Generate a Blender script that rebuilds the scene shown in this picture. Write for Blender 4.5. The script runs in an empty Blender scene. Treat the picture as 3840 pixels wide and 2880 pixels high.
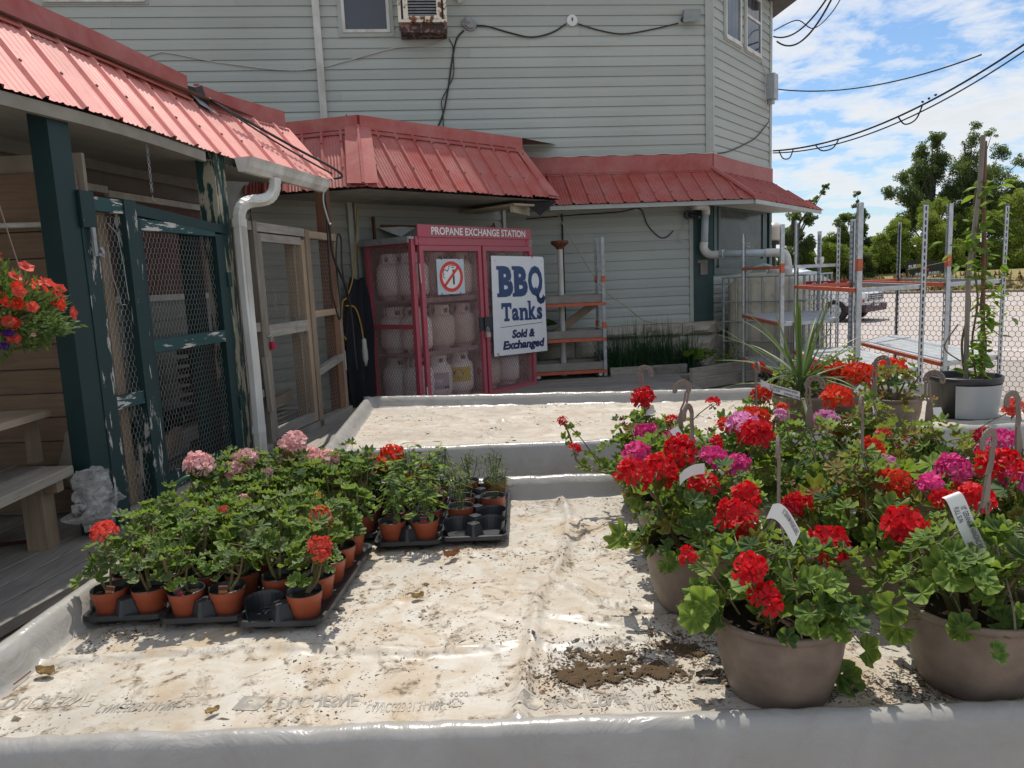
import bpy, bmesh, math, random
import numpy as np
from mathutils import Vector, Matrix, noise as MN
random.seed(7); RN = np.random.default_rng(11)
scene = bpy.context.scene
COL = scene.collection
PI = math.pi
# ---------------------------------------------------------------- camera
CAM_F, CAM_P, CAM_R = 2750.0, math.radians(8.12), math.radians(2.53)
CAM_C = Vector((0, 0, 1.6))
FW = Vector((0, math.cos(CAM_P), -math.sin(CAM_P)))
U0 = Vector((0, math.sin(CAM_P), math.cos(CAM_P)))
RT = math.cos(CAM_R) * Vector((1, 0, 0)) - math.sin(CAM_R) * U0
UP = math.cos(CAM_R) * U0 + math.sin(CAM_R) * Vector((1, 0, 0))
cd = bpy.data.cameras.new('camera')
cd.sensor_width = 36.0; cd.lens = 36.0 * CAM_F / 3840.0
cd.clip_start = 0.05; cd.clip_end = 2000
cam = bpy.data.objects.new('camera', cd); COL.objects.link(cam)
cam.matrix_world = Matrix(((RT.x, UP.x, -FW.x, 0), (RT.y, UP.y, -FW.y, 0), (RT.z, UP.z, -FW.z, 1.6), (0, 0, 0, 1)))
scene.camera = cam
# ---------------------------------------------------------------- light
SUN_EL, SUN_AZ = math.radians(63), math.radians(-4)      # azimuth from +Y towards +X
SUN_DIR = Vector((math.sin(SUN_AZ) * math.cos(SUN_EL), math.cos(SUN_AZ) * math.cos(SUN_EL), math.sin(SUN_EL)))
sl = bpy.data.lights.new('sun', 'SUN'); sl.energy = 3.6; sl.angle = math.radians(0.53); sl.color = (1.0, 0.94, 0.84)
so = bpy.data.objects.new('sun', sl); COL.objects.link(so)
so.rotation_euler = SUN_DIR.to_track_quat('Z', 'Y').to_euler(); so.location = (0, 20, 40)
w = bpy.data.worlds.new('World'); scene.world = w; w.use_nodes = True
nt = w.node_tree; N = nt.nodes; L = nt.links; N.clear()
wo = N.new('ShaderNodeOutputWorld'); bg = N.new('ShaderNodeBackground'); bg.inputs['Strength'].default_value = 0.093
sky = N.new('ShaderNodeTexSky'); sky.sky_type = 'NISHITA'; sky.sun_disc = False
sky.sun_elevation = SUN_EL; sky.sun_rotation = SUN_AZ; sky.air_density = 1.0; sky.dust_density = 0.6; sky.ozone_density = 2.0
tc = N.new('ShaderNodeTexCoord'); sp = N.new('ShaderNodeSeparateXYZ'); L.new(tc.outputs['Generated'], sp.inputs[0])
def wmath(op, a, b=None):
    n = N.new('ShaderNodeMath'); n.operation = op
    for i, q in enumerate((a, b)):
        if q is None: continue
        if isinstance(q, (int, float)): n.inputs[i].default_value = q
        else: L.new(q, n.inputs[i])
    return n.outputs[0]
zc = wmath('ADD', wmath('MAXIMUM', sp.outputs[2], 0.0), 0.16)
cx = wmath('DIVIDE', sp.outputs[0], zc); cy = wmath('DIVIDE', sp.outputs[1], zc)
cb = N.new('ShaderNodeCombineXYZ'); L.new(cx, cb.inputs[0]); L.new(cy, cb.inputs[1])
def wnoise(scale, detail, rough, dist, off):
    mp = N.new('ShaderNodeMapping'); mp.inputs['Location'].default_value = off; L.new(cb.outputs[0], mp.inputs[0])
    n = N.new('ShaderNodeTexNoise'); n.inputs['Scale'].default_value = scale; n.inputs['Detail'].default_value = detail
    n.inputs['Roughness'].default_value = rough; n.inputs['Distortion'].default_value = dist
    L.new(mp.outputs[0], n.inputs['Vector']); return n.outputs['Fac']
big = wnoise(1.5, 2, 0.5, 0.2, (3.1, 1.7, 0)); fine = wnoise(5.2, 9, 0.62, 0.25, (0.4, 2.2, 0))
cl = wmath('ADD', wmath('MULTIPLY', big, 0.5), wmath('MULTIPLY', fine, 0.62))
rp = N.new('ShaderNodeValToRGB'); L.new(cl, rp.inputs[0])
rp.color_ramp.elements[0].position = 0.48; rp.color_ramp.elements[0].color = (0, 0, 0, 1)
rp.color_ramp.elements[1].position = 0.635; rp.color_ramp.elements[1].color = (1, 1, 1, 1)
e = rp.color_ramp.elements.new(0.55); e.color = (0.62, 0.62, 0.62, 1)
crr = N.new('ShaderNodeValToRGB'); L.new(cl, crr.inputs[0])
crr.color_ramp.elements[0].position = 0.50; crr.color_ramp.elements[0].color = (8.4, 8.5, 8.6, 1)
crr.color_ramp.elements[1].position = 0.72; crr.color_ramp.elements[1].color = (7.4, 7.5, 7.6, 1)
hz = wmath('POWER', wmath('SUBTRACT', 1.0, wmath('MAXIMUM', sp.outputs[2], 0.0)), 7.0)
tint = N.new('ShaderNodeMix'); tint.data_type = 'RGBA'; tint.blend_type = 'MULTIPLY'; tint.inputs[0].default_value = 1.0
L.new(sky.outputs[0], tint.inputs[6]); tint.inputs[7].default_value = (0.84, 1.06, 1.24, 1)
mx = N.new('ShaderNodeMix'); mx.data_type = 'RGBA'; L.new(wmath('MULTIPLY', rp.outputs[0], 0.93), mx.inputs[0])
L.new(tint.outputs[2], mx.inputs[6]); L.new(crr.outputs[0], mx.inputs[7])
mh = N.new('ShaderNodeMix'); mh.data_type = 'RGBA'; L.new(wmath('MULTIPLY', hz, 0.45), mh.inputs[0])
L.new(mx.outputs[2], mh.inputs[6]); mh.inputs[7].default_value = (6.6, 7.2, 7.8, 1)
L.new(mh.outputs[2], bg.inputs['Color']); L.new(bg.outputs[0], wo.inputs[0])
vs = scene.view_settings; vs.view_transform = 'Standard'; vs.look = 'None'; vs.gamma = 1.0; vs.use_curve_mapping = False
vs.exposure = 0.27
scene.cycles.max_bounces = 8; scene.cycles.transparent_max_bounces = 16
scene.cycles.use_adaptive_sampling = True; scene.cycles.use_denoising = True
scene.cycles.caustics_reflective = False; scene.cycles.caustics_refractive = False
# ---------------------------------------------------------------- geometry helpers
K = 2212.0 / 3840.0
def ray(px, py): return FW + RT * ((px / K - 1920) / CAM_F) - UP * ((py / K - 1440) / CAM_F)
def at_z(px, py, z): d = ray(px, py); return CAM_C + d * ((z - 1.6) / d.z)      # a point of the photo on a level plane
def at_y(px, py, y): d = ray(px, py); return CAM_C + d * (y / d.y)               # ... or at a known depth
def at_pl(px, py, P, n): d = ray(px, py); n = Vector(n); return CAM_C + d * ((Vector(P) - CAM_C).dot(n) / d.dot(n))

class Fr:            # a vertical plane: s along, d out of it (towards the viewer), z up
    def __init__(self, A, u):
        self.A = Vector((A[0], A[1], 0)); u = Vector((u[0], u[1], 0)); u.normalize()
        self.u = u; self.n = Vector((u.y, -u.x, 0))
    def p(self, s, d, z): return self.A + self.u * s + self.n * d + Vector((0, 0, z))
    def off(self, d, s=0): return Fr((self.A + self.n * d + self.u * s)[:2], self.u)
    def q(self, px, py):
        P = at_pl(px, py, self.A, self.n); return ((P - self.A).dot(self.u), P.z)
WORLD = Fr((0, 0), (1, 0))     # p(s,d,z) = (s, -d, z)

class MB:
    def __init__(self): self.v = []; self.f = []; self.m = []
    def add(self, vs, fs, mi=0):
        b = len(self.v); self.v.extend([tuple(q) for q in vs]); self.f.extend([tuple(i + b for i in t) for t in fs]); self.m.extend([mi] * len(fs)); return self
    def quad(self, a, b, c, d, mi=0): return self.add((a, b, c, d), ((0, 1, 2, 3),), mi)
    def hexa(self, P, mi=0):   # 8 points: bottom 4 then top 4
        return self.add(P, ((3, 2, 1, 0), (4, 5, 6, 7), (0, 1, 5, 4), (1, 2, 6, 5), (2, 3, 7, 6), (3, 0, 4, 7)), mi)
    def box(self, fr, s0, s1, d0, d1, z0, z1, mi=0):
        p = fr.p
        return self.hexa((p(s0, d0, z0), p(s0, d1, z0), p(s1, d1, z0), p(s1, d0, z0), p(s0, d0, z1), p(s0, d1, z1), p(s1, d1, z1), p(s1, d0, z1)), mi)
    def bx(self, x0, x1, y0, y1, z0, z1, mi=0):
        return self.hexa(((x0, y0, z0), (x1, y0, z0), (x1, y1, z0), (x0, y1, z0), (x0, y0, z1), (x1, y0, z1), (x1, y1, z1), (x0, y1, z1)), mi)
    def beam(self, a, b, w, h, up=(0, 0, 1), mi=0):
        a = Vector(a); b = Vector(b); t = (b - a).normalized(); up = Vector(up)
        if abs(t.dot(up)) > .98: up = Vector((0, 1, 0))
        x = t.cross(up).normalized() * (w / 2); y = x.cross(t).normalized() * (h / 2)
        return self.hexa((a - x - y, a + x - y, a + x + y, a - x + y, b - x - y, b + x - y, b + x + y, b - x + y), mi)
    def tube(self, pts, r, n=6, mi=0, cap=True):
        pts = [Vector(q) for q in pts]; m = len(pts)
        rs = r if isinstance(r, (list, tuple)) else [r] * m
        rings = []; prev = None
        for i in range(m):
            t = (pts[min(i + 1, m - 1)] - pts[max(i - 1, 0)])
            if t.length < 1e-9: t = Vector((0, 0, 1))
            t.normalize()
            if prev is None:
                prev = t.orthogonal().normalized()
            x = (prev - t * prev.dot(t))
            x = x.normalized() if x.length > 1e-6 else t.orthogonal().normalized()
            prev = x; y = t.cross(x)
            rings.append([pts[i] + (x * math.cos(2 * PI * k / n) + y * math.sin(2 * PI * k / n)) * rs[i] for k in range(n)])
        vs = [q for rg in rings for q in rg]; fs = []
        for i in range(m - 1):
            for k in range(n):
                a = i * n + k; b = i * n + (k + 1) % n; fs.append((a, b, b + n, a + n))
        if cap: fs.append(tuple(range(n))[::-1]); fs.append(tuple((m - 1) * n + k for k in range(n)))
        return self.add(vs, fs, mi)
    def lathe(self, prof, n=24, c=(0, 0, 0), mi=0, close=False):
        c = Vector(c); vs = []; fs = []; m = len(prof)
        for r, z in prof:
            for k in range(n): vs.append(c + Vector((r * math.cos(2 * PI * k / n), r * math.sin(2 * PI * k / n), z)))
        for i in range(m - 1):
            for k in range(n):
                a = i * n + k; b = i * n + (k + 1) % n; fs.append((a, b, b + n, a + n))
        if close: fs.append(tuple(range(n))[::-1]); fs.append(tuple((m - 1) * n + k for k in range(n)))
        return self.add(vs, fs, mi)
    def grid(self, P, mi=0):      # P[i][j] points
        a = len(P); b = len(P[0]); vs = [q for row in P for q in row]
        return self.add(vs, [(i * b + j, (i + 1) * b + j, (i + 1) * b + j + 1, i * b + j + 1) for i in range(a - 1) for j in range(b - 1)], mi)
    def blob(self, c, r, n=10, k=6, mi=0, amp=0, seed=0, sc=1.0):
        c = Vector(c); rx, ry, rz = r if isinstance(r, (tuple, list)) else (r, r, r); vs = []; fs = []
        for i in range(k + 1):
            th = PI * i / k
            for j in range(n):
                ph = 2 * PI * j / n; d = Vector((math.sin(th) * math.cos(ph), math.sin(th) * math.sin(ph), math.cos(th)))
                q = 1 + amp * MN.noise(d * sc + Vector((seed * 3.7, seed, 0))); vs.append(c + Vector((d.x * rx, d.y * ry, d.z * rz)) * q)
        for i in range(k):
            for j in range(n):
                a = i * n + j; b = i * n + (j + 1) % n; fs.append((a, a + n, b + n, b))
        return self.add(vs, fs, mi)
    def mesh(self, name, mats, smooth=False, org=(0, 0, 0)):
        me = bpy.data.meshes.new(name); o = Vector(org)
        v = np.array([tuple(q) for q in self.v], dtype=float).reshape(-1, 3) - np.array(o)
        me.from_pydata(v.tolist(), [], self.f)
        for x in (mats if isinstance(mats, (list, tuple)) else [mats]): me.materials.append(x)
        if any(self.m): me.polygons.foreach_set('material_index', self.m)
        if smooth: me.polygons.foreach_set('use_smooth', [True] * len(me.polygons))
        me.update(); return me
    def build(self, name, mats, parent=None, smooth=False, org=None):
        if org is None:
            org = wloc(parent) if parent is not None else (0, 0, 0)
        o = bpy.data.objects.new(name, self.mesh(name, mats, smooth, org)); COL.objects.link(o)
        if parent is not None: o.parent = parent
        return o
def wloc(o):
    v = Vector((0, 0, 0))
    while o is not None: v += o.location; o = o.parent
    return v
def tag(o, label=None, cat=None, group=None, kind=None):
    if label: o['label'] = label
    if cat: o['category'] = cat
    if group: o['group'] = group
    if kind: o['kind'] = kind
    return o
def thing(name, loc, label, cat, group=None, rz=0):
    o = bpy.data.objects.new(name, None); COL.objects.link(o); o.location = loc; o.rotation_euler = (0, 0, rz); o.empty_display_size = .1
    return tag(o, label, cat, group)
def part_empty(name, parent, loc=None):
    o = bpy.data.objects.new(name, None); COL.objects.link(o); o.parent = parent
    if loc is not None: o.location = Vector(loc) - wloc(parent)
    return o
def inst(name, me, parent, M, mat=None):
    o = bpy.data.objects.new(name, me); COL.objects.link(o); o.parent = parent; o.matrix_basis = M
    if mat is not None:
        o.material_slots[0].link = 'OBJECT'; o.material_slots[0].material = mat
    return o
def text_mb(txt, size=1.0, offset=0.0, shear=0.0, align='LEFT', xs=1.0, space=1.0):
    cu = bpy.data.curves.new('t', 'FONT'); cu.body = txt; cu.size = size; cu.offset = offset; cu.shear = shear; cu.align_x = align
    cu.space_character = space; cu.resolution_u = 3; cu.fill_mode = 'FRONT'
    ob = bpy.data.objects.new('t', cu); COL.objects.link(ob)
    me = bpy.data.meshes.new_from_object(ob.evaluated_get(bpy.context.evaluated_depsgraph_get()))
    vs = [(v.co.x * xs, v.co.y) for v in me.vertices]; fs = [tuple(p.vertices) for p in me.polygons]
    bpy.data.objects.remove(ob); bpy.data.curves.remove(cu); bpy.data.meshes.remove(me)
    return vs, fs
def fit_text(txt, x0, x1, y0, y1, **kw):     # text filling a rectangle
    vs, fs = text_mb(txt, **kw); a = np.array(vs); lo = a.min(0); hi = a.max(0)
    a = (a - lo) / (hi - lo); a[:, 0] = x0 + a[:, 0] * (x1 - x0); a[:, 1] = y0 + a[:, 1] * (y1 - y0)
    return a.tolist(), fs
def put_text(mb, tf, f, mi=0): vs, fs = tf; mb.add([f(x, y) for x, y in vs], fs, mi); return mb
ORD = ['first', 'second', 'third', 'fourth', 'fifth', 'sixth', 'seventh', 'eighth', 'ninth', 'tenth', 'eleventh', 'twelfth']
# ---------------------------------------------------------------- materials
MATS = {}
class NB:
    def __init__(self, name):
        self.m = bpy.data.materials.new(name); self.m.use_nodes = True; self.nt = self.m.node_tree; self.N = self.nt.nodes; self.L = self.nt.links
        self.b = self.N['Principled BSDF']; self.tc = self.N.new('ShaderNodeTexCoord'); MATS[name] = self.m
    def coord(self, stretch=(1, 1, 1), rot=(0, 0, 0), kind='Object'):
        mp = self.N.new('ShaderNodeMapping'); mp.inputs['Scale'].default_value = stretch; mp.inputs['Rotation'].default_value = rot
        self.L.new(self.tc.outputs[kind], mp.inputs[0]); return mp.outputs[0]
    def noise(self, scale, detail=4, rough=.55, dist=0, stretch=None, vec=None, rot=(0, 0, 0)):
        n = self.N.new('ShaderNodeTexNoise'); n.inputs['Scale'].default_value = scale; n.inputs['Detail'].default_value = detail
        n.inputs['Roughness'].default_value = rough; n.inputs['Distortion'].default_value = dist
        self.L.new(vec if vec is not None else self.coord(stretch or (1, 1, 1), rot), n.inputs['Vector']); return n.outputs['Fac']
    def ramp(self, fac, stops):
        r = self.N.new('ShaderNodeValToRGB'); self.L.new(fac, r.inputs[0]); els = r.color_ramp.elements
        els[0].position = stops[0][0]; els[0].color = self.c4(stops[0][1]); els[1].position = stops[-1][0]; els[1].color = self.c4(stops[-1][1])
        for p, c in stops[1:-1]: e = els.new(p); e.color = self.c4(c)
        return r.outputs[0]
    def c4(self, c): return (c, c, c, 1) if isinstance(c, (int, float)) else (*c[:3], 1)
    def mix(self, fac, a, b, mode='MIX'):
        n = self.N.new('ShaderNodeMix'); n.data_type = 'RGBA'; n.blend_type = mode
        for i, q in ((0, fac), (6, a), (7, b)):
            if isinstance(q, (int, float)) and i == 0: n.inputs[0].default_value = q
            elif isinstance(q, (tuple, list, float, int)): n.inputs[i].default_value = self.c4(q)
            else: self.L.new(q, n.inputs[i])
        return n.outputs[2]
    def math(self, op, a, b=0.0):
        n = self.N.new('ShaderNodeMath'); n.operation = op
        for i, q in enumerate((a, b)):
            if isinstance(q, (int, float)): n.inputs[i].default_value = q
            else: self.L.new(q, n.inputs[i])
        return n.outputs[0]
    def rnd(self): return self.N.new('ShaderNodeObjectInfo').outputs['Random']
    def vary(self, col, amt):       # brightness differing from piece to piece
        h = self.N.new('ShaderNodeHueSaturation'); self.L.new(self.math('ADD', self.math('MULTIPLY', self.rnd(), 2 * amt), 1 - amt), h.inputs['Value'])
        if isinstance(col, (tuple, list)): h.inputs['Color'].default_value = self.c4(col)
        else: self.L.new(col, h.inputs['Color'])
        return h.outputs[0]
    def bump(self, h, strength=.3, dist=.01):
        b = self.N.new('ShaderNodeBump'); b.inputs['Strength'].default_value = strength; b.inputs['Distance'].default_value = dist
        self.L.new(h, b.inputs['Height']); self.L.new(b.outputs[0], self.b.inputs['Normal']); return b
    def set(self, col=None, rough=.6, metal=0, spec=.5, **kw):
        if col is not None:
            if isinstance(col, (tuple, list)): self.b.inputs['Base Color'].default_value = self.c4(col)
            else: self.L.new(col, self.b.inputs['Base Color'])
        if isinstance(rough, (int, float)): self.b.inputs['Roughness'].default_value = rough
        else: self.L.new(rough, self.b.inputs['Roughness'])
        self.b.inputs['Metallic'].default_value = metal; self.b.inputs['Specular IOR Level'].default_value = spec
        for k, v in kw.items(): self.b.inputs[k.replace('_', ' ')].default_value = v
        return self.m
    def translucent(self, col, fac):
        out = self.N['Material Output']; t = self.N.new('ShaderNodeBsdfTranslucent'); ms = self.N.new('ShaderNodeMixShader'); ms.inputs[0].default_value = fac
        if isinstance(col, (tuple, list)): t.inputs[0].default_value = self.c4(col)
        else: self.L.new(col, t.inputs[0])
        self.L.new(self.b.outputs[0], ms.inputs[1]); self.L.new(t.outputs[0], ms.inputs[2]); self.L.new(ms.outputs[0], out.inputs[0])
def plain(name, col, rough=.55, metal=0, dirt=.25, dscale=7, bump=.0, bscale=60, vary=0, spec=.5, dcol=None, stretch=None):
    n = NB(name); f = n.noise(dscale, 6, .62, stretch=stretch)
    dc = dcol or tuple(c * (1 - dirt) for c in col)
    c = n.mix(n.ramp(f, [(.35, 0), (.7, 1)]), col, dc)
    if vary: c = n.vary(c, vary)
    if bump: n.bump(n.noise(bscale, 3), bump, .004)
    return n.set(c, n.math('ADD', n.math('MULTIPLY', f, .25), rough - .12), metal, spec)
def wood(name, a, b, rough=.75, scale=3, stretch=(14, 14, 1), crack=.5, vary=.15, rot=(0, 0, 0), vec='Object'):
    n = NB(name); v = n.coord(stretch, rot, vec)
    g = n.noise(scale, 9, .68, .6, vec=v); k = n.noise(scale * 3.3, 3, .5, .2, vec=v); bl = n.noise(2.3, 3)
    c = n.mix(n.ramp(g, [(.3, 0), (.7, 1)]), a, b); c = n.mix(n.ramp(bl, [(.4, 0), (.75, .55)]), c, tuple(q * .62 for q in a))
    c = n.mix(n.ramp(k, [(.28, crack), (.40, 0)]), c, tuple(q * .3 for q in a)); c = n.vary(c, vary)
    n.bump(g, .5, .004); return n.set(c, rough, 0, .3)
def chipped(name, paint, under, amount=.5, rough=.5, stretch=(6, 6, 1.2), thr=.6):
    n = NB(name); v = n.coord(stretch); f = n.noise(5, 8, .62, .3, vec=v); g = n.noise(40, 4, .6, vec=v); big = n.noise(1.6, 2)
    msk = n.math('ADD', n.math('ADD', n.math('MULTIPLY', f, .72), n.math('MULTIPLY', g, .14)), n.math('MULTIPLY', big, .22))
    k = n.ramp(msk, [(thr, 0), (thr + .02, 1)]); pc = n.mix(n.noise(9, 4), paint, tuple(q * 1.45 for q in paint))
    c = n.mix(k, pc, n.mix(n.noise(30, 4, vec=v), under, tuple(q * .6 for q in under)))
    n.bump(n.math('SUBTRACT', 1.0, k), .4, .002); return n.set(c, n.math('ADD', n.math('MULTIPLY', k, .3), rough), 0, .4)
def siding_mat(name, col):
    n = NB(name); st = n.noise(1.1, 6, .65, 0, (1, 1, 7)); bl = n.noise(.6, 4, .6); sp = n.noise(26, 4, .7)
    c = n.mix(n.ramp(bl, [(.3, 0), (.75, 1)]), col, tuple(q * .86 for q in col))
    c = n.mix(n.ramp(st, [(.55, 0), (.8, .35)]), c, (.30, .27, .21)); c = n.mix(n.ramp(sp, [(.62, 0), (.8, .25)]), c, (.2, .19, .16))
    c = n.vary(c, .05); n.bump(n.noise(90, 2, .5, 0, (.15, .15, 1)), .12, .002); return n.set(c, .62, 0, .35)
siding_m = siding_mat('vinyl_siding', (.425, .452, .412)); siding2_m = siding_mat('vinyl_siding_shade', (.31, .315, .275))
trim_m = plain('vinyl_trim', (.385, .41, .372), .5, dirt=.15)
def roof_mat(name, col):
    n = NB(name); d = n.noise(3.2, 8, .68, .3); s = n.noise(14, 5, .7, 0, (1, 1, .25)); sc = n.noise(60, 3, .6, 2.5)
    c = n.mix(n.ramp(d, [(.40, 0), (.72, .55)]), col, (.46, .25, .22)); c = n.mix(n.ramp(s, [(.60, 0), (.8, .5)]), c, (.16, .07, .06))
    c = n.mix(n.ramp(sc, [(.70, 0), (.76, .7)]), c, (.55, .42, .38)); c = n.vary(c, .05)
    n.bump(n.noise(2.2, 3), .35, .02); return n.set(c, n.ramp(d, [(.3, .45), (.8, .65)]), 0, .4)
red_m = roof_mat('red_metal_roof', (.40, .085, .066)); redf_m = roof_mat('sunlit_faded_red_roof', (.80, .33, .28))  # left roof: faded red, with its sunlit brightness put into the colour
dred_m = roof_mat('red_metal_flashing', (.34, .068, .056))
whitem = plain('white_painted_metal', (.72, .72, .68), .45, dirt=.3, dscale=5, dcol=(.42, .40, .34), stretch=(1, 1, .3))
whitepl = plain('white_plastic', (.74, .74, .72), .4, dirt=.2)
galv = plain('galvanized_steel', (.50, .53, .55), .42, .75, dirt=.3, dscale=24)
galv_d = plain('galvanized_dull', (.40, .42, .43), .55, .4, dirt=.35, dscale=18)
orange_m = plain('orange_paint', (.62, .11, .035), .5, dirt=.45, dscale=20, dcol=(.30, .10, .06))
green_m = chipped('green_paint', (.007, .026, .027), (.62, .60, .53), thr=.70)
green_h = chipped('green_paint_worn', (.008, .029, .030), (.60, .58, .52), thr=.60, stretch=(5, 5, 1))
green_hz = chipped('green_paint_worn_rail', (.012, .05, .052), (.66, .64, .58), thr=.575, stretch=(1.2, 1.2, 7))
green_d = plain('green_paint_plain', (.010, .045, .042), .45, dirt=.2)
deckw = wood('deck_wood', (.20, .18, .155), (.32, .295, .26), stretch=(14, .9, 14), vary=.18)
deckx = wood('deck_wood_across', (.19, .17, .15), (.30, .28, .25), stretch=(1, 14, 14), vary=.18)
greyw = wood('weathered_wood', (.20, .175, .145), (.33, .29, .24), stretch=(13, 13, .9), vary=.15)
greyw_h = wood('weathered_wood_rail', (.23, .21, .185), (.40, .37, .325), stretch=(1, 1, 14), vary=.15)
tanw = wood('tan_wood', (.25, .185, .125), (.37, .285, .20), stretch=(12, 12, .8), crack=.2, vary=.14)
brownw = wood('brown_plank', (.22, .145, .09), (.34, .235, .15), stretch=(.9, .9, 13), crack=.15, vary=.16)
pinew = wood('pine_board', (.30, .225, .15), (.43, .335, .235), stretch=(.8, .8, 12), crack=.12, vary=.12)
redw = wood('red_brown_post', (.15, .075, .045), (.24, .13, .08), stretch=(12, 12, .8), vary=.1)
black_m = plain('black_plastic', (.018, .020, .023), .38, dirt=-.6, dscale=12)
rubber = plain('rubber', (.02, .02, .02), .8)
cable_m = plain('black_cable', (.022, .022, .024), .55)
white_cable = plain('white_cable', (.55, .54, .50), .55)
cream_cable = plain('cream_rope', (.42, .34, .20), .8)
wire_m = plain('chicken_wire', (.52, .52, .50), .45, .55)
pink_m = plain('cage_paint', (.44, .060, .095), .42, dirt=.3, dscale=9, dcol=(.36, .10, .12))
mesh_m = plain('cage_mesh', (.36, .15, .16), .5, dirt=.4, dscale=16, dcol=(.36, .29, .26))
soil_m = (lambda n: (n.bump(n.noise(90, 5, .7), 1.0, .02), n.set(n.mix(n.noise(70, 6, .7), (.012, .009, .007), (.085, .060, .042)), .95, 0, .2))[1])(NB('potting_soil'))
terra = plain('terracotta_plastic', (.40, .095, .045), .42, dirt=.22, dscale=11, vary=.07)
taupe = plain('taupe_plastic', (.215, .160, .122), .5, dirt=.3, dscale=14, vary=.08, dcol=(.135, .10, .075), bump=.12, bscale=40)
taupe_h = plain('taupe_hanger', (.22, .165, .13), .45, dirt=.2)
def glass_mat(name, col, rough=.06):
    return NB(name).set(col, rough, 0, .6)
darkglass = glass_mat('dark_window_glass', (.045, .052, .062), .08)
# ================================================================ the setting: ground, road
def smooth01(t): t = max(0.0, min(1.0, t)); return t * t * (3 - 2 * t)
RD = Vector((.72, .69, 0)); RD.normalize()         # across the road
RA = Vector((-RD.y, RD.x, 0))                      # along the road (far left)
def ground_z(x, y):
    q = x * RD.x + y * RD.y
    return -0.35 * smooth01((q - 9) / 7.0)
ga = NB('gravel_asphalt')
g1 = ga.noise(1.1, 6, .6); g2 = ga.noise(55, 4, .75); g3 = ga.noise(9, 5, .7)
gc = ga.mix(g1, (.37, .325, .295), (.46, .41, .37)); gc = ga.mix(ga.ramp(g2, [(.35, .5), (.62, 0)]), gc, (.17, .15, .135)); gc = ga.mix(ga.ramp(g3, [(.6, 0), (.8, .3)]), gc, (.25, .22, .2))
ga.bump(g2, .6, .02); ground_m = ga.set(gc, .92, 0, .2)
xs = np.concatenate([np.linspace(-400, -30, 8), np.linspace(-25, 45, 57), np.linspace(60, 500, 10)])
ys = np.concatenate([np.linspace(-60, -6, 6), np.linspace(-4, 60, 55), np.linspace(75, 900, 12)])
m = MB(); m.grid([[(x, y, ground_z(x, y)) for y in ys] for x in xs][::-1])
tag(m.build('ground', ground_m, smooth=True), kind='structure')
ra = NB('asphalt_road'); r1 = ra.noise(.5, 5, .6); r2 = ra.noise(40, 4, .8); r3 = ra.noise(.25, 6, .6, .4, (1, 1, 1))
rc = ra.mix(r1, (.42, .365, .335), (.49, .43, .395)); rc = ra.mix(ra.ramp(r2, [(.3, .4), (.6, 0)]), rc, (.2, .17, .16)); rc = ra.mix(ra.ramp(r3, [(.55, 0), (.7, .25)]), rc, (.22, .19, .18))
road_m = ra.set(rc, .9, 0, .25)
def road_pt(q, a, z): P = RD * q + RA * a; return Vector((P.x, P.y, z))
m = MB(); m.quad(road_pt(16.5, 160, -.345), road_pt(16.5, -160, -.345), road_pt(49, -160, -.345), road_pt(49, 160, -.345))
tag(m.build('road', road_m), kind='structure')
linem = plain('road_paint', (.72, .70, .66), .8, dirt=.3, dscale=3)
yelm = plain('road_paint_yellow', (.62, .45, .12), .8, dirt=.3, dscale=3)
def marking(q, w, a0, a1, mt):
    m = MB(); m.quad(road_pt(q, a1, -.340), road_pt(q, a0, -.340), road_pt(q + w, a0, -.340), road_pt(q + w, a1, -.340))
    tag(m.build('road_marking', mt), kind='structure')
for q, mt in ((18.2, linem), (33.2, yelm), (33.7, yelm), (46.8, linem)): marking(q, .16, -150, 150, mt)
for q in (22.6, 27.9, 39.5):
    for i in range(-8, 9): marking(q, .16, i * 9 - 1.5, i * 9 + 1.5, linem)
kerb_m = plain('kerb_concrete', (.34, .25, .21), .85, dirt=.3, dscale=2)
m = MB(); fr = Fr(road_pt(49, 150, 0)[:2], RA * -1)
m.box(fr, 0, 300, 0, -.25, -.345, -.2); tag(m.build('kerb', kerb_m), kind='structure')
va = NB('dry_verge'); v1 = va.noise(.6, 6, .7); v2 = va.noise(14, 5, .8)
verge_m = va.set(va.mix(va.ramp(v1, [(.35, 0), (.65, 1)]), va.mix(v2, (.26, .19, .095), (.40, .31, .16)), va.mix(v2, (.08, .11, .03), (.16, .19, .06))), .95, 0, .1)
m = MB()
m.grid([[road_pt(q, a, -.2 + smooth01((q - 49.2) / 8) * 1.0 + .25 * MN.noise(Vector((q * .3, a * .15, 2)))) if q > 49.3 else road_pt(q, a, -.2) for q in (49.25, 50, 52, 54, 57, 62, 80, 140)] for a in np.linspace(-150, 150, 70)])
tag(m.build('verge', verge_m, smooth=True), kind='structure')
# dry grass and red-leaved scrub along the far kerb: uncountable
m = MB(); vs = []
for i in range(5200):
    q = 49.6 + random.random() ** 1.5 * 5; a = random.uniform(-42, 24); h = random.uniform(.12, .3) * (1 + .6 * (q > 52)); P = road_pt(q, a, -.2 + smooth01((q - 49.2) / 8) * 1.0)
    t = random.uniform(0, PI); d = Vector((math.cos(t), math.sin(t), 0)) * random.uniform(.05, .16); l = Vector((random.uniform(-.12, .12), random.uniform(-.12, .12), h))
    m.add((P - d, P + d, P + l + d * .2), ((0, 1, 2),), 0 if random.random() < .8 else 1)
scrub_r = plain('rust_scrub', (.16, .045, .02), .9, dirt=.5, dscale=1)
straw = plain('straw_grass', (.34, .25, .11), .9, dirt=.5, dscale=.8)
tag(m.build('dry_grass', [straw, scrub_r]), 'dry straw coloured grass along the far kerb', 'grass', kind='stuff')

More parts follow.
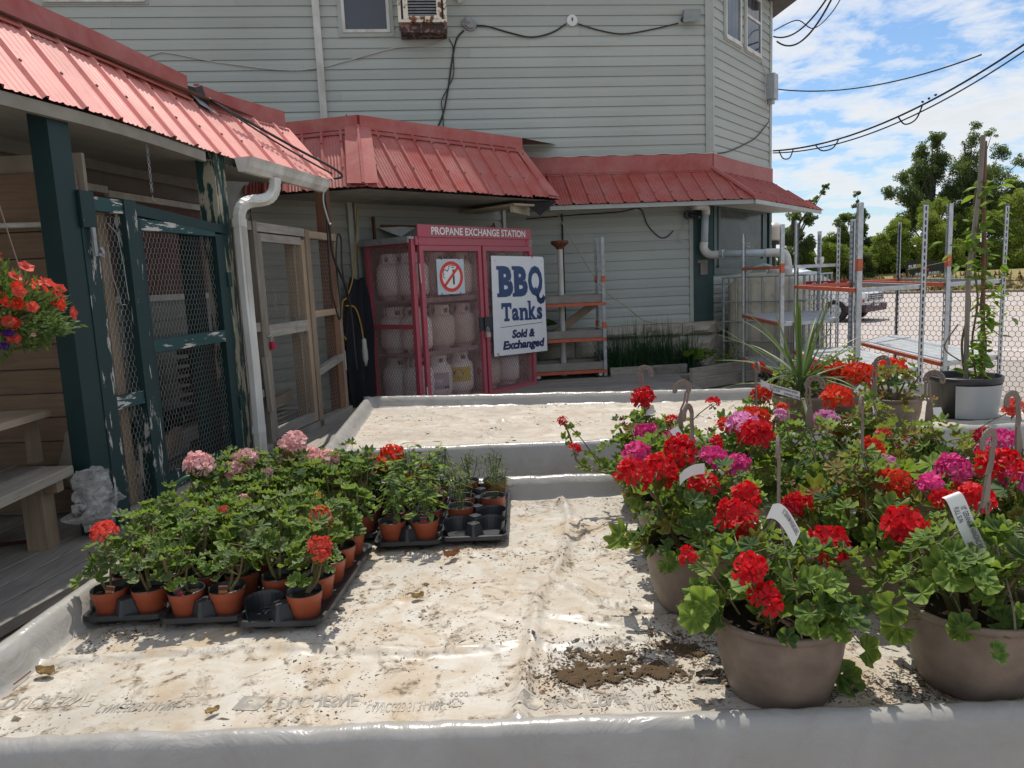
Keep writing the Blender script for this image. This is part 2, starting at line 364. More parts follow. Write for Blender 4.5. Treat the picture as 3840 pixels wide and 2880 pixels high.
# ================================================================ house
HF = Fr((2.65, 9.60), (.994, .111)); BF = Fr((2.65, 9.60), (.62, .79)); BL = 2.19; HT = 5.42; EX = .118
house = thing('house', (2.65, 9.6, 0), 'two-storey house with grey-green vinyl siding and red metal awning roofs', 'house')
PROF = [(0.001, 0), (.017, 0.001), (.0175, .066), (.007, .098), (.003, EX - .001)]
def plank(fr, s0, s1, z, parent, mt, name='siding_plank', prof=PROF, sc=1.0):
    m = MB(); n = len(prof); a = [fr.p(s0, d, z + zz * sc) for d, zz in prof]; b = [fr.p(s1, d, z + zz * sc) for d, zz in prof]
    m.add(a + b, [(i, i + n, i + 1 + n, i + 1) for i in range(n - 1)] + [tuple(range(n)), tuple(range(2 * n - 1, n - 1, -1))])
    return m.build(name, mt, parent)
def clad(fr, s0, s1, z0, z1, parent, mt, joints=0, seed=1):
    rg = random.Random(seed); k = 0; z = z0
    while z < z1 - .02:
        j = [s0]
        for _ in range(joints): j.append(rg.uniform(s0 + .6, s1 - .6))
        j = sorted(j) + [s1]
        for a, b in zip(j[:-1], j[1:]): plank(fr, a + (.0015 if a > s0 else 0), b, z + rg.uniform(-.0012, .0012), parent, mt, sc=min(1, (z1 - z) / EX))
        z += EX
m = MB(); fp = [HF.p(-13, -.01, 0), HF.p(0, -.01, 0), BF.p(BL, -.01, 0), BF.p(BL, -.01, 0) + Vector((-.111, .994, 0)) * 7, HF.p(-13, -7, 0)]
n = len(fp); m.add([q + Vector((0, 0, -.3)) for q in fp] + [q + Vector((0, 0, HT)) for q in fp], [(i, (i + 1) % n, (i + 1) % n + n, i + n) for i in range(n)] + [tuple(range(n, 2 * n))])
m.build('wall', trim_m, house)
m = MB(); ev = [HF.p(-13.4, .36, 0), HF.p(.15, .36, 0), BF.p(BL + .15, .36, 0), BF.p(BL + .4, .1, 0) + Vector((-.111, .994, 0)) * 7.4, HF.p(-13.4, -7.4, 0)]
pk = HF.p(-5, -3.4, HT + 2.0); pk2 = HF.p(-1.5, -3.4, HT + 2.0); n = 5
m.add([q + Vector((0, 0, HT)) for q in ev] + [q + Vector((0, 0, HT + .16)) for q in ev], [(i, (i + 1) % n, (i + 1) % n + n, i + n) for i in range(n)] + [tuple(range(n))[::-1]])
T = [q + Vector((0, 0, HT + .16)) for q in ev]; m.add(T + [pk, pk2], ((0, 1, 6, 5), (1, 2, 6), (2, 3, 6), (3, 4, 5, 6), (4, 0, 5)))
m.build('roof', plain('asphalt_shingle', (.10, .095, .09), .9), house)
ZU = 3.07
clad(HF, -9.4, -.075, ZU, HT, house, siding_m, 1, 3)
clad(BF, .065, BL - .07, ZU, HT, house, siding_m, 0, 4)
clad(HF, -2.75, -.30, .945, 2.62, house, siding_m, 0, 5)
def cboard(fr, s0, s1, z0, z1, name='corner_board', mt=trim_m, d=.03):
    m = MB(); m.box(fr, s0, s1, -.01, d, z0, z1); return m.build(name, mt, house)
cboard(HF, -.078, .012, ZU - .02, HT); cboard(BF, .012, .066, ZU + .02, HT, d=.022); cboard(BF, BL - .075, BL + .012, ZU - .15, HT, d=.028)
cboard(HF, -.305, -.255, .95, 2.5, d=.03)
cboard(HF, -.255, .01, .95, 2.6, mt=green_d, d=.036, name='corner_post')
m = MB(); m.box(BF, BL - .09, BL + .03, -.6, -.01, ZU - .4, 4.2); m.build('downpipe_cover', galv_d, house)
winglass = []
def window(fr, s0, s1, z0, z1, fw=.035, trim=.045, frame_m=whitem, trim_mm=trim_m, pane_m=darkglass, sill=True, mull=None, dd=.024, name='window'):
    w_ = part_empty(name, house, fr.p(s0, 0, z0))
    m = MB(); t = trim
    if t:
        for a, b, c, d in ((s0 - t, s0, z0 - t, z1 + t), (s1, s1 + t, z0 - t, z1 + t), (s0, s1, z0 - t, z0), (s0, s1, z1, z1 + t)): m.box(fr, a, b, -.01, dd + .006, c, d)
        m.build('casing', trim_mm, w_)
    m = MB()
    for a, b, c, d in ((s0, s0 + fw, z0, z1), (s1 - fw, s1, z0, z1), (s0 + fw, s1 - fw, z0, z0 + fw), (s0 + fw, s1 - fw, z1 - fw, z1)): m.box(fr, a, b, 0, dd + .016, c, d)
    if mull:
        for zz in mull: m.box(fr, s0 + fw, s1 - fw, 0, dd + .012, zz - .018, zz + .018)
    m.build('frame', frame_m, w_)
    m = MB(); m.quad(fr.p(s0 + fw, dd, z0 + fw), fr.p(s1 - fw, dd, z0 + fw), fr.p(s1 - fw, dd, z1 - fw), fr.p(s0 + fw, dd, z1 - fw)); m.build('pane', pane_m, w_)
    if sill: m = MB(); m.box(fr, s0 - .02, s1 + .02, 0, dd + .028, z0 - .025, z0 - .002); m.build('sill', frame_m, w_)
    return w_
sg = NB('screened_glass'); sn = sg.noise(300, 2); screen_g = sg.set(sg.mix(sn, (.065, .072, .088), (.085, .093, .11)), .35, 0, .5)
sg = NB('curtained_glass'); sn = sg.noise(7, 4, .6, 1.2, (1, 1, .12)); curt_g = sg.set(sg.mix(sg.ramp(sn, [(.42, 0), (.62, 1)]), (.035, .04, .05), (.12, .125, .135)), .06, 0, .6)
window(HF, -4.475, -3.925, 4.535, 5.25, pane_m=screen_g, sill=False)
window(HF, -7.70, -6.66, 4.90, 5.3, pane_m=darkglass, sill=True)
window(BF, .42, .95, 4.56, 5.32, pane_m=curt_g); window(BF, 1.13, 1.72, 4.56, 5.32, pane_m=curt_g, mull=(5.0,))
sg = NB('reflecting_glass'); sn = sg.noise(.9, 5, .6, .5, (1, 1, 1.6)); refl_g = sg.set(sg.mix(sg.ramp(sn, [(.4, 0), (.6, 1)]), (.03, .034, .034), (.075, .085, .085)), .12, 0, .08)
# shop window low on the canted corner, with the lettering of a poster inside
lw = window(BF, .12, 1.86, 1.66, 2.46, fw=.075, trim=.12, frame_m=green_d, trim_mm=green_d, pane_m=refl_g, sill=True, dd=.03)
m = MB()
for tx, s0, s1, z0, z1 in (('Lotto', 1.02, 1.30, 1.90, 2.0), ('Cash', 1.02, 1.27, 1.76, 1.86)):
    put_text(m, fit_text(tx, s0, s1, z0, z1), lambda x, y: BF.p(x, .033, y))
m.build('window_lettering', plain('pale_lettering', (.42, .44, .46), .5), lw)
clad(BF, .02, BL - .02, .945, 1.60, house, siding_m, 0, 8)
cboard(BF, BL - .10, BL, .95, 2.62, name='corner_post', mt=green_d, d=.04)
# stone foundation, each block a stone
stn = NB('limestone'); q1 = stn.noise(6, 8, .7); q2 = stn.noise(25, 6, .75)
sc_ = stn.mix(stn.ramp(q1, [(.3, 0), (.7, 1)]), (.46, .41, .33), (.60, .56, .48)); sc_ = stn.mix(stn.ramp(q2, [(.55, 0), (.75, .6)]), sc_, (.30, .25, .19)); sc_ = stn.vary(sc_, .1)
stn.bump(q2, .9, .03); stone_m = stn.set(sc_, .9, 0, .2)
def stone(fr, s0, s1, z0, z1, d, seed):
    m = MB(); nx, nz = 7, 5; P = []
    for i in range(nx + 1):
        row = []
        for j in range(nz + 1):
            a = i / nx; b = j / nz; e = min(a, 1 - a, b, 1 - b)
            dd = d * (.35 + .65 * min(1, e * 4)) + .035 * MN.noise(Vector((s0 * 7 + a * 2.5, b * 2.5 + seed, seed * 1.7))) * min(1, e * 5)
            row.append(fr.p(s0 + (s1 - s0) * a, dd, z0 + (z1 - z0) * b))
        P.append(row)
    m.grid(P)
    m.quad(fr.p(s0, -.05, z1), fr.p(s1, -.05, z1), P[-1][-1], P[0][-1])
    for i in range(nx): pass
    m.quad(fr.p(s0, -.05, z0), fr.p(s0, -.05, z1), P[0][-1], P[0][0]); m.quad(fr.p(s1, -.05, z1), fr.p(s1, -.05, z0), P[-1][0], P[-1][-1])
    return m.build('stone', stone_m, house, smooth=False)
s = -2.8; k = 0
for L_ in (.55, .62, .7, .52, .46): stone(HF, s, s + L_ - .008, .785, .94, .14, k); s += L_; k += 1
for row, (z0, z1) in enumerate(((.53, .775), (.27, .52), (-.02, .26))):
    s = -2.8 - .2 * (row % 2)
    while s < .0:
        L_ = random.uniform(.38, .6); e2 = min(s + L_, .05); stone(HF, s, e2 - .012, z0, z1, .09, k); s += L_; k += 1
for row, (z0, z1) in enumerate(((.785, .94), (.4, .775), (0, .39))):
    s = .06
    while s < BL: L_ = .55; stone(BF, s, min(s + L_, BL) - .01, z0, z1, .13 if row == 0 else .09, k); s += L_; k += 1

# ================================================================ metal awning roofs
def rib_prof(w):      # offsets across one panel: a tall rib at its edge, small ones between
    pts = [(0, .0), (.010, .019), (.028, .019), (.040, .0)]
    for k in range(1, 5):
        c = .04 + (w - .04) * k / 5.0; pts += [(c - .011, 0), (c - .004, .0045), (c + .004, .0045), (c + .011, 0)]
    pts.append((w, 0)); return pts
screw_m = plain('screw_head', (.10, .06, .05), .5, .3)
def metal_slope(parent, top, bot, n, rib_w, vclip=None, screws=(.12, .75), mt=red_m, jitter=0, name='roof_panel', shear=0.0):
    """top(t), bot(t): points of the upper and lower edge for t in metres along; panels rib_w wide from t0 to t1"""
    t0, t1 = n; cnt = max(1, int(round((t1 - t0) / rib_w))); w = (t1 - t0) / cnt
    for k in range(cnt):
        a = t0 + k * w; m = MB(); A = []; B = []; rg = random.Random(k * 13 + int(t1 * 100)); ey = rg.uniform(-jitter, jitter)
        for o, h in rib_prof(w):
            P = top(a + o + shear * 0); Q = bot(a + o); nn = ((top(a + .05) - top(a)).cross(Q - P)).normalized()
            if nn.z < 0: nn = -nn
            v0, v1 = vclip(a + o) if vclip else (0, 1)
            A.append(P.lerp(Q, v0) + nn * h); B.append(P.lerp(Q, v1 + (.006 * math.sin(o * 90 + k) + ey if v1 >= 1 else 0)) + nn * h)
        if all((x - y).length < .01 for x, y in zip(A, B)): continue
        np_ = len(A); m.add(A + B, [(i, i + 1, i + 1 + np_, i + np_) for i in range(np_ - 1)])
        for v in screws:
            v0, v1 = vclip(a + .019) if vclip else (0, 1)
            if not v0 + .03 < v < v1 - .01: continue
            P = top(a + .019).lerp(bot(a + .019), v); nn = ((top(a + .05) - top(a)).cross(bot(a) - top(a))).normalized()
            if nn.z < 0: nn = -nn
            c = P + nn * .019; m.tube([c, c + nn * .006], .0075, 6, 1)
        m.build(name, [mt, screw_m], parent)
def band(parent, pts, h, name, mt=dred_m, thick=.025, drop=.03):
    """upright flashing along a polyline of bottom points"""
    m = MB()
    for a, b in zip(pts[:-1], pts[1:]):
        a = Vector(a); b = Vector(b); t = (b - a).normalized(); nn = Vector((t.y, -t.x, 0)).normalized()
        m.hexa((a, a + nn * thick, b + nn * thick, b, a + Vector((0, 0, h)), a + nn * thick + Vector((0, 0, h)), b + nn * thick + Vector((0, 0, h)), b + Vector((0, 0, h))))
        m.hexa([a + Vector((0, 0, 0)), a + nn * .06 + Vector((0, 0, -drop)), b + nn * .06 + Vector((0, 0, -drop)), b, a + Vector((0, 0, .012)), a + nn * .062 + Vector((0, 0, -drop + .012)), b + nn * .062 + Vector((0, 0, -drop + .012)), b + Vector((0, 0, .012))])
    return m.build(name, mt, parent)
ZE = 2.43
def mk_line(a, b): a = Vector(a); b = Vector(b); t = (b - a).normalized(); return lambda x: a + t * x
# right awning: along the house front and round the canted corner
aw = part_empty('awning', house, HF.p(-1, 0, 2.4)); so_ = .64
zt, zb = 2.86, ZE
cz = .40          # how far the eave corner runs past the wall corner
hip_top = HF.p(0.0, .03, zt); hip_bot = HF.p(.30, so_, zb)
L_top = mk_line(HF.p(-2.9, .03, zt), HF.p(0, .03, zt)); L_bot = mk_line(HF.p(-2.9, so_, zb), HF.p(0, so_, zb))
metal_slope(aw, L_top, L_bot, (0.35, 3.2), .205, vclip=lambda t: (0 if t <= 2.9 else min(1, (t - 2.9) / .30), 1), jitter=.004)
bt = BF.p(BL, .03, zt); L2t = mk_line(BF.p(0, .03, zt), bt); d0 = .30 * math.cos(.65) * 0 + .12
L2b = mk_line(BF.p(0, so_, zb), BF.p(BL, so_, zb)); jx = (hip_bot - BF.p(0, so_, zb)).dot(BF.u)
hx = jx
metal_slope(aw, L2t, L2b, (min(hx, 0), BL + .55), .205, vclip=lambda t: ((0 if 0 <= t <= BL else (min(1, t / hx) if t < 0 else min(1, (t - BL) / .55))), 1), jitter=.003)
m = MB(); m.tube([hip_top + Vector((0, -.0, .03)), hip_bot + Vector((0, 0, .02))], .03, 6); m.build('hip_cap', red_m, aw)
band(aw, [HF.p(-2.9, .02, zt), HF.p(0, .02, zt), BF.p(BL, .02, zt)], .2, 'flashing', thick=.03)
m = MB()     # soffit and fascia below
e = [HF.p(-2.6, so_ - .02, zb - .012), hip_bot + Vector((0, .02, -.012)), BF.p(BL + .53, so_ - .02, zb - .012), BF.p(BL, 0, zb - .012), HF.p(0, 0, zb - .012), HF.p(-2.6, 0, zb - .012)]
m.add(e, ((0, 1, 4, 5), (1, 2, 3, 4))); m.build('soffit', plain('soffit_board', (.50, .49, .45), .7, dirt=.3), aw)
m = MB(); m.beam(HF.p(-2.2, so_ - .03, zb - .03), HF.p(.28, so_ - .03, zb - .03), .02, .05); m.beam(hip_bot + Vector((0, .03, -.03)), BF.p(BL + .5, so_ - .03, zb - .03), .02, .05); m.build('fascia', trim_m, aw)
tri = MB(); tri.add((BF.p(BL + .55, so_, zb), BF.p(BL, .03, zt), BF.p(BL, .03, zb)), ((0, 1, 2),)); tri.build('gable_end', dred_m, aw)
m = MB(); wv = []      # pale bead of sealant on top of the flashing
for i in range(40): wv.append(HF.p(-2.75 + 2.75 * i / 39, .045, zt + .2 + .008 + .008 * math.sin(i * 1.3) + .006 * MN.noise(Vector((i * .4, 0, 0)))))
for i in range(1, 20): wv.append(BF.p(BL * i / 19, .045, zt + .2 + .004 - .012 * math.sin(i / 19 * PI)))
m.tube(wv, .007, 5); m.build('sealant_bead', white_cable, aw)

# middle awning on the diagonal
Hb = Vector((-1.168, 6.339, ZE)); dm = Vector((.723, .69, 0)).normalized(); nm = Vector((-dm.y, dm.x, 0))
ZM = 3.0; SB = .42; LM = 2.43
mid = part_empty('porch_roof', house, Hb)
tl = lambda t: Hb + dm * t + nm * SB + Vector((0, 0, ZM - ZE)); bl = lambda t: Hb + dm * t
metal_slope(mid, tl, bl, (0, LM), .203, vclip=lambda t: (max(0, 1 - t / .26) if t < .26 else (0 if t < 2.30 else min(1, (t - 2.30) / .13)), 1), jitter=.012, screws=(.16, .66))
Ht = tl(.26); f2 = Vector((-.97, .24, 0))
metal_slope(mid, lambda t: Ht + f2 * (1.15 - t), lambda t: Hb + f2 * (1.15 - t), (0, 1.15), .2, jitter=.01, screws=(.25, .7))
m = MB(); nn = Vector((0, -.02, .02))    # broad flat hip cover
for sgn, dirv in ((1, dm), (-1, f2)):
    a, b = Ht + nn, Hb + nn; m.add((a, b, b + dirv * .15 + Vector((0, 0, .012)), a + dirv * .13 + Vector((0, 0, .012))), ((0, 1, 2, 3),))
m.tube([Ht + nn, Hb + nn * 1.1], .014, 6); m.build('hip_cover', red_m, mid)
m = MB(); a, b = tl(2.30), bl(LM); m.add((a + Vector((0, 0, .024)), a - dm * .12 + Vector((0, 0, .03)), b - dm * .16 + Vector((0, 0, .03)), b + Vector((0, 0, .024))), ((0, 1, 2, 3),)); m.build('rake_cover', red_m, mid)
band(mid, [Ht + f2 * 1.2 + Vector((0, 0, -.01)), Ht + Vector((0, 0, -.01)), tl(2.30) + Vector((0, 0, -.01))], .115, 'flashing', thick=.03, drop=.045)
m = MB(); z1 = Vector((0, 0, .112)); a, b, c = Ht + f2 * 1.3 + z1, Ht + z1, tl(2.30) + z1      # flat roof behind the flashing, up to the house
m.add((a, b, c, HF.p(-2.0, .02, ZM + .22), HF.p(-6.0, .02, ZM + .24), a + Vector((-1.2, 1.0, .1))), ((0, 1, 2, 3, 4, 5),)); m.build('flat_roof', plain('roll_roofing', (.24, .17, .14), .8, dirt=.4, dscale=4), mid)
m = MB()      # right end, closed with tar paper
m.add((bl(LM) + Vector((0, 0, -.01)), tl(2.30), tl(2.30) + nm * 1.2, bl(LM) + nm * 1.2 + Vector((0, 0, -.01))), ((0, 1, 2, 3),)); m.build('gable_end', plain('tar_paper', (.03, .03, .034), .8), mid)
m = MB(); ce = [Hb + f2 * 1.0 + nm * .02, Hb + nm * .02, bl(LM) + nm * .02 - dm * .03, bl(LM) + nm * 1.05, Hb + nm * 1.05 - dm * .2, Hb + f2 * 1.0 + nm * 1.3]
m.add([q + Vector((0, 0, -.02)) for q in ce], ((0, 1, 2, 3, 4, 5),)); m.build('soffit', plain('porch_soffit', (.34, .33, .29), .8, dirt=.4), mid)
m = MB(); m.beam(bl(2.0) + nm * .1 + Vector((0, 0, -.07)), bl(2.0) + nm * 1.0 + Vector((0, 0, -.07)), .3, .02); m.beam(bl(1.86) + nm * .15 + Vector((0, 0, -.10)), bl(2.38) + nm * .42 + Vector((0, 0, -.10)), .03, .09); m.build('soffit_board', wood('aged_pine', (.36, .31, .22), (.50, .44, .33), stretch=(2, 2, 10)), mid)
m = MB(); a = bl(LM - .04); m.add((a + Vector((0, 0, -.03)), a + nm * .22 - dm * .30 + Vector((0, 0, -.025)), a + nm * .16 - dm * .1 + Vector((0, 0, -.17)), a + nm * .2 + Vector((0, 0, -.02))), ((0, 1, 2), (0, 2, 3), (1, 3, 2))); m.build('torn_tar_paper', MATS['tar_paper'], mid)
MF = Fr((Hb + nm * 1.0)[:2], dm)        # wall of the diagonal porch
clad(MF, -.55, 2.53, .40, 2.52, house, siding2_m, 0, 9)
m = MB(); m.box(MF, -1.0, 2.535, -.6, -.004, .3, 2.6); m.build('wall', trim_m, house)
for s0, s1 in ((.42, .47), (.50, .53), (2.50, 2.545)): m = MB(); m.box(MF, s0, s1, -.01, .045, .4, 2.45); m.build('corner_board', trim_m, house)
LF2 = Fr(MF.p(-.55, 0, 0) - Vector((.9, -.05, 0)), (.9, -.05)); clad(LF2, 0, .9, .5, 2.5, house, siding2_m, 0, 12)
m = MB(); m.box(LF2, -.2, .9, -.3, -.004, .3, 2.6); m.build('wall', trim_m, house)

# left awning over the lean-to
EP = [(-2.10, 1.6), (-1.99, 2.6), (-1.943, 3.007), (-1.843, 3.591), (-1.748, 4.447), (-1.601, 5.155), (-1.318, 5.923)]
EV = [Vector((x, y, ZE)) for x, y in EP]; ES = [0]
for a, b in zip(EV[:-1], EV[1:]): ES.append(ES[-1] + (b - a).length)
def eave(t):
    for i in range(len(EV) - 1):
        if t <= ES[i + 1] or i == len(EV) - 2:
            k = (t - ES[i]) / (ES[i + 1] - ES[i]); p = EV[i].lerp(EV[i + 1], k); return p + Vector((0, 0, -.012 * math.sin(t * 2.1)))
NL = Vector((-.978, .21, 0))
shed = thing('lean_to_shelter', (-2.0, 3.4, .5), 'open lean-to with pink sunlit metal roof and dark green posts beside the deck', 'shelter')
ltop = lambda t: eave(t) + NL * .38 + Vector((0, .10, .44))
roofp = part_empty('roof', shed, (-2.2, 3.4, 2.6))
TE = ES[-1]
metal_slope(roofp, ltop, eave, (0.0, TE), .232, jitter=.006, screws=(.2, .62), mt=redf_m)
tb = ltop(2.62); g0 = [tt for tt in np.linspace(-.0, TE - .35, 12)]
TS = 3.33
band(roofp, [ltop(t) + NL * .01 for t in np.linspace(0, TS - .07, 5)], .135, 'flashing', mt=dred_m, thick=.03, drop=.025)
band(roofp, [ltop(t) + NL * .03 + Vector((0, 0, -.005)) for t in np.linspace(TS + .07, TE - .04, 5)], .13, 'flashing', mt=dred_m, thick=.03, drop=.025)
m = MB(); c = ltop(TS + .06) + Vector((0, 0, .02)); m.hexa((c + NL * .05, c + Vector((.03, -.04, -.05)), c + Vector((.06, .05, -.06)), c + NL * .05 + Vector((0, .08, 0)), c + NL * .08 + Vector((0, 0, .1)), c + Vector((.0, -.03, .07)), c + Vector((.02, .04, .10)), c + NL * .06 + Vector((0, .06, .11)))); m.build('torn_felt', MATS['tar_paper'], roofp)
m = MB(); c = ltop(TS - .06) + Vector((.05, 0, -.02)); m.add((c + Vector((-.02, -.03, .05)), c + Vector((.03, .0, -.02)), c + Vector((.09, .16, -.06)), c + Vector((.01, .14, .02))), ((0, 1, 2, 3),)); m.build('loose_flashing', galv_d, roofp)
m = MB(); q = [ltop(0) + NL * .02 + Vector((0, 0, .02)), ltop(TE - .3) + NL * .02 + Vector((0, 0, .02)), Vector((-2.2, 8.9, 3.0)), HF.p(-9, .05, 2.95), Vector((-7, 1.6, 2.95))]
m.add(q, ((0, 1, 2, 3, 4),)); m.build('flat_roof', MATS['roll_roofing'], roofp)
SF = Fr((-1.96, 3.40), (.162, .987))        # plane of the lean-to's front
# ribbed ceiling
m = MB(); P = []
for k in range(160):
    t = TE * k / 159; r = .007 * (1 if k % 2 else -1); a = eave(t) + NL * .05 + Vector((0, 0, -.035 + r)); b = a + NL * 1.15 + Vector((0, 0, .13)); P.append((a, b))
m.grid(P); m.build('ceiling', plain('ribbed_ceiling', (.37, .36, .32), .7, dirt=.2), shed)
m = MB(); bw = [eave(t) + NL * .03 + Vector((0, 0, -.035)) for t in np.linspace(0, ES[4] + .05, 12)]
for a, b in zip(bw[:-1], bw[1:]): m.beam(a, b, .03, .055)
m.build('fascia', plain('fascia_board', (.30, .27, .22), .7), shed)
BW = SF.off(-1.05)                          # back wall
m = MB(); m.box(BW, -2.4, 4.1, -.2, -.02, .3, 2.9); m.build('wall', trim_m, shed)
def bpart(nm_, s0, s1, d0, d1, z0, z1, mt): m = MB(); m.box(BW, s0, s1, d0, d1, z0, z1); return m.build(nm_, mt, shed)
bpart('beam', -2.4, 4.0, -.02, .10, 2.43, 2.55, plain('grey_beam', (.30, .285, .26), .7)); bpart('panel', -2.4, 4.0, -.02, .03, 2.33, 2.43, plain('taupe_panel', (.22, .195, .175), .7))
bpart('panel', -2.4, 4.0, -.02, .02, 1.60, 2.33, plain('maroon_panel', (.155, .085, .072), .7, dirt=.15))
bpart('trim_strip', -2.4, 1.6, .0, .05, 2.30, 2.345, whitem); bpart('trim_strip', 1.6, 3.6, .0, .055, 2.275, 2.32, whitem); bpart('trim_strip', .5, 4.0, .0, .045, 1.555, 1.60, whitem)
z = .58
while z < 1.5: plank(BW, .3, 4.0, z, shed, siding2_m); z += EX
bpart('kick_board', .3, 3.9, .02, .05, .58, .72, green_h)
# ================================================================ deck
deck = tag(bpy.data.objects.new('deck', None), kind='structure'); COL.objects.link(deck); deck.location = (-2.0, 4, 0)
def rboard(fr, s0, s1, d0, d1, z0, z1, name, mt, parent, sag=.004):
    m = MB(); n = 5; P = []
    for i in range(n + 1):
        k = i / n; s = s0 + (s1 - s0) * k; e = sag * MN.noise(Vector((s * .9, d0 * 9, z1 * 5))); g = .004 * MN.noise(Vector((s * 2.1, d0 * 7 + 3, 0)))
        P.append((fr.p(s, d0 + g, z0), fr.p(s, d1 + g, z0), fr.p(s, d1 + g, z1 + e - .004), fr.p(s, d1 + g - .006 * (1 if d1 > d0 else -1), z1 + e), fr.p(s, d0 + g + .006 * (1 if d1 > d0 else -1), z1 + e), fr.p(s, d0 + g, z1 + e - .004)))
    vs = [q for r in P for q in r]; fs = []
    for i in range(n):
        for k in range(6): a = i * 6 + k; b = i * 6 + (k + 1) % 6; fs.append((a, b, b + 6, a + 6))
    fs.append(tuple(range(6))[::-1]); fs.append(tuple(n * 6 + k for k in range(6)))
    m.add(vs, fs); return m.build(name, mt, parent)
d = .32
while d > -1.0: rboard(SF, -3.0, 3.25, d - .136, d, .455, .5, 'board', deckw, deck, .008); d -= .142
for z0, z1 in ((.285, .44), (.12, .275)): rboard(SF, -3.0, 3.2, .26, .30, z0, z1, 'fascia_board', deckw, deck)
y = 6.1; k = 0
while y < 9.3:
    rboard(WORLD, -1.75 - .0 * k, 1.95 if y < 8.5 else 2.4, -y, -(y + .136), .36, .40 + .002 * (k % 3), 'board', deckx, deck); y += .142; k += 1
rboard(WORLD, -1.7, 1.95, -6.06, -6.09, .12, .39, 'fascia_board', deckx, deck)
# ================================================================ lean-to front
def sp_(name, s0, s1, d0, d1, z0, z1, mt, parent=shed): m = MB(); m.box(SF, s0, s1, d0, d1, z0, z1); return m.build(name, mt, parent)
rboard(Fr(SF.p(-.105, 0, 0), SF.u), 0, .125, -.065, .03, .5, 2.44, 'post', green_m, shed)
sp_('jamb', .018, .112, -.02, .035, .5, 2.08, green_h); sp_('latch_block', .012, .10, .035, .05, 1.92, 2.085, green_m)
m = MB(); m.box(SF, .055, .075, .05, .06, 1.79, 1.92); m.tube([SF.p(.075, .06, 1.80), SF.p(.09, .07, 1.785), SF.p(.095, .07, 1.81), SF.p(.085, .065, 1.83)], .008, 6); m.build('latch', galv_d, shed)
sp_('rail', .112, .335, -.02, .02, 2.005, 2.07, green_hz); sp_('rail', .112, .335, -.015, .02, 1.055, 1.118, green_hz)
sp_('door_post', .335, .425, -.05, .03, .5, 2.075, green_h)
m = MB(); m.hexa([SF.p(.425, -.04, 2.005), SF.p(.425, .02, 2.005), SF.p(1.30, .02, 1.955), SF.p(1.30, -.04, 1.955), SF.p(.425, -.04, 2.065), SF.p(.425, .02, 2.065), SF.p(1.30, .02, 2.005), SF.p(1.30, -.04, 2.005)]); m.build('header', green_m, shed)
sp_('stud', .27, .335, -.16, -.08, .5, 2.05, tanw); sp_('stud', 1.20, 1.31, -.26, -.18, .5, 2.0, green_d)
pl = chipped('peeling_cream_post', (.015, .05, .045), (.50, .46, .34), thr=.55, stretch=(5, 5, .9))
m = MB(); m.box(SF, 1.245, 1.37, -.12, 0, .5, 2.45); m.build('post', pl, shed)
sp_('threshold', .1, 1.3, -.03, .05, .5, .545, greyw_h)
def hexwire(fr, s0, s1, z0, z1, d, w=.03, r=.0009, parent=None, name='chicken_wire', mt=wire_m, warp=.006):
    m = MB(); h = w * .62; seen = set(); vs = []; fs = []
    def P(s, z): return fr.p(s + warp * MN.noise(Vector((s * 6, z * 5, 1))), d + warp * MN.noise(Vector((s * 4, z * 4, 7))), z + warp * MN.noise(Vector((s * 5, z * 6, 4))))
    def edge(a, b):
        a, b = P(*a), P(*b); t = (b - a); x = t.orthogonal().normalized() * r; y = t.normalized().cross(x)
        k = len(vs); 
        for c in (a, b):
            for q in range(3): an = q * 2.0944; vs.append(c + x * math.cos(an) + y * math.sin(an))
        for q in range(3): fs.append((k + q, k + (q + 1) % 3, k + 3 + (q + 1) % 3, k + 3 + q))
    rows = int((z1 - z0) / (h + w * .32)) + 1
    for j in range(rows):
        z = z0 + j * (h + w * .32); o = (w / 2) * (j % 2); s = s0 + o
        while s < s1:
            if z + h < z1: edge((s, z), (s, z + h))                      # upright twist
            if z + h + w * .32 < z1:
                if s - w / 2 > s0: edge((s, z + h), (s - w / 2, z + h + w * .32))
                if s + w / 2 < s1: edge((s, z + h), (s + w / 2, z + h + w * .32))
            s += w
    m.add(vs, fs); return m.build(name, mt, parent)
hexwire(SF, .112, .335, .55, 2.0, 0, parent=shed)
m = MB()
for pts in ([(.20, 1.95), (.26, 1.9), (.28, 1.75), (.285, 1.62), (.29, 1.58)], [(.18, 1.85), (.19, 1.7), (.22, 1.6), (.23, 1.56), (.26, 1.56)], [(1.35, 1.15), (1.31, 1.1), (1.34, 1.05)]): MB().tube([SF.p(s, .03, z) for s, z in pts], .0022, 4).build('loose_wire', wire_m, shed)
for k in range(5):
    s = .9 + .16 * k; MB().tube([SF.p(s + .9, .02, 1.62 - .1 * k), SF.p(s + .93, .035, 1.55 - .1 * k), SF.p(s + .9, .03, 1.5 - .1 * k), SF.p(s + .95, .03, 1.44 - .1 * k)], .0018, 4).build('loose_wire', wire_m, shed)
# the green screen door
door = thing('screen_door', SF.p(.8, 0, .55), 'dark green screen door with chicken wire and peeling middle rail', 'door')
def dp(name, s0, s1, z0, z1, mt, d0=-.025, d1=.018): m = MB(); m.box(SF, s0, s1, d0, d1, z0, z1); return m.build(name, mt, door)
dp('stile', .430, .465, .56, 1.995, green_m); dp('stile', 1.155, 1.245, .56, 1.95, green_m); dp('rail', .465, 1.155, 1.935, 1.99, green_hz); dp('rail', .465, 1.155, 1.298, 1.368, green_hz); dp('rail', .465, 1.155, .56, .64, green_h)
for z in (.85, 1.63): m = MB(); m.box(SF, 1.235, 1.275, .018, .03, z, z + .09); m.build('hinge', green_d, door)
hexwire(SF, .465, 1.155, .64, 1.935, -.005, parent=door)
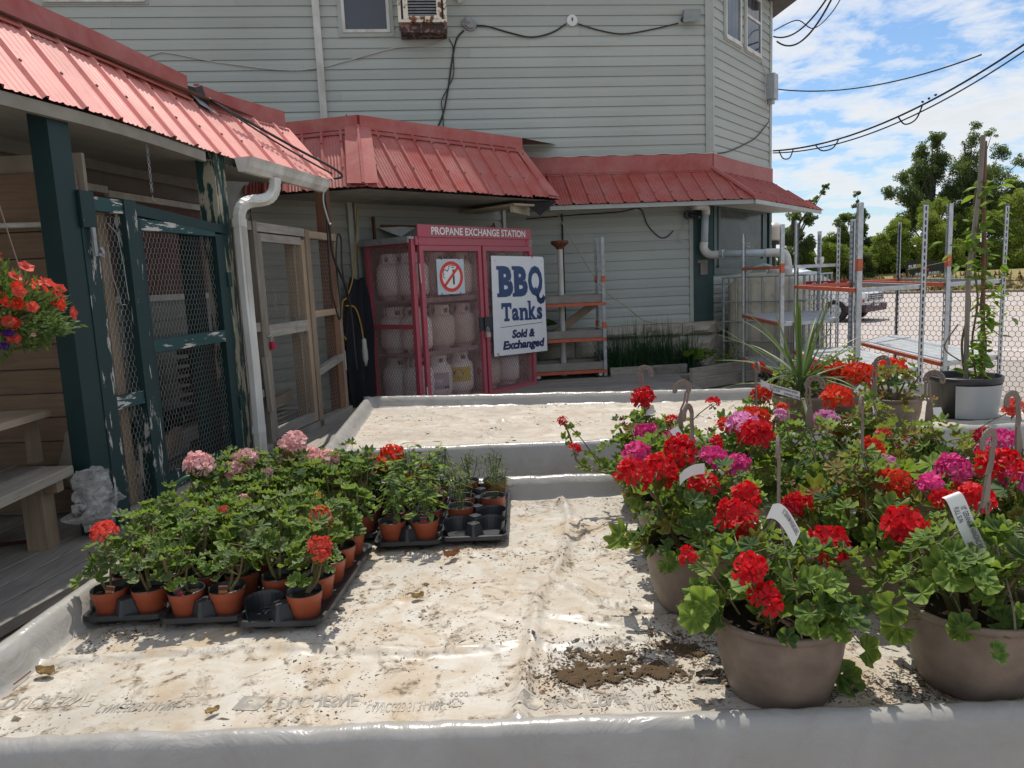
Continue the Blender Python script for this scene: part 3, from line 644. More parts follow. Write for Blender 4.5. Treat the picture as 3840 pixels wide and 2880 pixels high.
# the bare wooden frame and door further on
wf = thing('wooden_screen_frame', SF.p(2.2, 0, .5), 'bare weathered wooden frame with chicken wire beyond the white downspout', 'frame')
def wp(name, s0, s1, d0, d1, z0, z1, mt, par=None): m = MB(); m.box(SF, s0, s1, d0, d1, z0, z1); return m.build(name, mt, par or wf)
wp('post', 1.43, 1.55, -.10, -.02, .5, 2.0, greyw); wp('post', 1.60, 1.655, -.05, .03, .5, 2.06, greyw); wp('post', 2.40, 2.475, -.05, .03, .5, 2.05, tanw); wp('post', 3.03, 3.09, -.06, .0, .55, 2.05, tanw)
m = MB(); m.box(SF, 2.94, 3.04, -.10, -.01, .5, 2.5); m.build('post', redw, wf)
wp('rail', 1.40, 1.60, -.045, .02, 2.0, 2.058, greyw_h); wp('rail', 1.655, 2.40, -.045, .025, 1.995, 2.055, greyw_h); wp('rail', 2.475, 3.10, -.045, .02, 1.99, 2.045, pinew)
wp('rail', 1.40, 1.60, -.04, .02, 1.325, 1.385, greyw_h); wp('rail', 2.475, 2.96, -.04, .02, 1.37, 1.42, pinew); wp('rail', 1.40, 1.60, -.04, .02, .88, .93, greyw_h)
m = MB(); m.beam(SF.p(2.475, 0, .93), SF.p(3.0, 0, 1.0), .05, .055); m.build('rail', greyw_h, wf)
m = MB(); m.beam(SF.p(1.58, .04, 1.15), SF.p(1.60, .04, .78), .03, .05); m.build('turn_button', greyw, wf)
wp('sill', 1.4, 3.1, -.05, .03, .5, .55, greyw_h)
hexwire(SF, 1.40, 1.60, .55, 2.0, -.03, w=.035, parent=wf); hexwire(SF, 2.475, 2.95, .55, 2.0, -.03, w=.035, parent=wf)
wd = thing('screen_door', SF.p(2.0, 0, .55), 'bare wooden screen door with chicken wire and red padlock', 'door')
wp('stile', 1.66, 1.715, -.02, .02, .56, 1.985, greyw, wd); wp('stile', 2.335, 2.395, -.02, .02, .56, 1.97, tanw, wd); wp('rail', 1.715, 2.335, -.02, .02, 1.93, 1.985, greyw_h, wd); wp('rail', 1.715, 2.335, -.02, .022, 1.275, 1.36, greyw_h, wd); wp('rail', 1.715, 2.335, -.02, .02, .56, .63, greyw_h, wd)
m = MB(); m.box(SF, 2.30, 2.335, -.10, -.03, .56, 1.95); m.build('brace', tanw, wd)
hexwire(SF, 1.715, 2.335, .63, 1.93, -.01, w=.032, parent=wd)
pl_ = thing('padlock', SF.p(1.70, .03, 1.18), 'small red padlock on the wooden screen door', 'padlock')
m = MB(); m.box(SF, 1.69, 1.735, .025, .045, 1.19, 1.245); m.build('body', plain('red_lock', (.42, .02, .05), .35), pl_)
m = MB(); m.tube([SF.p(1.70, .035, 1.245), SF.p(1.70, .035, 1.275), SF.p(1.7125, .035, 1.287), SF.p(1.725, .035, 1.275), SF.p(1.725, .035, 1.245)], .004, 6); m.tube([SF.p(1.665, .03, 1.28), SF.p(1.69, .035, 1.29), SF.p(1.715, .035, 1.275)], .006, 6); m.build('shackle', galv_d, pl_)
# clutter inside, seen through the wire
inb = SF.off(-.55)
pile = thing('plant_flat_stack', inb.p(2.0, 0, .5), 'tall dark stack of plastic plant flats behind the wooden screen door', 'stack')
z = .56
dkp = plain('dark_plastic', (.045, .038, .036), .6, dirt=-.8, dscale=6, vary=.3)
while z < 1.28:
    a = random.uniform(-.03, .03); m = MB(); m.box(inb, 1.72 + a, 2.25 + a, -.15, .22 + a, z, z + .035); m.box(inb, 1.78 + a, 2.2 + a, -.1, .18 + a, z - .03, z); m.build('flat', dkp, pile); z += .068
for i, (s0, z0, s1, z1, mt, lb) in enumerate(((.45, .52, 1.35, .68, tanw, 'long tan plank leaning low behind the green screen door'), (.7, .56, 1.5, .60, greyw_h, 'grey batten on the floor behind the green screen door'), (1.0, .62, 2.6, .66, greyw_h, 'long grey batten lying behind both screen doors'), (2.4, .55, 3.3, .63, pinew, 'short pine offcut on the floor at the porch corner'))):
    o = MB().beam(inb.p(s0, .25 - .12 * i, z0), inb.p(s1, .05 - .05 * i, z1), .04, .10).build('plank', mt); tag(o, lb, 'plank', 'loose planks inside the lean-to')
sk = thing('sack', SF.p(.25, -.25, .5), 'lumpy beige burlap sack behind the chicken wire by the green post', 'sack')
burl = plain('burlap', (.42, .36, .28), .9, bump=.6, bscale=60)
m = MB(); m.blob(SF.p(.24, -.28, .78), (.10, .13, .16), 14, 10, amp=.35, seed=2, sc=2); m.build('body', burl, sk, smooth=True)
m = MB(); m.blob(SF.p(.30, -.20, .66), (.12, .1, .07), 12, 8, amp=.5, seed=4, sc=2); m.build('flap', burl, sk, smooth=True)
# partition of wide planks behind the bench
part = thing('plank_partition', (-2.8, 3.66, .5), 'wall of wide brown planks with pale gaps behind the bench', 'wall')
PF = Fr((-2.12, 3.66), (-1, .02)); PF = Fr((-4.2, 3.70), (2.05, -.04))
z = .52
while z < 1.42: rboard(PF, 0, 2.16, -.03, 0, z, z + .118, 'plank', brownw, part, .003); z += .1235
for z0, z1 in ((1.43, 1.61), (1.615, 1.80), (1.805, 1.93), (1.935, 2.21)): rboard(PF, 0, 2.13, -.03, 0, z0, z1, 'plank', brownw, part, .003)
m = MB(); m.box(PF, 0, 2.16, -.06, -.035, .45, 2.3); m.build('backing', plain('pale_backing', (.36, .31, .25), .8), part)
m = MB(); m.tube([PF.p(.2, .10, 1.985), PF.p(2.13, .06, 1.955)], .013, 8); tag(m.build('pipe', whitem), 'thin white pipe fixed across the brown plank wall', 'pipe')
# bench with bag
bench = thing('bench', (-2.2, 2.9, .5), 'weathered wooden bench with thick square leg against the plank wall', 'bench')
BFm = Fr((-1.985, 2.1), (-.02, 1.0))
for k in range(3): rboard(BFm, 0, 1.16 + .03 * k, -.145 * k - .14, -.145 * k, .81, .85, 'board', greyw if k else wood('bench_wood', (.33, .285, .22), (.47, .42, .34), stretch=(13, .8, 13), vary=.1), bench)
for s, d0 in ((1.03, -.10), (.15, -.10), (1.03, -.40), (.15, -.40)): m = MB(); m.box(BFm, s, s + .09, d0 - .07, d0 + .02, .5, .81); m.build('leg', tanw, bench)
m = MB(); m.box(BFm, 1.05, 1.10, -.42, -.02, .755, .81); m.build('apron', tanw, bench)
bagm = NB('clear_poly'); bn = bagm.noise(9, 5, .6, 1.0); bagm.set(bagm.mix(bn, (.66, .64, .60), (.85, .84, .81)), .15, 0, .6); bagm.translucent((.7, .68, .64), .3)
bagm.bump(bagm.noise(16, 4, .6, 1.5), 1.0, .03)
bo = bagm.N['Material Output']; bt = bagm.N.new('ShaderNodeBsdfTransparent'); bx2 = bagm.N.new('ShaderNodeMixShader'); bagm.L.new(bagm.ramp(bagm.noise(11, 4, .6, 2.0), [(.35, .35), (.65, .85)]), bx2.inputs[0]); bagm.L.new(bo.inputs[0].links[0].from_socket, bx2.inputs[1]); bagm.L.new(bt.outputs[0], bx2.inputs[2]); bagm.L.new(bx2.outputs[0], bo.inputs[0])
bag = thing('plastic_bag', (-1.96, 3.30, .6), 'crumpled clear plastic bags hanging from the end of the bench', 'bag')
for sd in range(7):
    rgb = random.Random(sd * 5 + 3); c0 = Vector((-1.955 + rgb.uniform(-.02, .04), 3.30 + rgb.uniform(-.05, .05), .83 - .03 * sd)); G = []; wd0, hh0 = rgb.uniform(.07, .11), rgb.uniform(.12, .2)
    for a in range(19):
        row = []
        for b in range(17):
            u = a / 18 - .5; v = b / 16; q = Vector((u * 7 + sd * 9, v * 6, sd * 2.3)); pin = .35 + .65 * math.sin(min(1, v * 1.25 + .1) * PI) ** .6
            row.append(c0 + Vector((.035 * MN.noise(q * .6) + .012 * MN.noise(q * 1.6) + .06 * math.cos(u * 5) * pin, u * 2 * wd0 * pin + .02 * MN.noise(q * .6 + Vector((0, 9, 0))), -v * hh0 + .015 * MN.noise(q * .8 + Vector((5, 5, 0))))))
        G.append(row)
    MB().grid(G).build('bag', MATS['clear_poly'], bag, smooth=True)
sh_ = thing('side_table', (-2.35, 2.75, .5), 'small pale wooden stand at the left edge above the bench', 'table')
m = MB(); m.bx(-2.60, -2.13, 2.9, 3.35, 1.07, 1.10); m.build('table_top', pinew, sh_)
for x, y in ((-2.24, 2.95), (-2.24, 3.3), (-2.5, 2.95), (-2.5, 3.3)): m = MB(); m.bx(x, x + .045, y, y + .045, .86, 1.07); m.build('leg', tanw, sh_)
# gutter and downspout
gut = thing('downspout', SF.p(1.34, .1, .5), 'white gutter stub and crooked ribbed downspout on the shelter post', 'downspout')
GF = Fr(SF.p(1.33, .11, 0), (eave(ES[5]) - eave(ES[4]))[:2])
gp = [(-.02, .085), (.0, .0), (.045, -.002), (.075, .03), (.085, .06), (.10, .085), (.094, .087), (.078, .063), (.07, .035), (.042, .004), (.004, .006), (-.012, .085)]
m = MB(); a = [GF.p(0, d_, 2.335 + z_) for d_, z_ in gp]; b = [GF.p(1.12, d_, 2.325 + z_) for d_, z_ in gp]; n = len(gp)
m.add(a + b, [(i, (i + 1) % n, (i + 1) % n + n, i + n) for i in range(n)]); m.add(a[:6], (tuple(range(6)),)); m.build('gutter', whitem, gut)
def rect_tube(m, pts, w, h, side, corr=0):
    pts = [Vector(q) for q in pts]; rings = []
    for i, p in enumerate(pts):
        t = (pts[min(i + 1, len(pts) - 1)] - pts[max(i - 1, 0)]).normalized(); x = Vector(side) - t * t.dot(Vector(side)); x.normalize(); y = t.cross(x); k = 1 + corr * (1 if i % 2 else -1)
        rings.append([p + x * (w / 2 * cx_ * k) + y * (h / 2 * cy_ * k) for cx_, cy_ in ((-1, -.6), (-.7, -1), (.7, -1), (1, -.6), (1, .6), (.7, 1), (-.7, 1), (-1, .6))])
    vs = [q for r in rings for q in r]
    m.add(vs, [(i * 8 + k, i * 8 + (k + 1) % 8, (i + 1) * 8 + (k + 1) % 8, (i + 1) * 8 + k) for i in range(len(pts) - 1) for k in range(8)])
def bez(P, n):
    out = []
    for i in range(n):
        t = i / (n - 1); out.append(P[0] * (1 - t) ** 3 + P[1] * 3 * t * (1 - t) ** 2 + P[2] * 3 * t * t * (1 - t) + P[3] * t ** 3)
    return out
oA = GF.p(.36, .045, 2.335); oB = SF.p(1.345, .075, 2.03)
el = bez([oA, oA + Vector((0, 0, -.26)), oB + Vector((0, 0, .24)), oB], 34)
m = MB(); rect_tube(m, el, .075, .06, SF.u, .035); m.build('elbow', whitem, gut)
m = MB(); rect_tube(m, [oB + Vector((0, 0, .01)), SF.p(1.345, .075, 1.6), SF.p(1.34, .085, 1.1), SF.p(1.345, .075, .52)], .078, .06, SF.u)
for k in range(-2, 3): m.beam(SF.p(1.345 + k * .013, .108, 2.02), SF.p(1.345 + k * .013, .108, .55), .004, .006)
m.build('pipe', whitem, gut)
for z in (2.0, .68): m = MB(); rect_tube(m, [SF.p(1.345, .075, z), SF.p(1.345, .075, z + .05)], .088, .07, SF.u); m.build('strap', whitem, gut)
# chain with hook under the eave
chn = MB(); c0 = eave(ES[3] + .38) + NL * .05 + Vector((0, 0, -.06))
for k in range(14):
    c = c0 + Vector((0, 0, -.018 * k)); ax = Vector((1, 0, 0)) if k % 2 else Vector((0, 1, 0)); chn.tube([c + ax * (.006 * math.cos(a)) + Vector((0, 0, .012 * math.sin(a))) for a in np.linspace(0, 2 * PI, 9)], .0018, 4, cap=False)
c = c0 + Vector((0, 0, -.26)); chn.tube([c, c + Vector((0, 0, -.02)), c + Vector((.012, .0, -.03)), c + Vector((.02, 0, -.018))], .002, 4)
tag(chn.build('chain', galv_d), 'rusty hanging chain with a hook under the shelter eave', 'chain')
# garden hose
hs = [(-1.46, 3.02, .1), (-1.50, 3.12, .5), (-1.51, 3.13, .72), (-1.47, 3.16, .79), (-1.41, 3.2, .78), (-1.37, 3.24, .7), (-1.38, 3.28, .3), (-1.45, 3.4, .03), (-1.5, 3.9, .02)]
def smooth_path(P, k=6):
    P = [Vector(q) for q in P]; out = []
    for i in range(len(P) - 1):
        a = P[max(i - 1, 0)]; b = P[i]; c = P[i + 1]; d = P[min(i + 2, len(P) - 1)]
        for j in range(k):
            t = j / k; out.append(.5 * ((2 * b) + (c - a) * t + (2 * a - 5 * b + 4 * c - d) * t * t + (3 * b - a - 3 * c + d) * t ** 3))
    out.append(P[-1]); return out
hosem = plain('green_hose', (.03, .10, .05), .4)
tag(MB().tube(smooth_path(hs), .011, 8).build('garden_hose', hosem, smooth=True), 'green garden hose looping up beside the deck edge', 'hose')
tag(MB().tube(smooth_path([(-1.9, 1.2, .02), (-1.6, 1.75, .015), (-1.50, 2.1, .016), (-1.46, 2.6, .014), (-1.46, 3.0, .05)]), .011, 8).build('garden_hose', hosem, smooth=True), 'green hose lying on the soil at the lower left corner', 'hose')
tag(MB().tube([(-2.9, 3.05, .515), (-2.35, 3.2, .512), (-2.12, 3.26, .512)], .010, 6).build('broom_handle', plain('dark_handle', (.06, .02, .02), .5)), 'dark pole with red end lying under the bench', 'pole')
# soil strip with weeds at the deck's foot
m = MB(); m.grid([[(-2.2 + .9 * i / 12 + .02 * math.sin(j), 1.0 + 2.8 * j / 24, .012 + .03 * abs(MN.noise(Vector((i * .7, j * .5, 3))))) for j in range(25)] for i in range(13)][::-1]); tag(m.build('soil', soil_m, smooth=True), kind='structure')
# cables on the wall and below the roof
def cable(label, pts, r, mt, n=5, name='cable', k=7): return tag(MB().tube(smooth_path(pts, k), r, n).build(name, mt, smooth=True), label, 'cable')
W = lambda s, z, d=.03: HF.p(s, d, z)
cable('black cable looping from round junction box to white disc', [W(-2.98, 4.60), W(-2.8, 4.60), W(-2.5, 4.52), W(-2.25, 4.47), W(-2.0, 4.52), W(-1.82, 4.62)], .009, cable_m)
cable('thin black cable sagging from white disc to floodlight', [W(-1.68, 4.62), W(-1.4, 4.54), W(-1.1, 4.50), W(-.7, 4.56), W(-.42, 4.62)], .008, cable_m)
cable('thick black cable running down the siding below the junction box', [W(-3.06, 4.55), W(-3.15, 4.45), W(-3.22, 4.2), W(-3.28, 3.9), W(-3.36, 3.6), W(-3.46, 3.4), W(-3.56, 3.22)], .011, cable_m)
cable('thin black wire twisting beside the thick cable', [W(-3.24, 4.46), W(-3.2, 4.38), W(-3.2, 4.3), W(-3.21, 4.05), W(-3.30, 3.88), W(-3.37, 3.75), W(-3.36, 3.6), W(-3.37, 3.4), W(-3.4, 3.2)], .006, cable_m)
cable('white cord strung across the siding to the air conditioner', [W(-7.2, 4.13), W(-6.6, 4.32), W(-6.45, 4.33), W(-5.9, 4.22), W(-5.2, 4.13), W(-4.77, 4.15), W(-4.3, 4.26), W(-3.9, 4.36), W(-3.5, 4.39), W(-3.27, 4.45)], .007, white_cable)
cable('white cable hanging below the bay window to the meter box', [BF.p(1.75, .03, 4.5), BF.p(1.86, .05, 4.35), BF.p(1.80, .06, 4.15), BF.p(1.86, .06, 3.95), BF.p(1.95, .06, 3.82)], .008, white_cable)
cable('black wire running diagonally down the canted siding', [BF.p(2.0, .05, 3.72), BF.p(1.85, .04, 3.62), BF.p(1.55, .03, 3.45), BF.p(1.1, .03, 3.3), BF.p(.5, .03, 3.14), BF.p(.15, .03, 3.08)], .008, cable_m)
cable('short black wire poking out above the porch roof', [W(-4.5, 3.62), W(-4.52, 3.5), W(-4.56, 3.3)], .006, cable_m)
g_ = lambda px, py, dy: at_y(px, py, dy)
cable('black cable bundle dropping from the roof valley past the gutter', [ltop(TS + .1) + Vector((.06, 0, .02)), eave(TS + .75).lerp(ltop(TS + .75), .45) + Vector((.03, 0, .04)), eave(TS + 1.15) + Vector((.02, 0, .05)), SF.p(2.55, .16, 2.40), SF.p(2.62, .14, 2.1), SF.p(2.75, .1, 1.85), SF.p(3.0, .08, 1.62), SF.p(3.15, .06, 1.40), SF.p(3.2, .05, 1.0), SF.p(3.22, .05, .85)], .010, cable_m)
cable('thin black cable lying down the pink metal roof', [ltop(TS + .08) + Vector((.06, 0, .03)), eave(TS + .5).lerp(ltop(TS + .5), .55) + Vector((.03, 0, .04)), eave(TS + .8).lerp(ltop(TS + .8), .2) + Vector((.03, 0, .04)), eave(TS + 1.0) + Vector((.03, 0, .04))], .007, cable_m)
cable('black cable looped over the wooden frame rail', [SF.p(2.58, .14, 2.2), SF.p(2.62, .12, 1.95), SF.p(2.66, .1, 1.6), SF.p(2.75, .09, 1.42), SF.p(2.83, .08, 1.33), SF.p(2.9, .07, 1.42), SF.p(2.93, .05, 1.8), SF.p(3.0, .05, 2.03), SF.p(3.1, .04, 2.0), SF.p(3.05, .05, 1.75), SF.p(3.12, .05, 1.5)], .008, cable_m)
cable('white wire loop hanging from the gutter end', [SF.p(2.5, .17, 2.36), SF.p(2.47, .17, 2.25), SF.p(2.55, .17, 2.1), SF.p(2.6, .16, 2.1)], .007, white_cable)
ylw = plain('yellow_cord', (.45, .27, .05), .55)
cable('yellow extension cord hanging from the porch ceiling', [MF.p(.48, .12, 2.42), MF.p(.40, .2, 2.1), MF.p(.28, .28, 1.7), MF.p(.18, .3, 1.5), MF.p(.13, .3, 1.45), MF.p(.10, .3, 1.2), MF.p(.14, .3, 1.1)], .008, ylw)
wl = thing('work_light', MF.p(.30, .3, .9), 'yellow and clear caged work light hanging by the black coat', 'lamp')
m = MB(); m.tube(smooth_path([MF.p(.16, .3, 1.42), MF.p(.26, .3, 1.4), MF.p(.31, .3, 1.25), MF.p(.33, .3, 1.08)]), .008, 6); m.build('cord', ylw, wl)
m = MB(); m.lathe([(.012, .1), (.022, .085), (.026, 0), (.03, -.02), (.03, -.10), (.02, -.13), (.012, -.17), (0, -.17)], 12, MF.p(.335, .3, 1.0)); m.build('housing', plain('clear_plastic', (.55, .54, .48), .3), wl, smooth=True)
m = MB(); m.box(MF, .04, .11, .28, .32, .82, 1.0); tag(m.build('socket_box', whitepl), 'small pale plastic socket box on the porch corner post', 'box')
# ================================================================ plant benches lined with plastic film
def liner_mats(name, base, stain, dark, amt, ds):
    n = NB(name); a = n.noise(2.2, 7, .62, .6); b = n.noise(11, 7, .7, .8); c = n.noise(46, 5, .72); d = n.noise(5, 6, .65, 1.2); e = n.noise(120, 3, .7)
    c0 = n.mix(n.ramp(a, [(.3, 0), (.7, 1)]), base, tuple(q * .88 for q in base))
    c0 = n.mix(n.math('MULTIPLY', n.ramp(d, [(.42, 0), (.68, 1)]), amt), c0, stain)
    c0 = n.mix(n.ramp(n.noise(1.5, 5, .6, .9), [(.48, 0), (.62, .6)]), c0, tuple(q * .66 for q in base))
    c0 = n.mix(n.math('MULTIPLY', n.ramp(b, [(.52, 0), (.66, 1)]), amt * .75), c0, tuple(q * .62 for q in stain))
    c0 = n.mix(n.math('MULTIPLY', n.ramp(n.math('ADD', n.math('MULTIPLY', c, .6), n.math('MULTIPLY', b, .4)), [(.535, 0), (.61, 1)]), ds), c0, dark)
    c0 = n.mix(n.ramp(e, [(.66, 0), (.74, .5 * ds)]), c0, dark)
    n.bump(n.math('ADD', n.math('MULTIPLY', n.noise(3.6, 3, .5, .8), 1.0), n.math('MULTIPLY', n.noise(13, 3, .5, 1.8), .22)), .2, .02)
    n.set(c0, n.ramp(b, [(.4, .36), (.65, .75)]), 0, .4)
    return n.m
floorN = liner_mats('stained_film', (.53, .495, .435), (.38, .285, .18), (.11, .078, .046), .92, .95)
floorF = liner_mats('dusty_film', (.52, .48, .415), (.38, .275, .195), (.19, .13, .085), .68, .45)
rn = NB('film_rim'); r1 = rn.noise(4, 6, .65, .6); r2 = rn.noise(16, 6, .7, .5)
rc_ = rn.mix(rn.ramp(r1, [(.35, 0), (.7, 1)]), (.41, .395, .37), (.33, .315, .29)); rc_ = rn.mix(rn.ramp(r2, [(.58, 0), (.74, .7)]), rc_, (.33, .29, .23))
rn.bump(rn.math('ADD', rn.noise(7, 4, .6, 1.2), rn.math('MULTIPLY', rn.noise(3, 3, .6, .3, (1, 1, .3)), .7)), .28, .03); rn.set(rc_, .26, 0, .55); rn.translucent((.62, .6, .56), .12); rim_m = rn.m
class Bench:
    def __init__(self, c, zf, rims, skirt, folds, amp, slats=0, wr=.004):
        self.c = [Vector((x, y, 0)) for x, y in c]; self.zf = zf; self.rims = rims; self.skirt = skirt; self.amp = amp; self.slats = slats; self.wr = wr
        self.folds = [[Vector((p[0], p[1], 0)) for p in f[0]] + [f[1], f[2]] for f in folds]
        FL, BL_, BR, FR = self.c; self.lenx = ((FR - FL).length + (BR - BL_).length) / 2; self.leny = ((BL_ - FL).length + (BR - FR).length) / 2
    def xy(self, a, b): FL, BL_, BR, FR = self.c; return (FL * (1 - a) + FR * a) * (1 - b) + (BL_ * (1 - a) + BR * a) * b
    def h(self, x, y):
        q = Vector((x, y, 0)); z = self.zf + self.wr * MN.noise(q * 2.6) + self.wr * .5 * MN.noise(q * 6 + Vector((3, 1, 0))); g1 = MN.noise(Vector((q.x * 1.6 + .5 * q.y, q.y * 2.6, 4))); g2 = MN.noise(Vector((q.x * 3.1, q.y * 1.7 - q.x, 8))); z += self.wr * (1.5 * math.exp(-(g1 / .045) ** 2) + 1.1 * math.exp(-(g2 / .05) ** 2))
        for f in self.folds:
            P = f[:-2]; best = 9
            for a, b in zip(P[:-1], P[1:]):
                ab = b - a; t = max(0, min(1, (q - a).dot(ab) / ab.length_squared)); best = min(best, (q - a - ab * t).length)
            best += .012 * MN.noise(q * 6)
            w_, hh = f[-1], f[-2]
            if best < w_ * 3: z += 1.7 * hh * math.exp(-(best / (w_ * .8)) ** 2) * (.7 + .5 * MN.noise(q * 4 + Vector((9, 9, 0))))
        if self.slats:
            t = ((y + .05 * MN.noise(Vector((x * .8, 0, 5)))) / self.slats) % 1.0; z += .006 * math.exp(-((t - .5) / .06) ** 2) - .004 * math.exp(-((t - .6) / .06) ** 2)
        return z
    def build(self, root, fm, rm, nx, ny):
        pr = [(-.012, None), (-.014, -.02), (.0, .0), (.018, .006), (.036, -.002), (.052, -.03), (.062, -.75), (.075, -1)]
        def axis(L_, n):
            lo = [(d, k) for k, (d, _) in enumerate(pr)]; hi = [(L_ - d, k) for k, (d, _) in reversed(list(enumerate(pr)))]
            mid_ = [(t, None) for t in np.linspace(.09, L_ - .09, n)]
            return lo + mid_ + hi
        AX = axis(self.lenx, nx); AY = axis(self.leny, ny); P = []; MI = []
        rl, rr, rf, rb = self.rims
        for i, (x, kx) in enumerate(AX):
            row = []
            for j, (y, ky) in enumerate(AY):
                w_ = self.xy(x / self.lenx, y / self.leny); zf = self.h(w_.x, w_.y); z = zf; sk = False
                for k, left, R in ((kx, i < len(AX) / 2, (rl, rr)), (ky, j < len(AY) / 2, (rf, rb))):
                    if k is None: continue
                    H = R[0] if left else R[1]; off = pr[k][1]
                    if off is None: sk = True; continue
                    zz = self.zf + H * (1 + off) if off <= -.5 else self.zf + H + off
                    z = max(z, zz) if off > -1 else z
                if sk: z = self.zf - self.skirt
                wob = .006 * MN.noise(Vector((w_.x * 5, w_.y * 5, 3))) + .006 * MN.noise(Vector((w_.x * 17, w_.y * 17, 8))) + .004 * MN.noise(Vector((w_.x * 43, w_.y * 43, 2)))
                if kx is not None or ky is not None: w_ = w_ + Vector((wob * .5, wob * .4, 0)); z += wob * (.5 if not sk else 2.0)
                row.append((w_.x, w_.y, z))
            P.append(row)
        m = MB(); m.grid(P[::-1]); NYc = len(AY) - 1; k = len(pr) - 1; nxx = len(AX) - 1
        m.m = [0 if (k <= (nxx - 1 - i) < nxx - k and k <= j < NYc - k) else 1 for i in range(nxx) for j in range(NYc)]
        return m.build('film_liner', [fm, rm], root, smooth=True)
def pz(px, py, z): p = at_z(px, py, z); return (p.x, p.y)
nfold = [([pz(60, 1440, .66), pz(300, 1418, .66), pz(560, 1400, .66), pz(900, 1412, .66), pz(1050, 1400, .66), pz(1140, 1385, .66), pz(1200, 1400, .66), pz(1420, 1378, .66)], .013, .016),
         ([pz(1120, 1552, .66), pz(1135, 1480, .66), pz(1150, 1385, .66), pz(1160, 1300, .66), pz(1215, 1210, .66), pz(1230, 1120, .66), pz(1210, 1080, .66)], .016, .02),
         ([pz(1160, 1330, .66), pz(1330, 1345, .66), pz(1460, 1335, .66)], .012, .018), ([pz(1200, 1250, .66), pz(1290, 1300, .66), pz(1430, 1310, .66)], .009, .014),
         ([pz(870, 1195, .66), pz(1000, 1215, .66), pz(1130, 1270, .66)], .008, .01), ([pz(1215, 1085, .66), pz(1260, 1140, .66), pz(1290, 1200, .66)], .010, .012)]
nb = Bench([(-1.335, 1.405), (-1.30, 3.13), (2.05, 3.10), (2.05, 1.36)], .66, (.085, .06, .032, .085), .20, nfold, 1, wr=.0034)
near_b = thing('plant_bench', (0, 2.2, 0), 'near plant bench lined with stained white plastic film, holding most of the pots', 'bench')
nb.build(near_b, floorN, rim_m, 250, 130)
fb = Bench([(-1.02, 3.80), (-1.13, 5.60), (2.98, 5.02), (3.20, 3.70)], .675, (.075, .06, .065, .075), .21,
           [([pz(900, 885, .68), pz(1000, 905, .68), pz(1090, 912, .68)], .012, .012), ([pz(1090, 910, .68), pz(1045, 945, .68)], .014, .02), ([pz(1400, 960, .68), pz(1500, 920, .68), pz(1560, 900, .68)], .01, .015)], 1, slats=.15, wr=.003)
far_b = thing('plant_bench', (1, 4.6, 0), 'far, nearly empty plant bench lined with pale dusty plastic film', 'bench')
fb.build(far_b, floorF, rim_m, 230, 110)
for root, B in ((near_b, nb), (far_b, fb)):
    for a, b in ((.03, .06), (.97, .06), (.03, .94), (.97, .94), (.5, .94), (.5, .06)):
        p = B.xy(a, b); m = MB(); m.bx(p.x - .045, p.x + .045, p.y - .045, p.y + .045, 0, B.zf - .03); m.build('leg', greyw, root)
    for b in (.04, .5, .96):
        p = B.xy(.02, b); q = B.xy(.98, b); m = MB(); m.beam((p.x, p.y, B.zf - .10), (q.x, q.y, B.zf - .10), .04, .12); m.build('rail', greyw_h, root)
# print on the film, seen through from its back
prn = NB('faded_print'); pn = prn.noise(18, 5, .7); prn.set(prn.mix(prn.ramp(pn, [(.45, 0), (.62, 1)]), (.25, .235, .21), (.48, .42, .34)), .7, 0, .3)
def film_text(txt, px0, px1, py0, py1, **kw):
    a = at_z(px0, py1, .66); b = at_z(px1, py1, .66); y0 = at_z((px0 + px1) / 2, py1, .66).y; y1 = at_z((px0 + px1) / 2, py0, .66).y
    m = MB()
    def f(x, y): yy = y1 - (y - y0); return (x, yy, nb.h(x, yy) + .0013)
    tv, tf = fit_text(txt, a.x, b.x, y0, y1, **kw)
    me = bpy.data.meshes.new('x'); me.from_pydata([(x, y, 0) for x, y in tv], [], tf); bm = bmesh.new(); bm.from_mesh(me)
    bmesh.ops.triangulate(bm, faces=bm.faces); bmesh.ops.subdivide_edges(bm, edges=[e for e in bm.edges if e.calc_length() > .03], cuts=2, use_grid_fill=True)
    m.add([f(v.co.x, v.co.y) for v in bm.verts], [tuple(v.index for v in fc.verts)[::-1] for fc in bm.faces]); bm.free(); bpy.data.meshes.remove(me)
    m.build('print', prn.m, near_b)
for dx in (0, 583, 1172):
    film_text('DUCHESNE', -5 + dx + (15 if dx == 583 else 0), 188 + dx, 1503, 1530, offset=.03, shear=.25)
    film_text('CAN/CGSB 51.34-M86', 205 + dx, 372 + dx, 1518, 1538, offset=.005)
    film_text('6000', 388 + dx, 428 + dx, 1496, 1506, offset=.01)
for px, sg_ in ((500, 1), (1105, 1)):        # dark slanted block with a pale diamond
    m = MB(); c = [at_z(px, 1535, .66), at_z(px + 55, 1535, .66), at_z(px + 85, 1505, .66), at_z(px + 28, 1505, .66)]; G = []
    for i in range(7):
        G.append([(lambda p: (p.x, p.y, nb.h(p.x, p.y) + .0013))((c[0].lerp(c[1], i / 6)).lerp(c[3].lerp(c[2], i / 6), j / 6)) for j in range(7)])
    m.grid(G[::-1])
    del m.f[3 * 6 + 3]; m.m.pop(); m.build('print', prn.m, near_b)
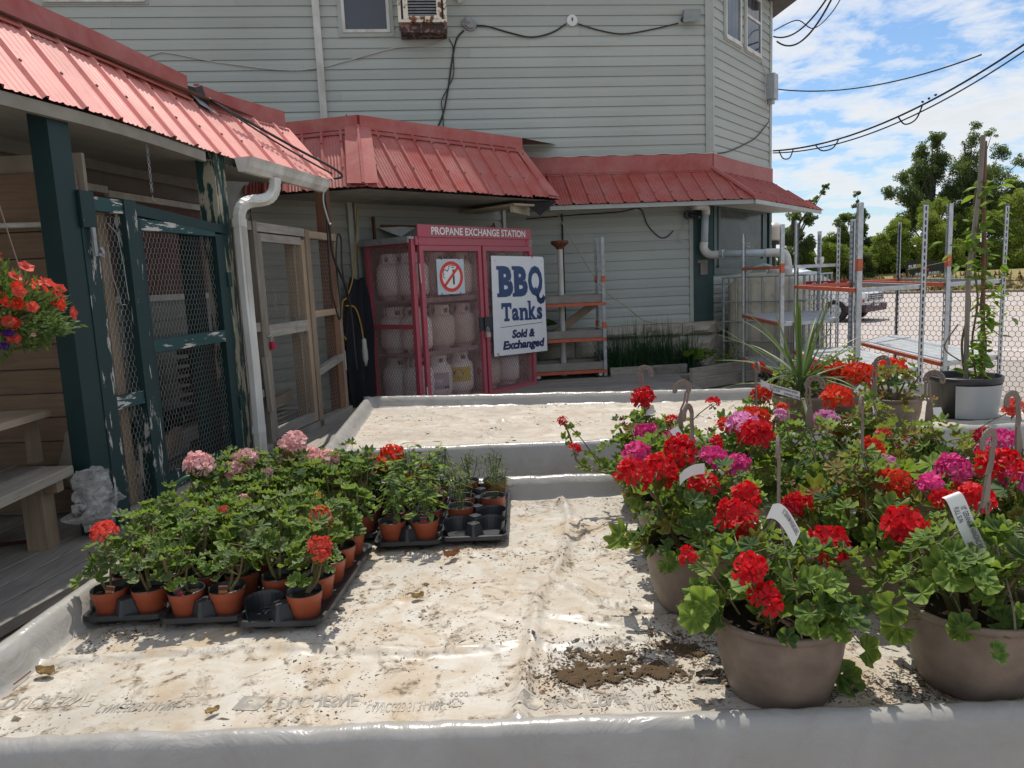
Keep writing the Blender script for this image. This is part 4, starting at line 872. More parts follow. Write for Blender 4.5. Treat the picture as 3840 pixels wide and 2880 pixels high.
for px in (400, 985):                        # maple-leaf outline
    m = MB(); P = [(0, 0), (.3, .15), (.28, .35), (.6, .3), (.5, .5), (.9, .55), (.55, .7), (.6, .95), (.3, .8), (.1, 1), (0, .75), (-.1, 1), (-.3, .8), (-.6, .95), (-.55, .7), (-.9, .55), (-.5, .5), (-.6, .3), (-.28, .35), (-.3, .15)]
    o = at_z(px, 1510, .66)
    for (a, b), (c, d) in zip(P, P[1:] + P[:1]):
        A_ = Vector((o.x + a * .022, o.y - b * .035, 0)); B_ = Vector((o.x + c * .022, o.y - d * .035, 0)); A_.z = nb.h(A_.x, A_.y) + .0025; B_.z = nb.h(B_.x, B_.y) + .0025
        t = (B_ - A_).normalized(); x = Vector((-t.y, t.x, 0)) * .0012; m.quad(A_ - x, B_ - x, B_ + x, A_ + x)
    m.build('print', prn.m, near_b)
# crumbs of soil and mulch: uncountable
def crumbs(B, n, dens, name, label, size, mats):
    m = MB(); k = 0; vs = []; fs = []; ms = []
    while k < n:
        a = random.random(); b = random.random(); p = B.xy(.03 + .94 * a, .05 + .9 * b); d = dens(p)
        if random.random() > d: continue
        k += 1; s_ = size * random.lognormvariate(0, .55); z = B.h(p.x, p.y); an = random.uniform(0, PI)
        ex = Vector((math.cos(an), math.sin(an), 0)) * s_ * random.uniform(.8, 2.2); ey = Vector((-math.sin(an), math.cos(an), 0)) * s_ * random.uniform(.4, 1.0); up = Vector((0, 0, s_ * random.uniform(.25, .8)))
        c = Vector((p.x, p.y, z)); i = len(vs); jj = lambda: Vector((random.uniform(-1, 1), random.uniform(-1, 1), 0)) * s_ * .4
        vs += [c - ex + jj(), c - ey + jj(), c + ex + jj(), c + ey + jj(), c + up + jj()]; fs += [(i, i + 1, i + 4), (i + 1, i + 2, i + 4), (i + 2, i + 3, i + 4), (i + 3, i, i + 4)]; q = random.randrange(len(mats)); ms += [q] * 4
    m.v = vs; m.f = fs; m.m = ms; return tag(m.build(name, mats), label, 'debris', kind='stuff')
cr1 = plain('crumb_dark', (.075, .052, .034), .95); cr2 = plain('crumb_brown', (.17, .11, .065), .95); cr3 = plain('crumb_grey', (.17, .145, .11), .95)
pile_c = [at_z(1330, 1425, .66), at_z(1450, 1405, .66), at_z(1260, 1470, .66), at_z(1420, 1450, .66), at_z(1930, 1500, .66), at_z(2000, 1480, .66)]
def dN(p):
    q = Vector((p.x, p.y, 0)); v = max(0, MN.noise(q * 3.1) + .25) * max(0, MN.noise(q * 9 + Vector((5, 0, 0))) + .35) * .35
    for c in pile_c: v += 3.2 * math.exp(-((q.x - c.x) ** 2 / .013 + (q.y - c.y) ** 2 / .004)) * max(0, .45 + MN.noise(q * 12))
    if q.x > .3: v += .04
    return min(1, v)
crumbs(nb, 21000, dN, 'soil_crumbs', 'brown soil crumbs and mulch scattered over the near bench', .0019, [cr1, cr2, cr3])
crumbs(fb, 1500, lambda p: max(0, MN.noise(Vector((p.x, p.y, 0)) * 2.5)) * (1 if p.x > .3 else .35), 'soil_crumbs', 'fine dark crumbs scattered over the far bench', .0032, [cr1, cr2])
m = MB(); st_ = .0045; cells = {}       # matted layer of mulch under the crumbs
for c in pile_c[:4]:
    for ix in range(-48, 49):
        for iy in range(-26, 27): cells[round((c.x + ix * st_) / st_), round((c.y + iy * st_) / st_)] = 1
def mul(ix, iy):
    q = Vector((ix * st_, iy * st_, 0)); v = 0
    for c in pile_c[:4]: v = max(v, math.exp(-((q.x - c.x) ** 2 / .016 + (q.y - c.y) ** 2 / .0042)))
    return v + .8 * MN.noise(q * 12) + .75 * MN.noise(q * 41) + .5 * MN.noise(q * 95) - .86
vid = {}
def mv(ix, iy):
    if (ix, iy) not in vid: x, y = ix * st_, iy * st_; vid[ix, iy] = len(m.v); m.v.append((x, y, nb.h(x, y) - .0005 + .009 * max(0, min(.7, mul(ix, iy))) + .0035 * (1 + MN.noise(Vector((x * 150, y * 150, 0)))) ))
    return vid[ix, iy]
for (ix, iy) in cells:
    if mul(ix, iy) > 0: m.f.append((mv(ix, iy), mv(ix + 1, iy), mv(ix + 1, iy + 1), mv(ix, iy + 1))); m.m.append(0)
mlm = NB('mulch'); mlm.bump(mlm.noise(160, 4, .7), .8, .01); mlm.set(mlm.mix(mlm.noise(55, 6, .75), (.05, .034, .021), (.17, .115, .065)), .95, 0, .15)
tag(m.build('mulch_patch', mlm.m, smooth=True), 'matted brown mulch patch on the film left of the front basket', 'mulch', kind='stuff')
# dry fallen leaves on the film
dryl = plain('dry_leaf', (.34, .15, .06), .8, dirt=.5, dscale=40); dryl2 = plain('dry_leaf_tan', (.42, .29, .12), .8, dirt=.5, dscale=40)
def dead_leaf(px, py, L_, W_, curl, rot, mt, label, seed):
    p = at_z(px, py, .66); m = MB(); G = []
    for i in range(9):
        u = i / 8 * 2 - 1; row = []
        for j in range(7):
            v = j / 6 * 2 - 1; wd_ = W_ * math.sqrt(max(0, 1 - u * u)) * (1 + .25 * MN.noise(Vector((u * 3, v, seed))))
            row.append(Vector((u * L_, v * wd_, curl * (v * v * .8 + u * u * .4) + .004 + .008 * MN.noise(Vector((u * 3 + seed, v * 3, 0))))))
        G.append(row)
    m.grid(G); st = MB()
    o = m.build('dry_leaf', mt, smooth=True, org=(0, 0, 0)); o.location = (p.x, p.y, nb.h(p.x, p.y) + .003); o.rotation_euler = (0, 0, rot); return tag(o, label, 'leaf')
dead_leaf(977, 1212, .030, .013, .022, .5, dryl, 'reddish brown curled leaf on the near bench below the black trays', 1)
dead_leaf(903, 1298, .019, .010, .014, .2, dryl2, 'tan dry seed husk lying mid near bench', 2)
dead_leaf(100, 1462, .026, .014, .018, -.1, dryl2, 'crumpled tan dry leaf near the left rim of the near bench', 3)
dead_leaf(1530, 1470, .030, .012, .012, .1, plain('dark_leaf', (.06, .045, .03), .7), 'dark flat dead leaf beside the front basket', 4)
dead_leaf(460, 1545, .016, .009, .010, .6, dryl2, 'small yellow dry leaf at the front lip of the near bench', 5)
tag(MB().tube([at_z(30, 1478, .672), at_z(66, 1450, .672)], .0022, 5).build('twig', plain('twig', (.22, .10, .06), .8)), 'thin reddish twig by the left rim of the near bench', 'twig')
# ================================================================ propane cage
CF = Fr((-.874, 6.884), (1.119, 1.45)); CW, CD, CZ, CT = 1.84, .64, .38, 2.02
cage = thing('propane_cage', CF.p(.9, -.3, .4), 'dusty red metal cage for propane tanks with a lettered header', 'cage')
def cp(name, s0, s1, d0, d1, z0, z1, mt=pink_m, par=None): m = MB(); m.box(CF, s0, s1, d0, d1, z0, z1); return m.build(name, mt, par or cage)
for s, d in ((0, 0), (CW - .05, 0), (0, -CD + .04), (CW - .05, -CD + .04)): cp('post', s, s + .05, d - .045, d, CZ, CT - .01)
cp('rail', .05, CW - .05, -.04, -.005, CZ, CZ + .05); cp('rail', .0, .045, -CD + .05, -.05, CZ, CZ + .05); cp('rail', .003, .04, -CD + .05, -.05, 1.175, 1.215); cp('rail', .0, .045, -CD + .05, -.05, CT - .06, CT - .012)
cp('rail', CW - .045, CW, -CD + .05, -.05, CZ, CZ + .05); cp('rail', .05, CW - .05, -CD, -CD + .03, CT - .06, CT - .012)
for s in (.1, 1.0, CW - .12): cp('foot', s, s + .05, -.08, -.03, .40 - .0, CZ + .002) if False else None
m = MB(); m.box(CF, -.03, CW + .02, -CD - .03, .005, CT - .01, CT + .012); m.box(CF, -.04, -.03, -CD - .03, .0, CT - .045, CT + .012); m.build('top_sheet', galv_d, cage)
for z in (.905, 1.425): m = MB(); m.box(CF, .05, CW - .05, -CD + .02, -.05, z, z + .02); m.box(CF, .05, CW - .05, -.05, -.035, z - .01, z + .035); m.build('shelf', plain('shelf_mesh_%d' % (z * 100), (.28, .2, .19), .6), cage)
cp('header', .04, CW, -.02, .02, 1.955, 2.035)
hd = cp('header_sign', .06, CW + .005, .02, .035, 2.03, 2.142)
m = MB(); put_text(m, fit_text('PROPANE EXCHANGE STATION', .24, CW - .10, 2.050, 2.124, offset=.028), lambda x, y: CF.p(x, .038, y)); m.build('lettering', plain('white_vinyl', (.80, .80, .78), .5, dirt=.08), hd)
def expanded(fr, s0, s1, z0, z1, d, parent, w=.034, h=.058, r=.0030):
    m = MB(); vs = []; fs = []
    def strand(a, b):
        A_ = fr.p(a[0], d, a[1]); B_ = fr.p(b[0], d, b[1]); t = (B_ - A_); x = t.cross(fr.n).normalized() * r; y = fr.n * r * .9; k = len(vs)
        vs.extend([A_ - x, A_ + y, A_ + x, A_ - y, B_ - x, B_ + y, B_ + x, B_ - y])
        for q in range(4): fs.append((k + q, k + (q + 1) % 4, k + 4 + (q + 1) % 4, k + 4 + q))
    nxx = int((s1 - s0) / w); nz = int((z1 - z0) / h); w = (s1 - s0) / nxx; h = (z1 - z0) / nz
    for i in range(nxx):
        for j in range(nz):
            s = s0 + i * w; z = z0 + j * h
            strand((s, z + h / 2), (s + w / 2, z + h)); strand((s + w / 2, z + h), (s + w, z + h / 2)); strand((s, z + h / 2), (s + w / 2, z)); strand((s + w / 2, z), (s + w, z + h / 2))
    m.add(vs, fs); return m.build('wire_mesh', mesh_m, parent)
CS = Fr(CF.p(0, 0, 0), -CF.n)      # left side of the cage, going back
CSi = Fr(CF.p(.012, 0, 0), -CF.n)
expanded(Fr(CF.p(.012, -CD + .05, 0), CF.n), 0, CD - .10, CZ + .05, CT - .06, 0, cage); expanded(Fr(CF.p(CW - .012, -CD + .05, 0), CF.n), 0, CD - .10, CZ + .05, CT - .06, 0, cage, w=.05, h=.09)
for (a, b), nme in (((.075, .972), 'left'), ((1.0, CW + .02), 'right')):
    dr = part_empty('door', cage, CF.p(a, .02, CZ)); t = .05; z0, z1 = CZ + .005, 1.95
    for s0, s1, q0, q1 in ((a, a + t, z0, z1), (b - t, b, z0, z1), (a + t, b - t, z0, z0 + t), (a + t, b - t, z1 - t, z1)): cp('frame', s0, s1, -.005, .03, q0, q1, par=dr)
    expanded(CF, a + t, b - t, z0 + t, z1 - t, .008, dr)
m = MB(); m.box(CF, .89, .965, .032, .04, 1.085, 1.225); m.box(CF, 1.0, 1.09, .032, .04, 1.075, 1.225); m.box(CF, .95, 1.03, .04, .055, 1.10, 1.22); m.build('latch', plain('dark_latch', (.03, .033, .035), .5), cage)
m = MB(); m.tube([CF.p(.06, .035, 1.78), CF.p(.065, .04, 1.6)], .006, 5); m.tube([CF.p(.06, .035, .62), CF.p(.06, .04, .42)], .006, 5); m.build('hinge_pin', whitem, cage)
for s in (.085, CW - .06):
    for z in (1.975, 2.015): m = MB(); m.tube([CF.p(s, .02, z), CF.p(s, .028, z)], .012, 6); m.build('bolt', pink_m, cage)
lk = thing('padlock', CF.p(.985, .06, 1.02), 'brass padlock on the latch of the red cage', 'padlock')
m = MB(); m.box(CF, .955, 1.015, .045, .07, 1.015, 1.065); m.build('body', plain('brass', (.52, .46, .36), .4, .3), lk)
m = MB(); m.tube([CF.p(.968, .058, 1.065), CF.p(.968, .058, 1.105), CF.p(.985, .058, 1.12), CF.p(1.002, .058, 1.105), CF.p(1.002, .058, 1.065)], .005, 6); m.build('shackle', galv, lk)
# tanks
tank_w = plain('tank_white', (.80, .78, .75), .40, dirt=.3, dscale=6, dcol=(.62, .54, .48), vary=.10)
tank_b = plain('tank_beige', (.62, .53, .45), .45, dirt=.3, dscale=6, dcol=(.46, .35, .27), vary=.10)
def tank_parts():
    R = .153; out = {}
    m = MB(); m.lathe([(.0, .022), (.08, .024), (.122, .036), (.145, .06), (R, .095), (R, .285), (.148, .315), (.132, .343), (.10, .362), (.05, .370), (.0, .372)], 28); out['body'] = m.mesh('tank_body', tank_w, True)
    m = MB(); m.lathe([(.098, 0), (.104, 0), (.104, .04), (.108, .052)], 24); m.lathe([(.098, 0), (.098, .04)], 24); out['foot_ring'] = m.mesh('tank_foot', tank_w, True)
    m = MB(); r0, r1 = .098, .105; n = 36
    for k in range(n):
        a, b = 2 * PI * k / n, 2 * PI * (k + 1) / n; open_ = (k % 12) in (3, 4, 5, 8, 9)
        segs = ((.335, .375), (.42, .45)) if open_ else ((.335, .45),)
        if 31 <= k <= 33: segs = ((.335, .365),)
        for z0, z1 in segs:
            P = []
            for z in (z0, z1):
                for r_, an in ((r0, a), (r1, a), (r1, b), (r0, b)): P.append((r_ * math.cos(an), r_ * math.sin(an), z))
            m.hexa(P)
    out['collar'] = m.mesh('tank_collar', tank_w)
    m = MB(); m.lathe([(.0, .365), (.022, .365), (.022, .40), (.012, .405), (.012, .42), (.026, .42), (.026, .433), (0, .433)], 10); m.tube([(0, 0, .39), (.05, 0, .39)], .014, 8); out['valve'] = m.mesh('tank_valve', plain('valve_metal', (.30, .25, .18), .45, .6), True)
    return out
TP = tank_parts(); tno = 0
def add_tank(s, d, z, label, mt=tank_w, rot=None):
    t = thing('propane_tank', CF.p(s, d, z), label, 'tank', 'propane tanks in the red cage'); t.rotation_euler = (0, 0, random.uniform(0, 6.28) if rot is None else rot)
    for nme, me in TP.items(): inst(nme, me, t, Matrix(), None if nme == 'valve' else mt)
    return t
rowz = (CZ + .05, .925, 1.445); rown = ('bottom', 'middle', 'top'); sx = (.215, .545, .875, 1.22, 1.56)
tanks = {}
dims = {0: (.20, .47, .80, 1.25, 1.60), 1: (.215, .545, .875, 1.22, 1.56), 2: (.215, .545, .875, 1.22, 1.56)}
for r in range(3):
    for c, s in enumerate(dims[r]):
        mt = tank_b if (r, c) in ((2, 1), (2, 2), (1, 2), (1, 1), (0, 3)) else tank_w
        tanks[r, c] = add_tank(s, -.21, rowz[r], 'white propane tank, %s from the left on the %s shelf of the red cage' % (ORD[c], rown[r]) if mt is tank_w else 'dusty beige propane tank, %s from the left on the %s shelf of the red cage' % (ORD[c], rown[r]), mt)
    for c, s in enumerate((.20, .60)): tanks[r, c + 5] = add_tank(s, -.49, rowz[r], 'white tank, %s in the back row of the %s shelf of the red cage' % (ORD[c], rown[r]))
def wrap(t, txt, a0, a1, z0, z1, mt, name='lettering', rr=.1545, **kw):
    m = MB(); tv, tf = fit_text(txt, a0, a1, z0, z1, **kw); v2 = [(rr * math.cos(a), rr * math.sin(a), z) for a, z in tv]; m.add(v2, tf); o = m.build(name, mt, t, org=(0, 0, 0)); return o
def label_band(t, a0, a1, z0, z1, mt, rr=.1537, name='label_band'):
    m = MB(); m.grid([[(rr * math.cos(a), rr * math.sin(a), z) for z in (z0, z1)] for a in np.linspace(a0, a1, 16)]); return m.build(name, mt, t, smooth=True, org=(0, 0, 0))
lav = plain('label_lavender', (.45, .38, .42), .5); ylb = plain('label_yellow', (.62, .46, .02), .45, dirt=.2); pur = plain('label_purple', (.10, .05, .20), .5); wv_ = MATS['white_vinyl']; brk = plain('label_dark', (.10, .06, .06), .5)
tk = tanks[0, 1]; tk['label'] = 'white propane tank with script lettering on a mauve band, bottom shelf of cage'; tk.rotation_euler = (0, 0, -PI / 2 - .25)
label_band(tk, -1.2, 1.2, .14, .28, lav); label_band(tk, -1.2, 1.2, .115, .145, pur, rr=.1541); wrap(tk, 'Home', -.75, .05, .205, .25, wv_, shear=.3, offset=.01); wrap(tk, 'King', .02, .75, .175, .225, wv_, shear=.3, offset=.01); wrap(tk, 'PROPANE CYLINDER', -.8, .8, .12, .138, wv_)
tk = tanks[0, 2]; tk['label'] = 'propane tank with a wide yellow label and round dark emblem, bottom shelf of cage'; tk.rotation_euler = (0, 0, -PI / 2 - .2)
label_band(tk, -1.1, 1.2, .15, .30, ylb); m = MB(); ring = [(a, z) for a, z in ((.35 * math.cos(t_) + .25, .048 * math.sin(t_) + .228) for t_ in np.linspace(0, 2 * PI, 20, endpoint=False))]
m.add([(.1546 * math.cos(a), .1546 * math.sin(a), z) for a, z in ring], (tuple(range(20)),)); m.build('emblem', brk, tk, org=(0, 0, 0)); wrap(tk, 'PROPANE', -.9, -.2, .20, .22, brk); wrap(tk, 'GAS', -.02, .52, .212, .245, ylb, rr=.1551, offset=.02)
tk = tanks[0, 3]; tk['label'] = 'dusty propane tank with a small red flame mark, behind the right cage door'; tk.rotation_euler = (0, 0, -PI / 2 - .2)
flm = plain('flame_red', (.45, .04, .02), .5); m = MB(); fp_ = [(-.5, .20), (-.42, .17), (-.30, .16), (-.18, .175), (-.12, .21), (-.2, .235), (-.24, .215), (-.28, .26), (-.36, .225), (-.42, .245)]
m.add([(.1546 * math.cos(a), .1546 * math.sin(a), z) for a, z in fp_], (tuple(range(10)),)); m.build('emblem', flm, tk, org=(0, 0, 0)); wrap(tk, 'PROPANE', 0, .6, .25, .27, lav); label_band(tk, -.5, .9, .13, .135, lav); label_band(tk, -.5, .9, .29, .294, lav)
tk = tanks[1, 2]; tk.rotation_euler = (0, 0, -PI / 2); wrap(tk, 'Cylinder', -.7, .7, .22, .26, lav, shear=.2)
# signs on the doors
sgn = thing('no_smoking_sign', CF.p(.48, .04, 1.48), 'square no-smoking sign wired to the left cage door', 'sign')
m = MB(); m.box(CF, .286, .680, .034, .039, 1.482, 1.822); m.build('panel', plain('pale_blue_metal', (.50, .58, .63), .4, dirt=.1), sgn)
def disc(m, c, r0, r1, sx_, f, n=40, mi=0):
    for k in range(n):
        a, b = 2 * PI * k / n, 2 * PI * (k + 1) / n; q = lambda r, t: f(c[0] + r * sx_ * math.cos(t), c[1] + r * math.sin(t))
        m.add((q(r0, a), q(r1, a), q(r1, b), q(r0, b)), ((0, 1, 2, 3),), mi) if r0 > 0 else m.add((q(0, 0), q(r1, a), q(r1, b)), ((0, 1, 2),), mi)
fs1 = lambda x, y: CF.p(x, .0405, y); fs2 = lambda x, y: CF.p(x, .0418, y); fs3 = lambda x, y: CF.p(x, .043, y)
c = (.485, 1.652); m = MB(); disc(m, c, 0, .155, 1.14, fs1); m.build('disc', wv_, sgn)
m = MB(); m.add([fs2(.505, 1.575), fs2(.53, 1.575), fs2(.53, 1.72), fs2(.505, 1.72)], ((0, 1, 2, 3),)); m.add([fs2(.49, 1.735), fs2(.53, 1.735), fs2(.53, 1.742), fs2(.49, 1.742)], ((0, 1, 2, 3),)); m.add([fs2(.49, 1.752), fs2(.53, 1.752), fs2(.53, 1.759), fs2(.49, 1.759)], ((0, 1, 2, 3),))
def stroke(m, P, w_, f):
    for a, b in zip(P[:-1], P[1:]):
        t = Vector((b[0] - a[0], b[1] - a[1])); t.normalize(); n = Vector((-t.y, t.x)) * w_; t = t * w_ * .5
        m.add([f(a[0] - n.x - t.x, a[1] - n.y - t.y), f(b[0] - n.x + t.x, b[1] - n.y + t.y), f(b[0] + n.x + t.x, b[1] + n.y + t.y), f(a[0] + n.x - t.x, a[1] + n.y - t.y)], ((0, 1, 2, 3),))
stroke(m, [(.48, 1.758), (.455, 1.752), (.45, 1.73), (.44, 1.712), (.415, 1.71)], .0035, fs2); stroke(m, [(.43, 1.70), (.405, 1.722), (.38, 1.715), (.372, 1.69), (.385, 1.675), (.365, 1.665), (.372, 1.645), (.395, 1.64)], .0035, fs2)
m.build('pictogram', black_m, sgn)
m = MB(); disc(m, c, .115, .150, 1.14, fs3); stroke(m, [(.385, 1.565), (.585, 1.74)], .014, fs3); m.build('prohibition_ring', plain('sign_red', (.66, .045, .03), .45, dirt=.1), sgn)
m = MB()
for s, z in ((.35, 1.82), (.60, 1.82), (.60, 1.49), (.33, 1.49)): m.tube([CF.p(s, .03, z - .01), CF.p(s + .01, .05, z), CF.p(s + .005, .03, z + .015)], .003, 4)
m.build('wire_tie', cable_m, sgn)
bb = thing('bbq_sign', CF.p(1.55, .06, .78), 'large white BBQ Tanks sign wired to the right cage door', 'sign')
B0 = Vector((1.085, .80)); B1 = Vector((2.065, .762)); B2 = Vector((2.055, 1.838)); B3 = Vector((1.105, 1.852))
def bs(x, y, d=.052): # 0..1 on the board
    q = (B0 * (1 - x) + B1 * x) * (1 - y) + (B3 * (1 - x) + B2 * x) * y; return CF.p(q.x, d, q.y)
m = MB(); m.hexa((bs(0, 0, .045), bs(0, 0, .051), bs(1, 0, .051), bs(1, 0, .045), bs(0, 1, .045), bs(0, 1, .051), bs(1, 1, .051), bs(1, 1, .045))); m.build('panel', plain('sign_white', (.76, .77, .78), .4, dirt=.08), bb)
blue = plain('sign_blue', (.018, .055, .165), .4, dirt=.15); navy = plain('sign_navy', (.012, .028, .105), .4, dirt=.15)
bsf = lambda x, y: bs(x, y, .0535)
def letters(txt, x0, x1, y0, y1, off, mt, shear=0, serif=(), name='lettering', space=1.0):
    vs, fs = text_mb(txt, offset=off, shear=shear, space=space); a = np.array(vs); lo = a.min(0); hi = a.max(0); m = MB()
    sx_ = lambda x: x0 + (x - lo[0]) / (hi[0] - lo[0]) * (x1 - x0); sy_ = lambda y: y0 + (y - lo[1]) / (hi[1] - lo[1]) * (y1 - y0)
    m.add([bsf(sx_(x), sy_(y)) for x, y in vs], fs)
    for (xa, xb, ya, yb) in serif: m.add([bs(xa, ya, .0538), bs(xb, ya, .0538), bs(xb, yb, .0538), bs(xa, yb, .0538)], ((0, 1, 2, 3),))
    return m.build(name, mt, bb)
for ch, x0, x1 in (('B', .115, .375), ('B', .395, .655)): letters(ch, x0, x1, .59, .90, .055, blue, serif=((x0 - .035, x0 + .06, .862, .90), (x0 - .035, x0 + .06, .59, .628)))
letters('O', .665, .955, .59, .905, .045, blue)
m = MB(); stroke(m, [(.80, .66), (.845, .60), (.86, .555), (.90, .535), (.95, .545), (.975, .575)], .030, lambda x, y: bs(x, y, .054)); m.build('lettering', blue, bb)
TX = ((('T', .15, .325, .345, .53), ((.145, .175, .47, .53), (.30, .33, .47, .53), (.19, .285, .345, .372))), (('a', .335, .465, .345, .475), ()), (('n', .485, .635, .345, .475), ((.47, .55, .345, .365), (.57, .65, .345, .365), (.47, .52, .455, .475))), (('k', .655, .80, .345, .545), ((.64, .72, .345, .365), (.745, .815, .345, .365), (.635, .69, .525, .545))), (('s', .815, .925, .345, .475), ()))
for (ch, x0, x1, y0, y1), sf in TX: letters(ch, x0, x1, y0, y1, .04, blue, serif=sf)
m = MB(); m.add([bsf(.12, .283), bsf(.92, .307), bsf(.92, .312), bsf(.12, .288)], ((0, 1, 2, 3),)); m.build('rule', black_m, bb)
letters('Sold &', .32, .76, .165, .255, .05, navy, shear=.18); letters('Exchanged', .15, .95, .03, .145, .05, navy, shear=.18)
m = MB()
for x, y in ((.06, .95), (.95, .95), (.9, .05)): m.tube([bs(x, y, .05), bs(x, y, .056)], .006, 6)
m.build('screw', galv, bb)
m = MB()
for x, y in ((.72, 1.0), (.95, 1.0), (.03, .02)): m.tube([bs(x, y, .03), bs(x + .02, y + .01, .06), bs(x + .05, y - .015, .056)], .003, 4)
m.build('wire_tie', cable_m, bb)
# black coat hung between cage and wall
coat = MB(); cpz = CF.p(-.10, -CD + .02, 0); G = []
for i in range(19):
    u = i / 18; row = []
    for j in range(25):
        v = j / 24; wd_ = .10 + .17 * min(1, v * 2.2) - (.10 * max(0, v - .55) * 2) + .02 * math.sin(v * 9); x = (u - .5) * 2 * wd_ - .05 * v + (.07 if v > .6 else 0) * (v - .6)
        row.append(cpz + CF.u * (x * .75 - .05) + CF.n * (.03 * math.sin(u * 14 + v * 3) + .02 * MN.noise(Vector((u * 4, v * 5, 1))) + .05 * math.sin(u * PI)) + Vector((0, 0, 1.66 - 1.22 * v + .05 * abs(u - .5))))
    G.append(row)
coat.grid(G); tag(coat.build('coat', plain('black_cloth', (.012, .014, .019), .9, dirt=.3), smooth=True), 'long black coat hanging beside the left side of the red cage', 'coat')
# rusty bits on the porch wall
rust = plain('rust', (.20, .07, .035), .85, dirt=.5, dscale=30)
m = MB(); m.box(MF, .80, 1.62, .03, .055, 2.185, 2.205); tag(m.build('rusty_strip', rust), 'rusty perforated strip fixed to the porch wall above the cage', 'metal strip')
m = MB(); m.box(MF, .705, .725, .02, .05, 2.0, 2.28); tag(m.build('rusty_strip', rust), 'upright rusty strap on the porch wall left of the cage header', 'metal strip')
m = MB(); m.tube([MF.p(2.3, .05, 2.15), MF.p(2.3, .07, 2.22), MF.p(2.32, .07, 2.25), MF.p(2.34, .07, 2.2)], .01, 6); tag(m.build('hook', rust), 'rusty hook on the porch wall right of the cage header', 'hook')
m = MB(); P = [MF.p(.76, .05, 2.17), MF.p(1.0, .09, 2.185), MF.p(1.2, .08, 2.18), MF.p(1.05, .13, 2.12), MF.p(.95, .16, 2.075), MF.p(.85, .14, 2.11)]; m.add(P, ((0, 1, 4, 5), (1, 2, 3, 4))); tag(m.build('torn_sheet', whitem), 'torn white sheet hanging from the rusty strip above the cage', 'sheet')
# ================================================================ wheeled plant racks
rackdeck = plain('rack_deck', (.55, .57, .58), .5, .15, dirt=.3, dscale=9)
def perf_post(m, P, ux, uy, z0, z1, w=.045, pitch=.05, mi=0):
    """U-shaped upright: two perforated faces along ux and uy, open behind; oval holes are real openings"""
    P = Vector((P[0], P[1], 0)); ux = Vector((ux[0], ux[1], 0)).normalized(); uy = Vector((uy[0], uy[1], 0)).normalized(); n = int((z1 - z0) / pitch)
    m.quad(P + Vector((0, 0, z0)), P + ux * w + Vector((0, 0, z0)), P + ux * w + Vector((0, 0, z1)), P + Vector((0, 0, z1)), mi)
    for f in (uy,):
        for k in range(n):
            a = z0 + k * pitch; b = a + pitch; q = lambda s, z: P + f * (s * w) + Vector((0, 0, z))
            O = [q(0, a), q(1, a), q(1, b), q(0, b)]; I = [q(.32, a + .012), q(.5, a + .006), q(.68, a + .012), q(.68, b - .012), q(.5, b - .006), q(.32, b - .012)]
            m.add(O + I, ((0, 1, 6, 5, 4), (1, 2, 7, 6), (2, 3, 9, 8, 7), (3, 0, 4, 9)), mi)
    for f, g in ((ux, uy), (uy, ux)):     # folded lips
        e = P + f * w; m.quad(e + Vector((0, 0, z0)), e + g * .014 + Vector((0, 0, z0)), e + g * .014 + Vector((0, 0, z1)), e + Vector((0, 0, z1)), mi)
def rack(label, posts, z0, z1, shelves, grp, trays=None, bands=()):
    c = sum((Vector((p[0], p[1], 0)) for p in posts), Vector()) / 4; r = thing('plant_rack', (c.x, c.y, z0), label, 'rack', grp); n = 4
    for i, p in enumerate(posts):
        q = Vector((p[0], p[1], 0)); a = Vector((*posts[(i + 1) % 4], 0)) - q; b = Vector((*posts[i - 1], 0)) - q; m = MB(); perf_post(m, q, a, b, z0, z1); m.build('post', galv, r)
        for z in (z0 + .62, z0 + 1.25, z0 + 1.45 + .1 * (i % 2)):
            m = MB(); o = q - (a.normalized() + b.normalized()) * .002; m.tube([], 0) if False else None
            for f in (a.normalized(), b.normalized()):
                nn = Vector((f.y, -f.x, 0)); nn = nn if nn.dot(q - c) > 0 else -nn
                m.quad(q + nn * .0015 + Vector((0, 0, z)), q + f * .045 + nn * .0015 + Vector((0, 0, z)), q + f * .045 + nn * .0015 + Vector((0, 0, z + .085)), q + nn * .0015 + Vector((0, 0, z + .085)))
            if (i + int(z * 10)) % 3 == 0: m.build('paint_band', orange_m, r)
    for si, z in enumerate(shelves):
        P = [Vector((*p, z)) for p in posts]; ins = [p.lerp(Vector((c.x, c.y, z)), .03) for p in P]; sh = part_empty('shelf', r, (c.x, c.y, z))
        for i in range(4):
            a, b = ins[i], ins[(i + 1) % 4]; m = MB(); m.beam(a, b, .03, .03); m.build('edge', orange_m if i in (2, 3) else galv, sh)
        m = MB(); nsl = 26
        for k in range(nsl):
            t = (k + .5) / nsl; a = ins[0].lerp(ins[1], t); b = ins[3].lerp(ins[2], t); m.beam(a + Vector((0, 0, .018)), b + Vector((0, 0, .018)), .015 if k % 4 else .019, .006)
        for k in range(1, 14):
            t = k / 14; a = ins[0].lerp(ins[3], t); b = ins[1].lerp(ins[2], t); m.beam(a + Vector((0, 0, .012)), b + Vector((0, 0, .012)), .02, .006)
        if z < 1.2: tag(m.build('deck_mesh', rackdeck, sh), kind='stuff')
    m = MB()
    for p in posts:
        q = Vector((*p, 0)).lerp(Vector((c.x, c.y, 0)), .08); zz = z0 - .0
        m = MB(); m.tube([q + Vector((-.02, 0, z0 - .04)), q + Vector((.02, 0, z0 - .04))], .055, 14); m.build('wheel', rubber, r)
    return r
GR = 'galvanised plant racks with orange shelf edges'
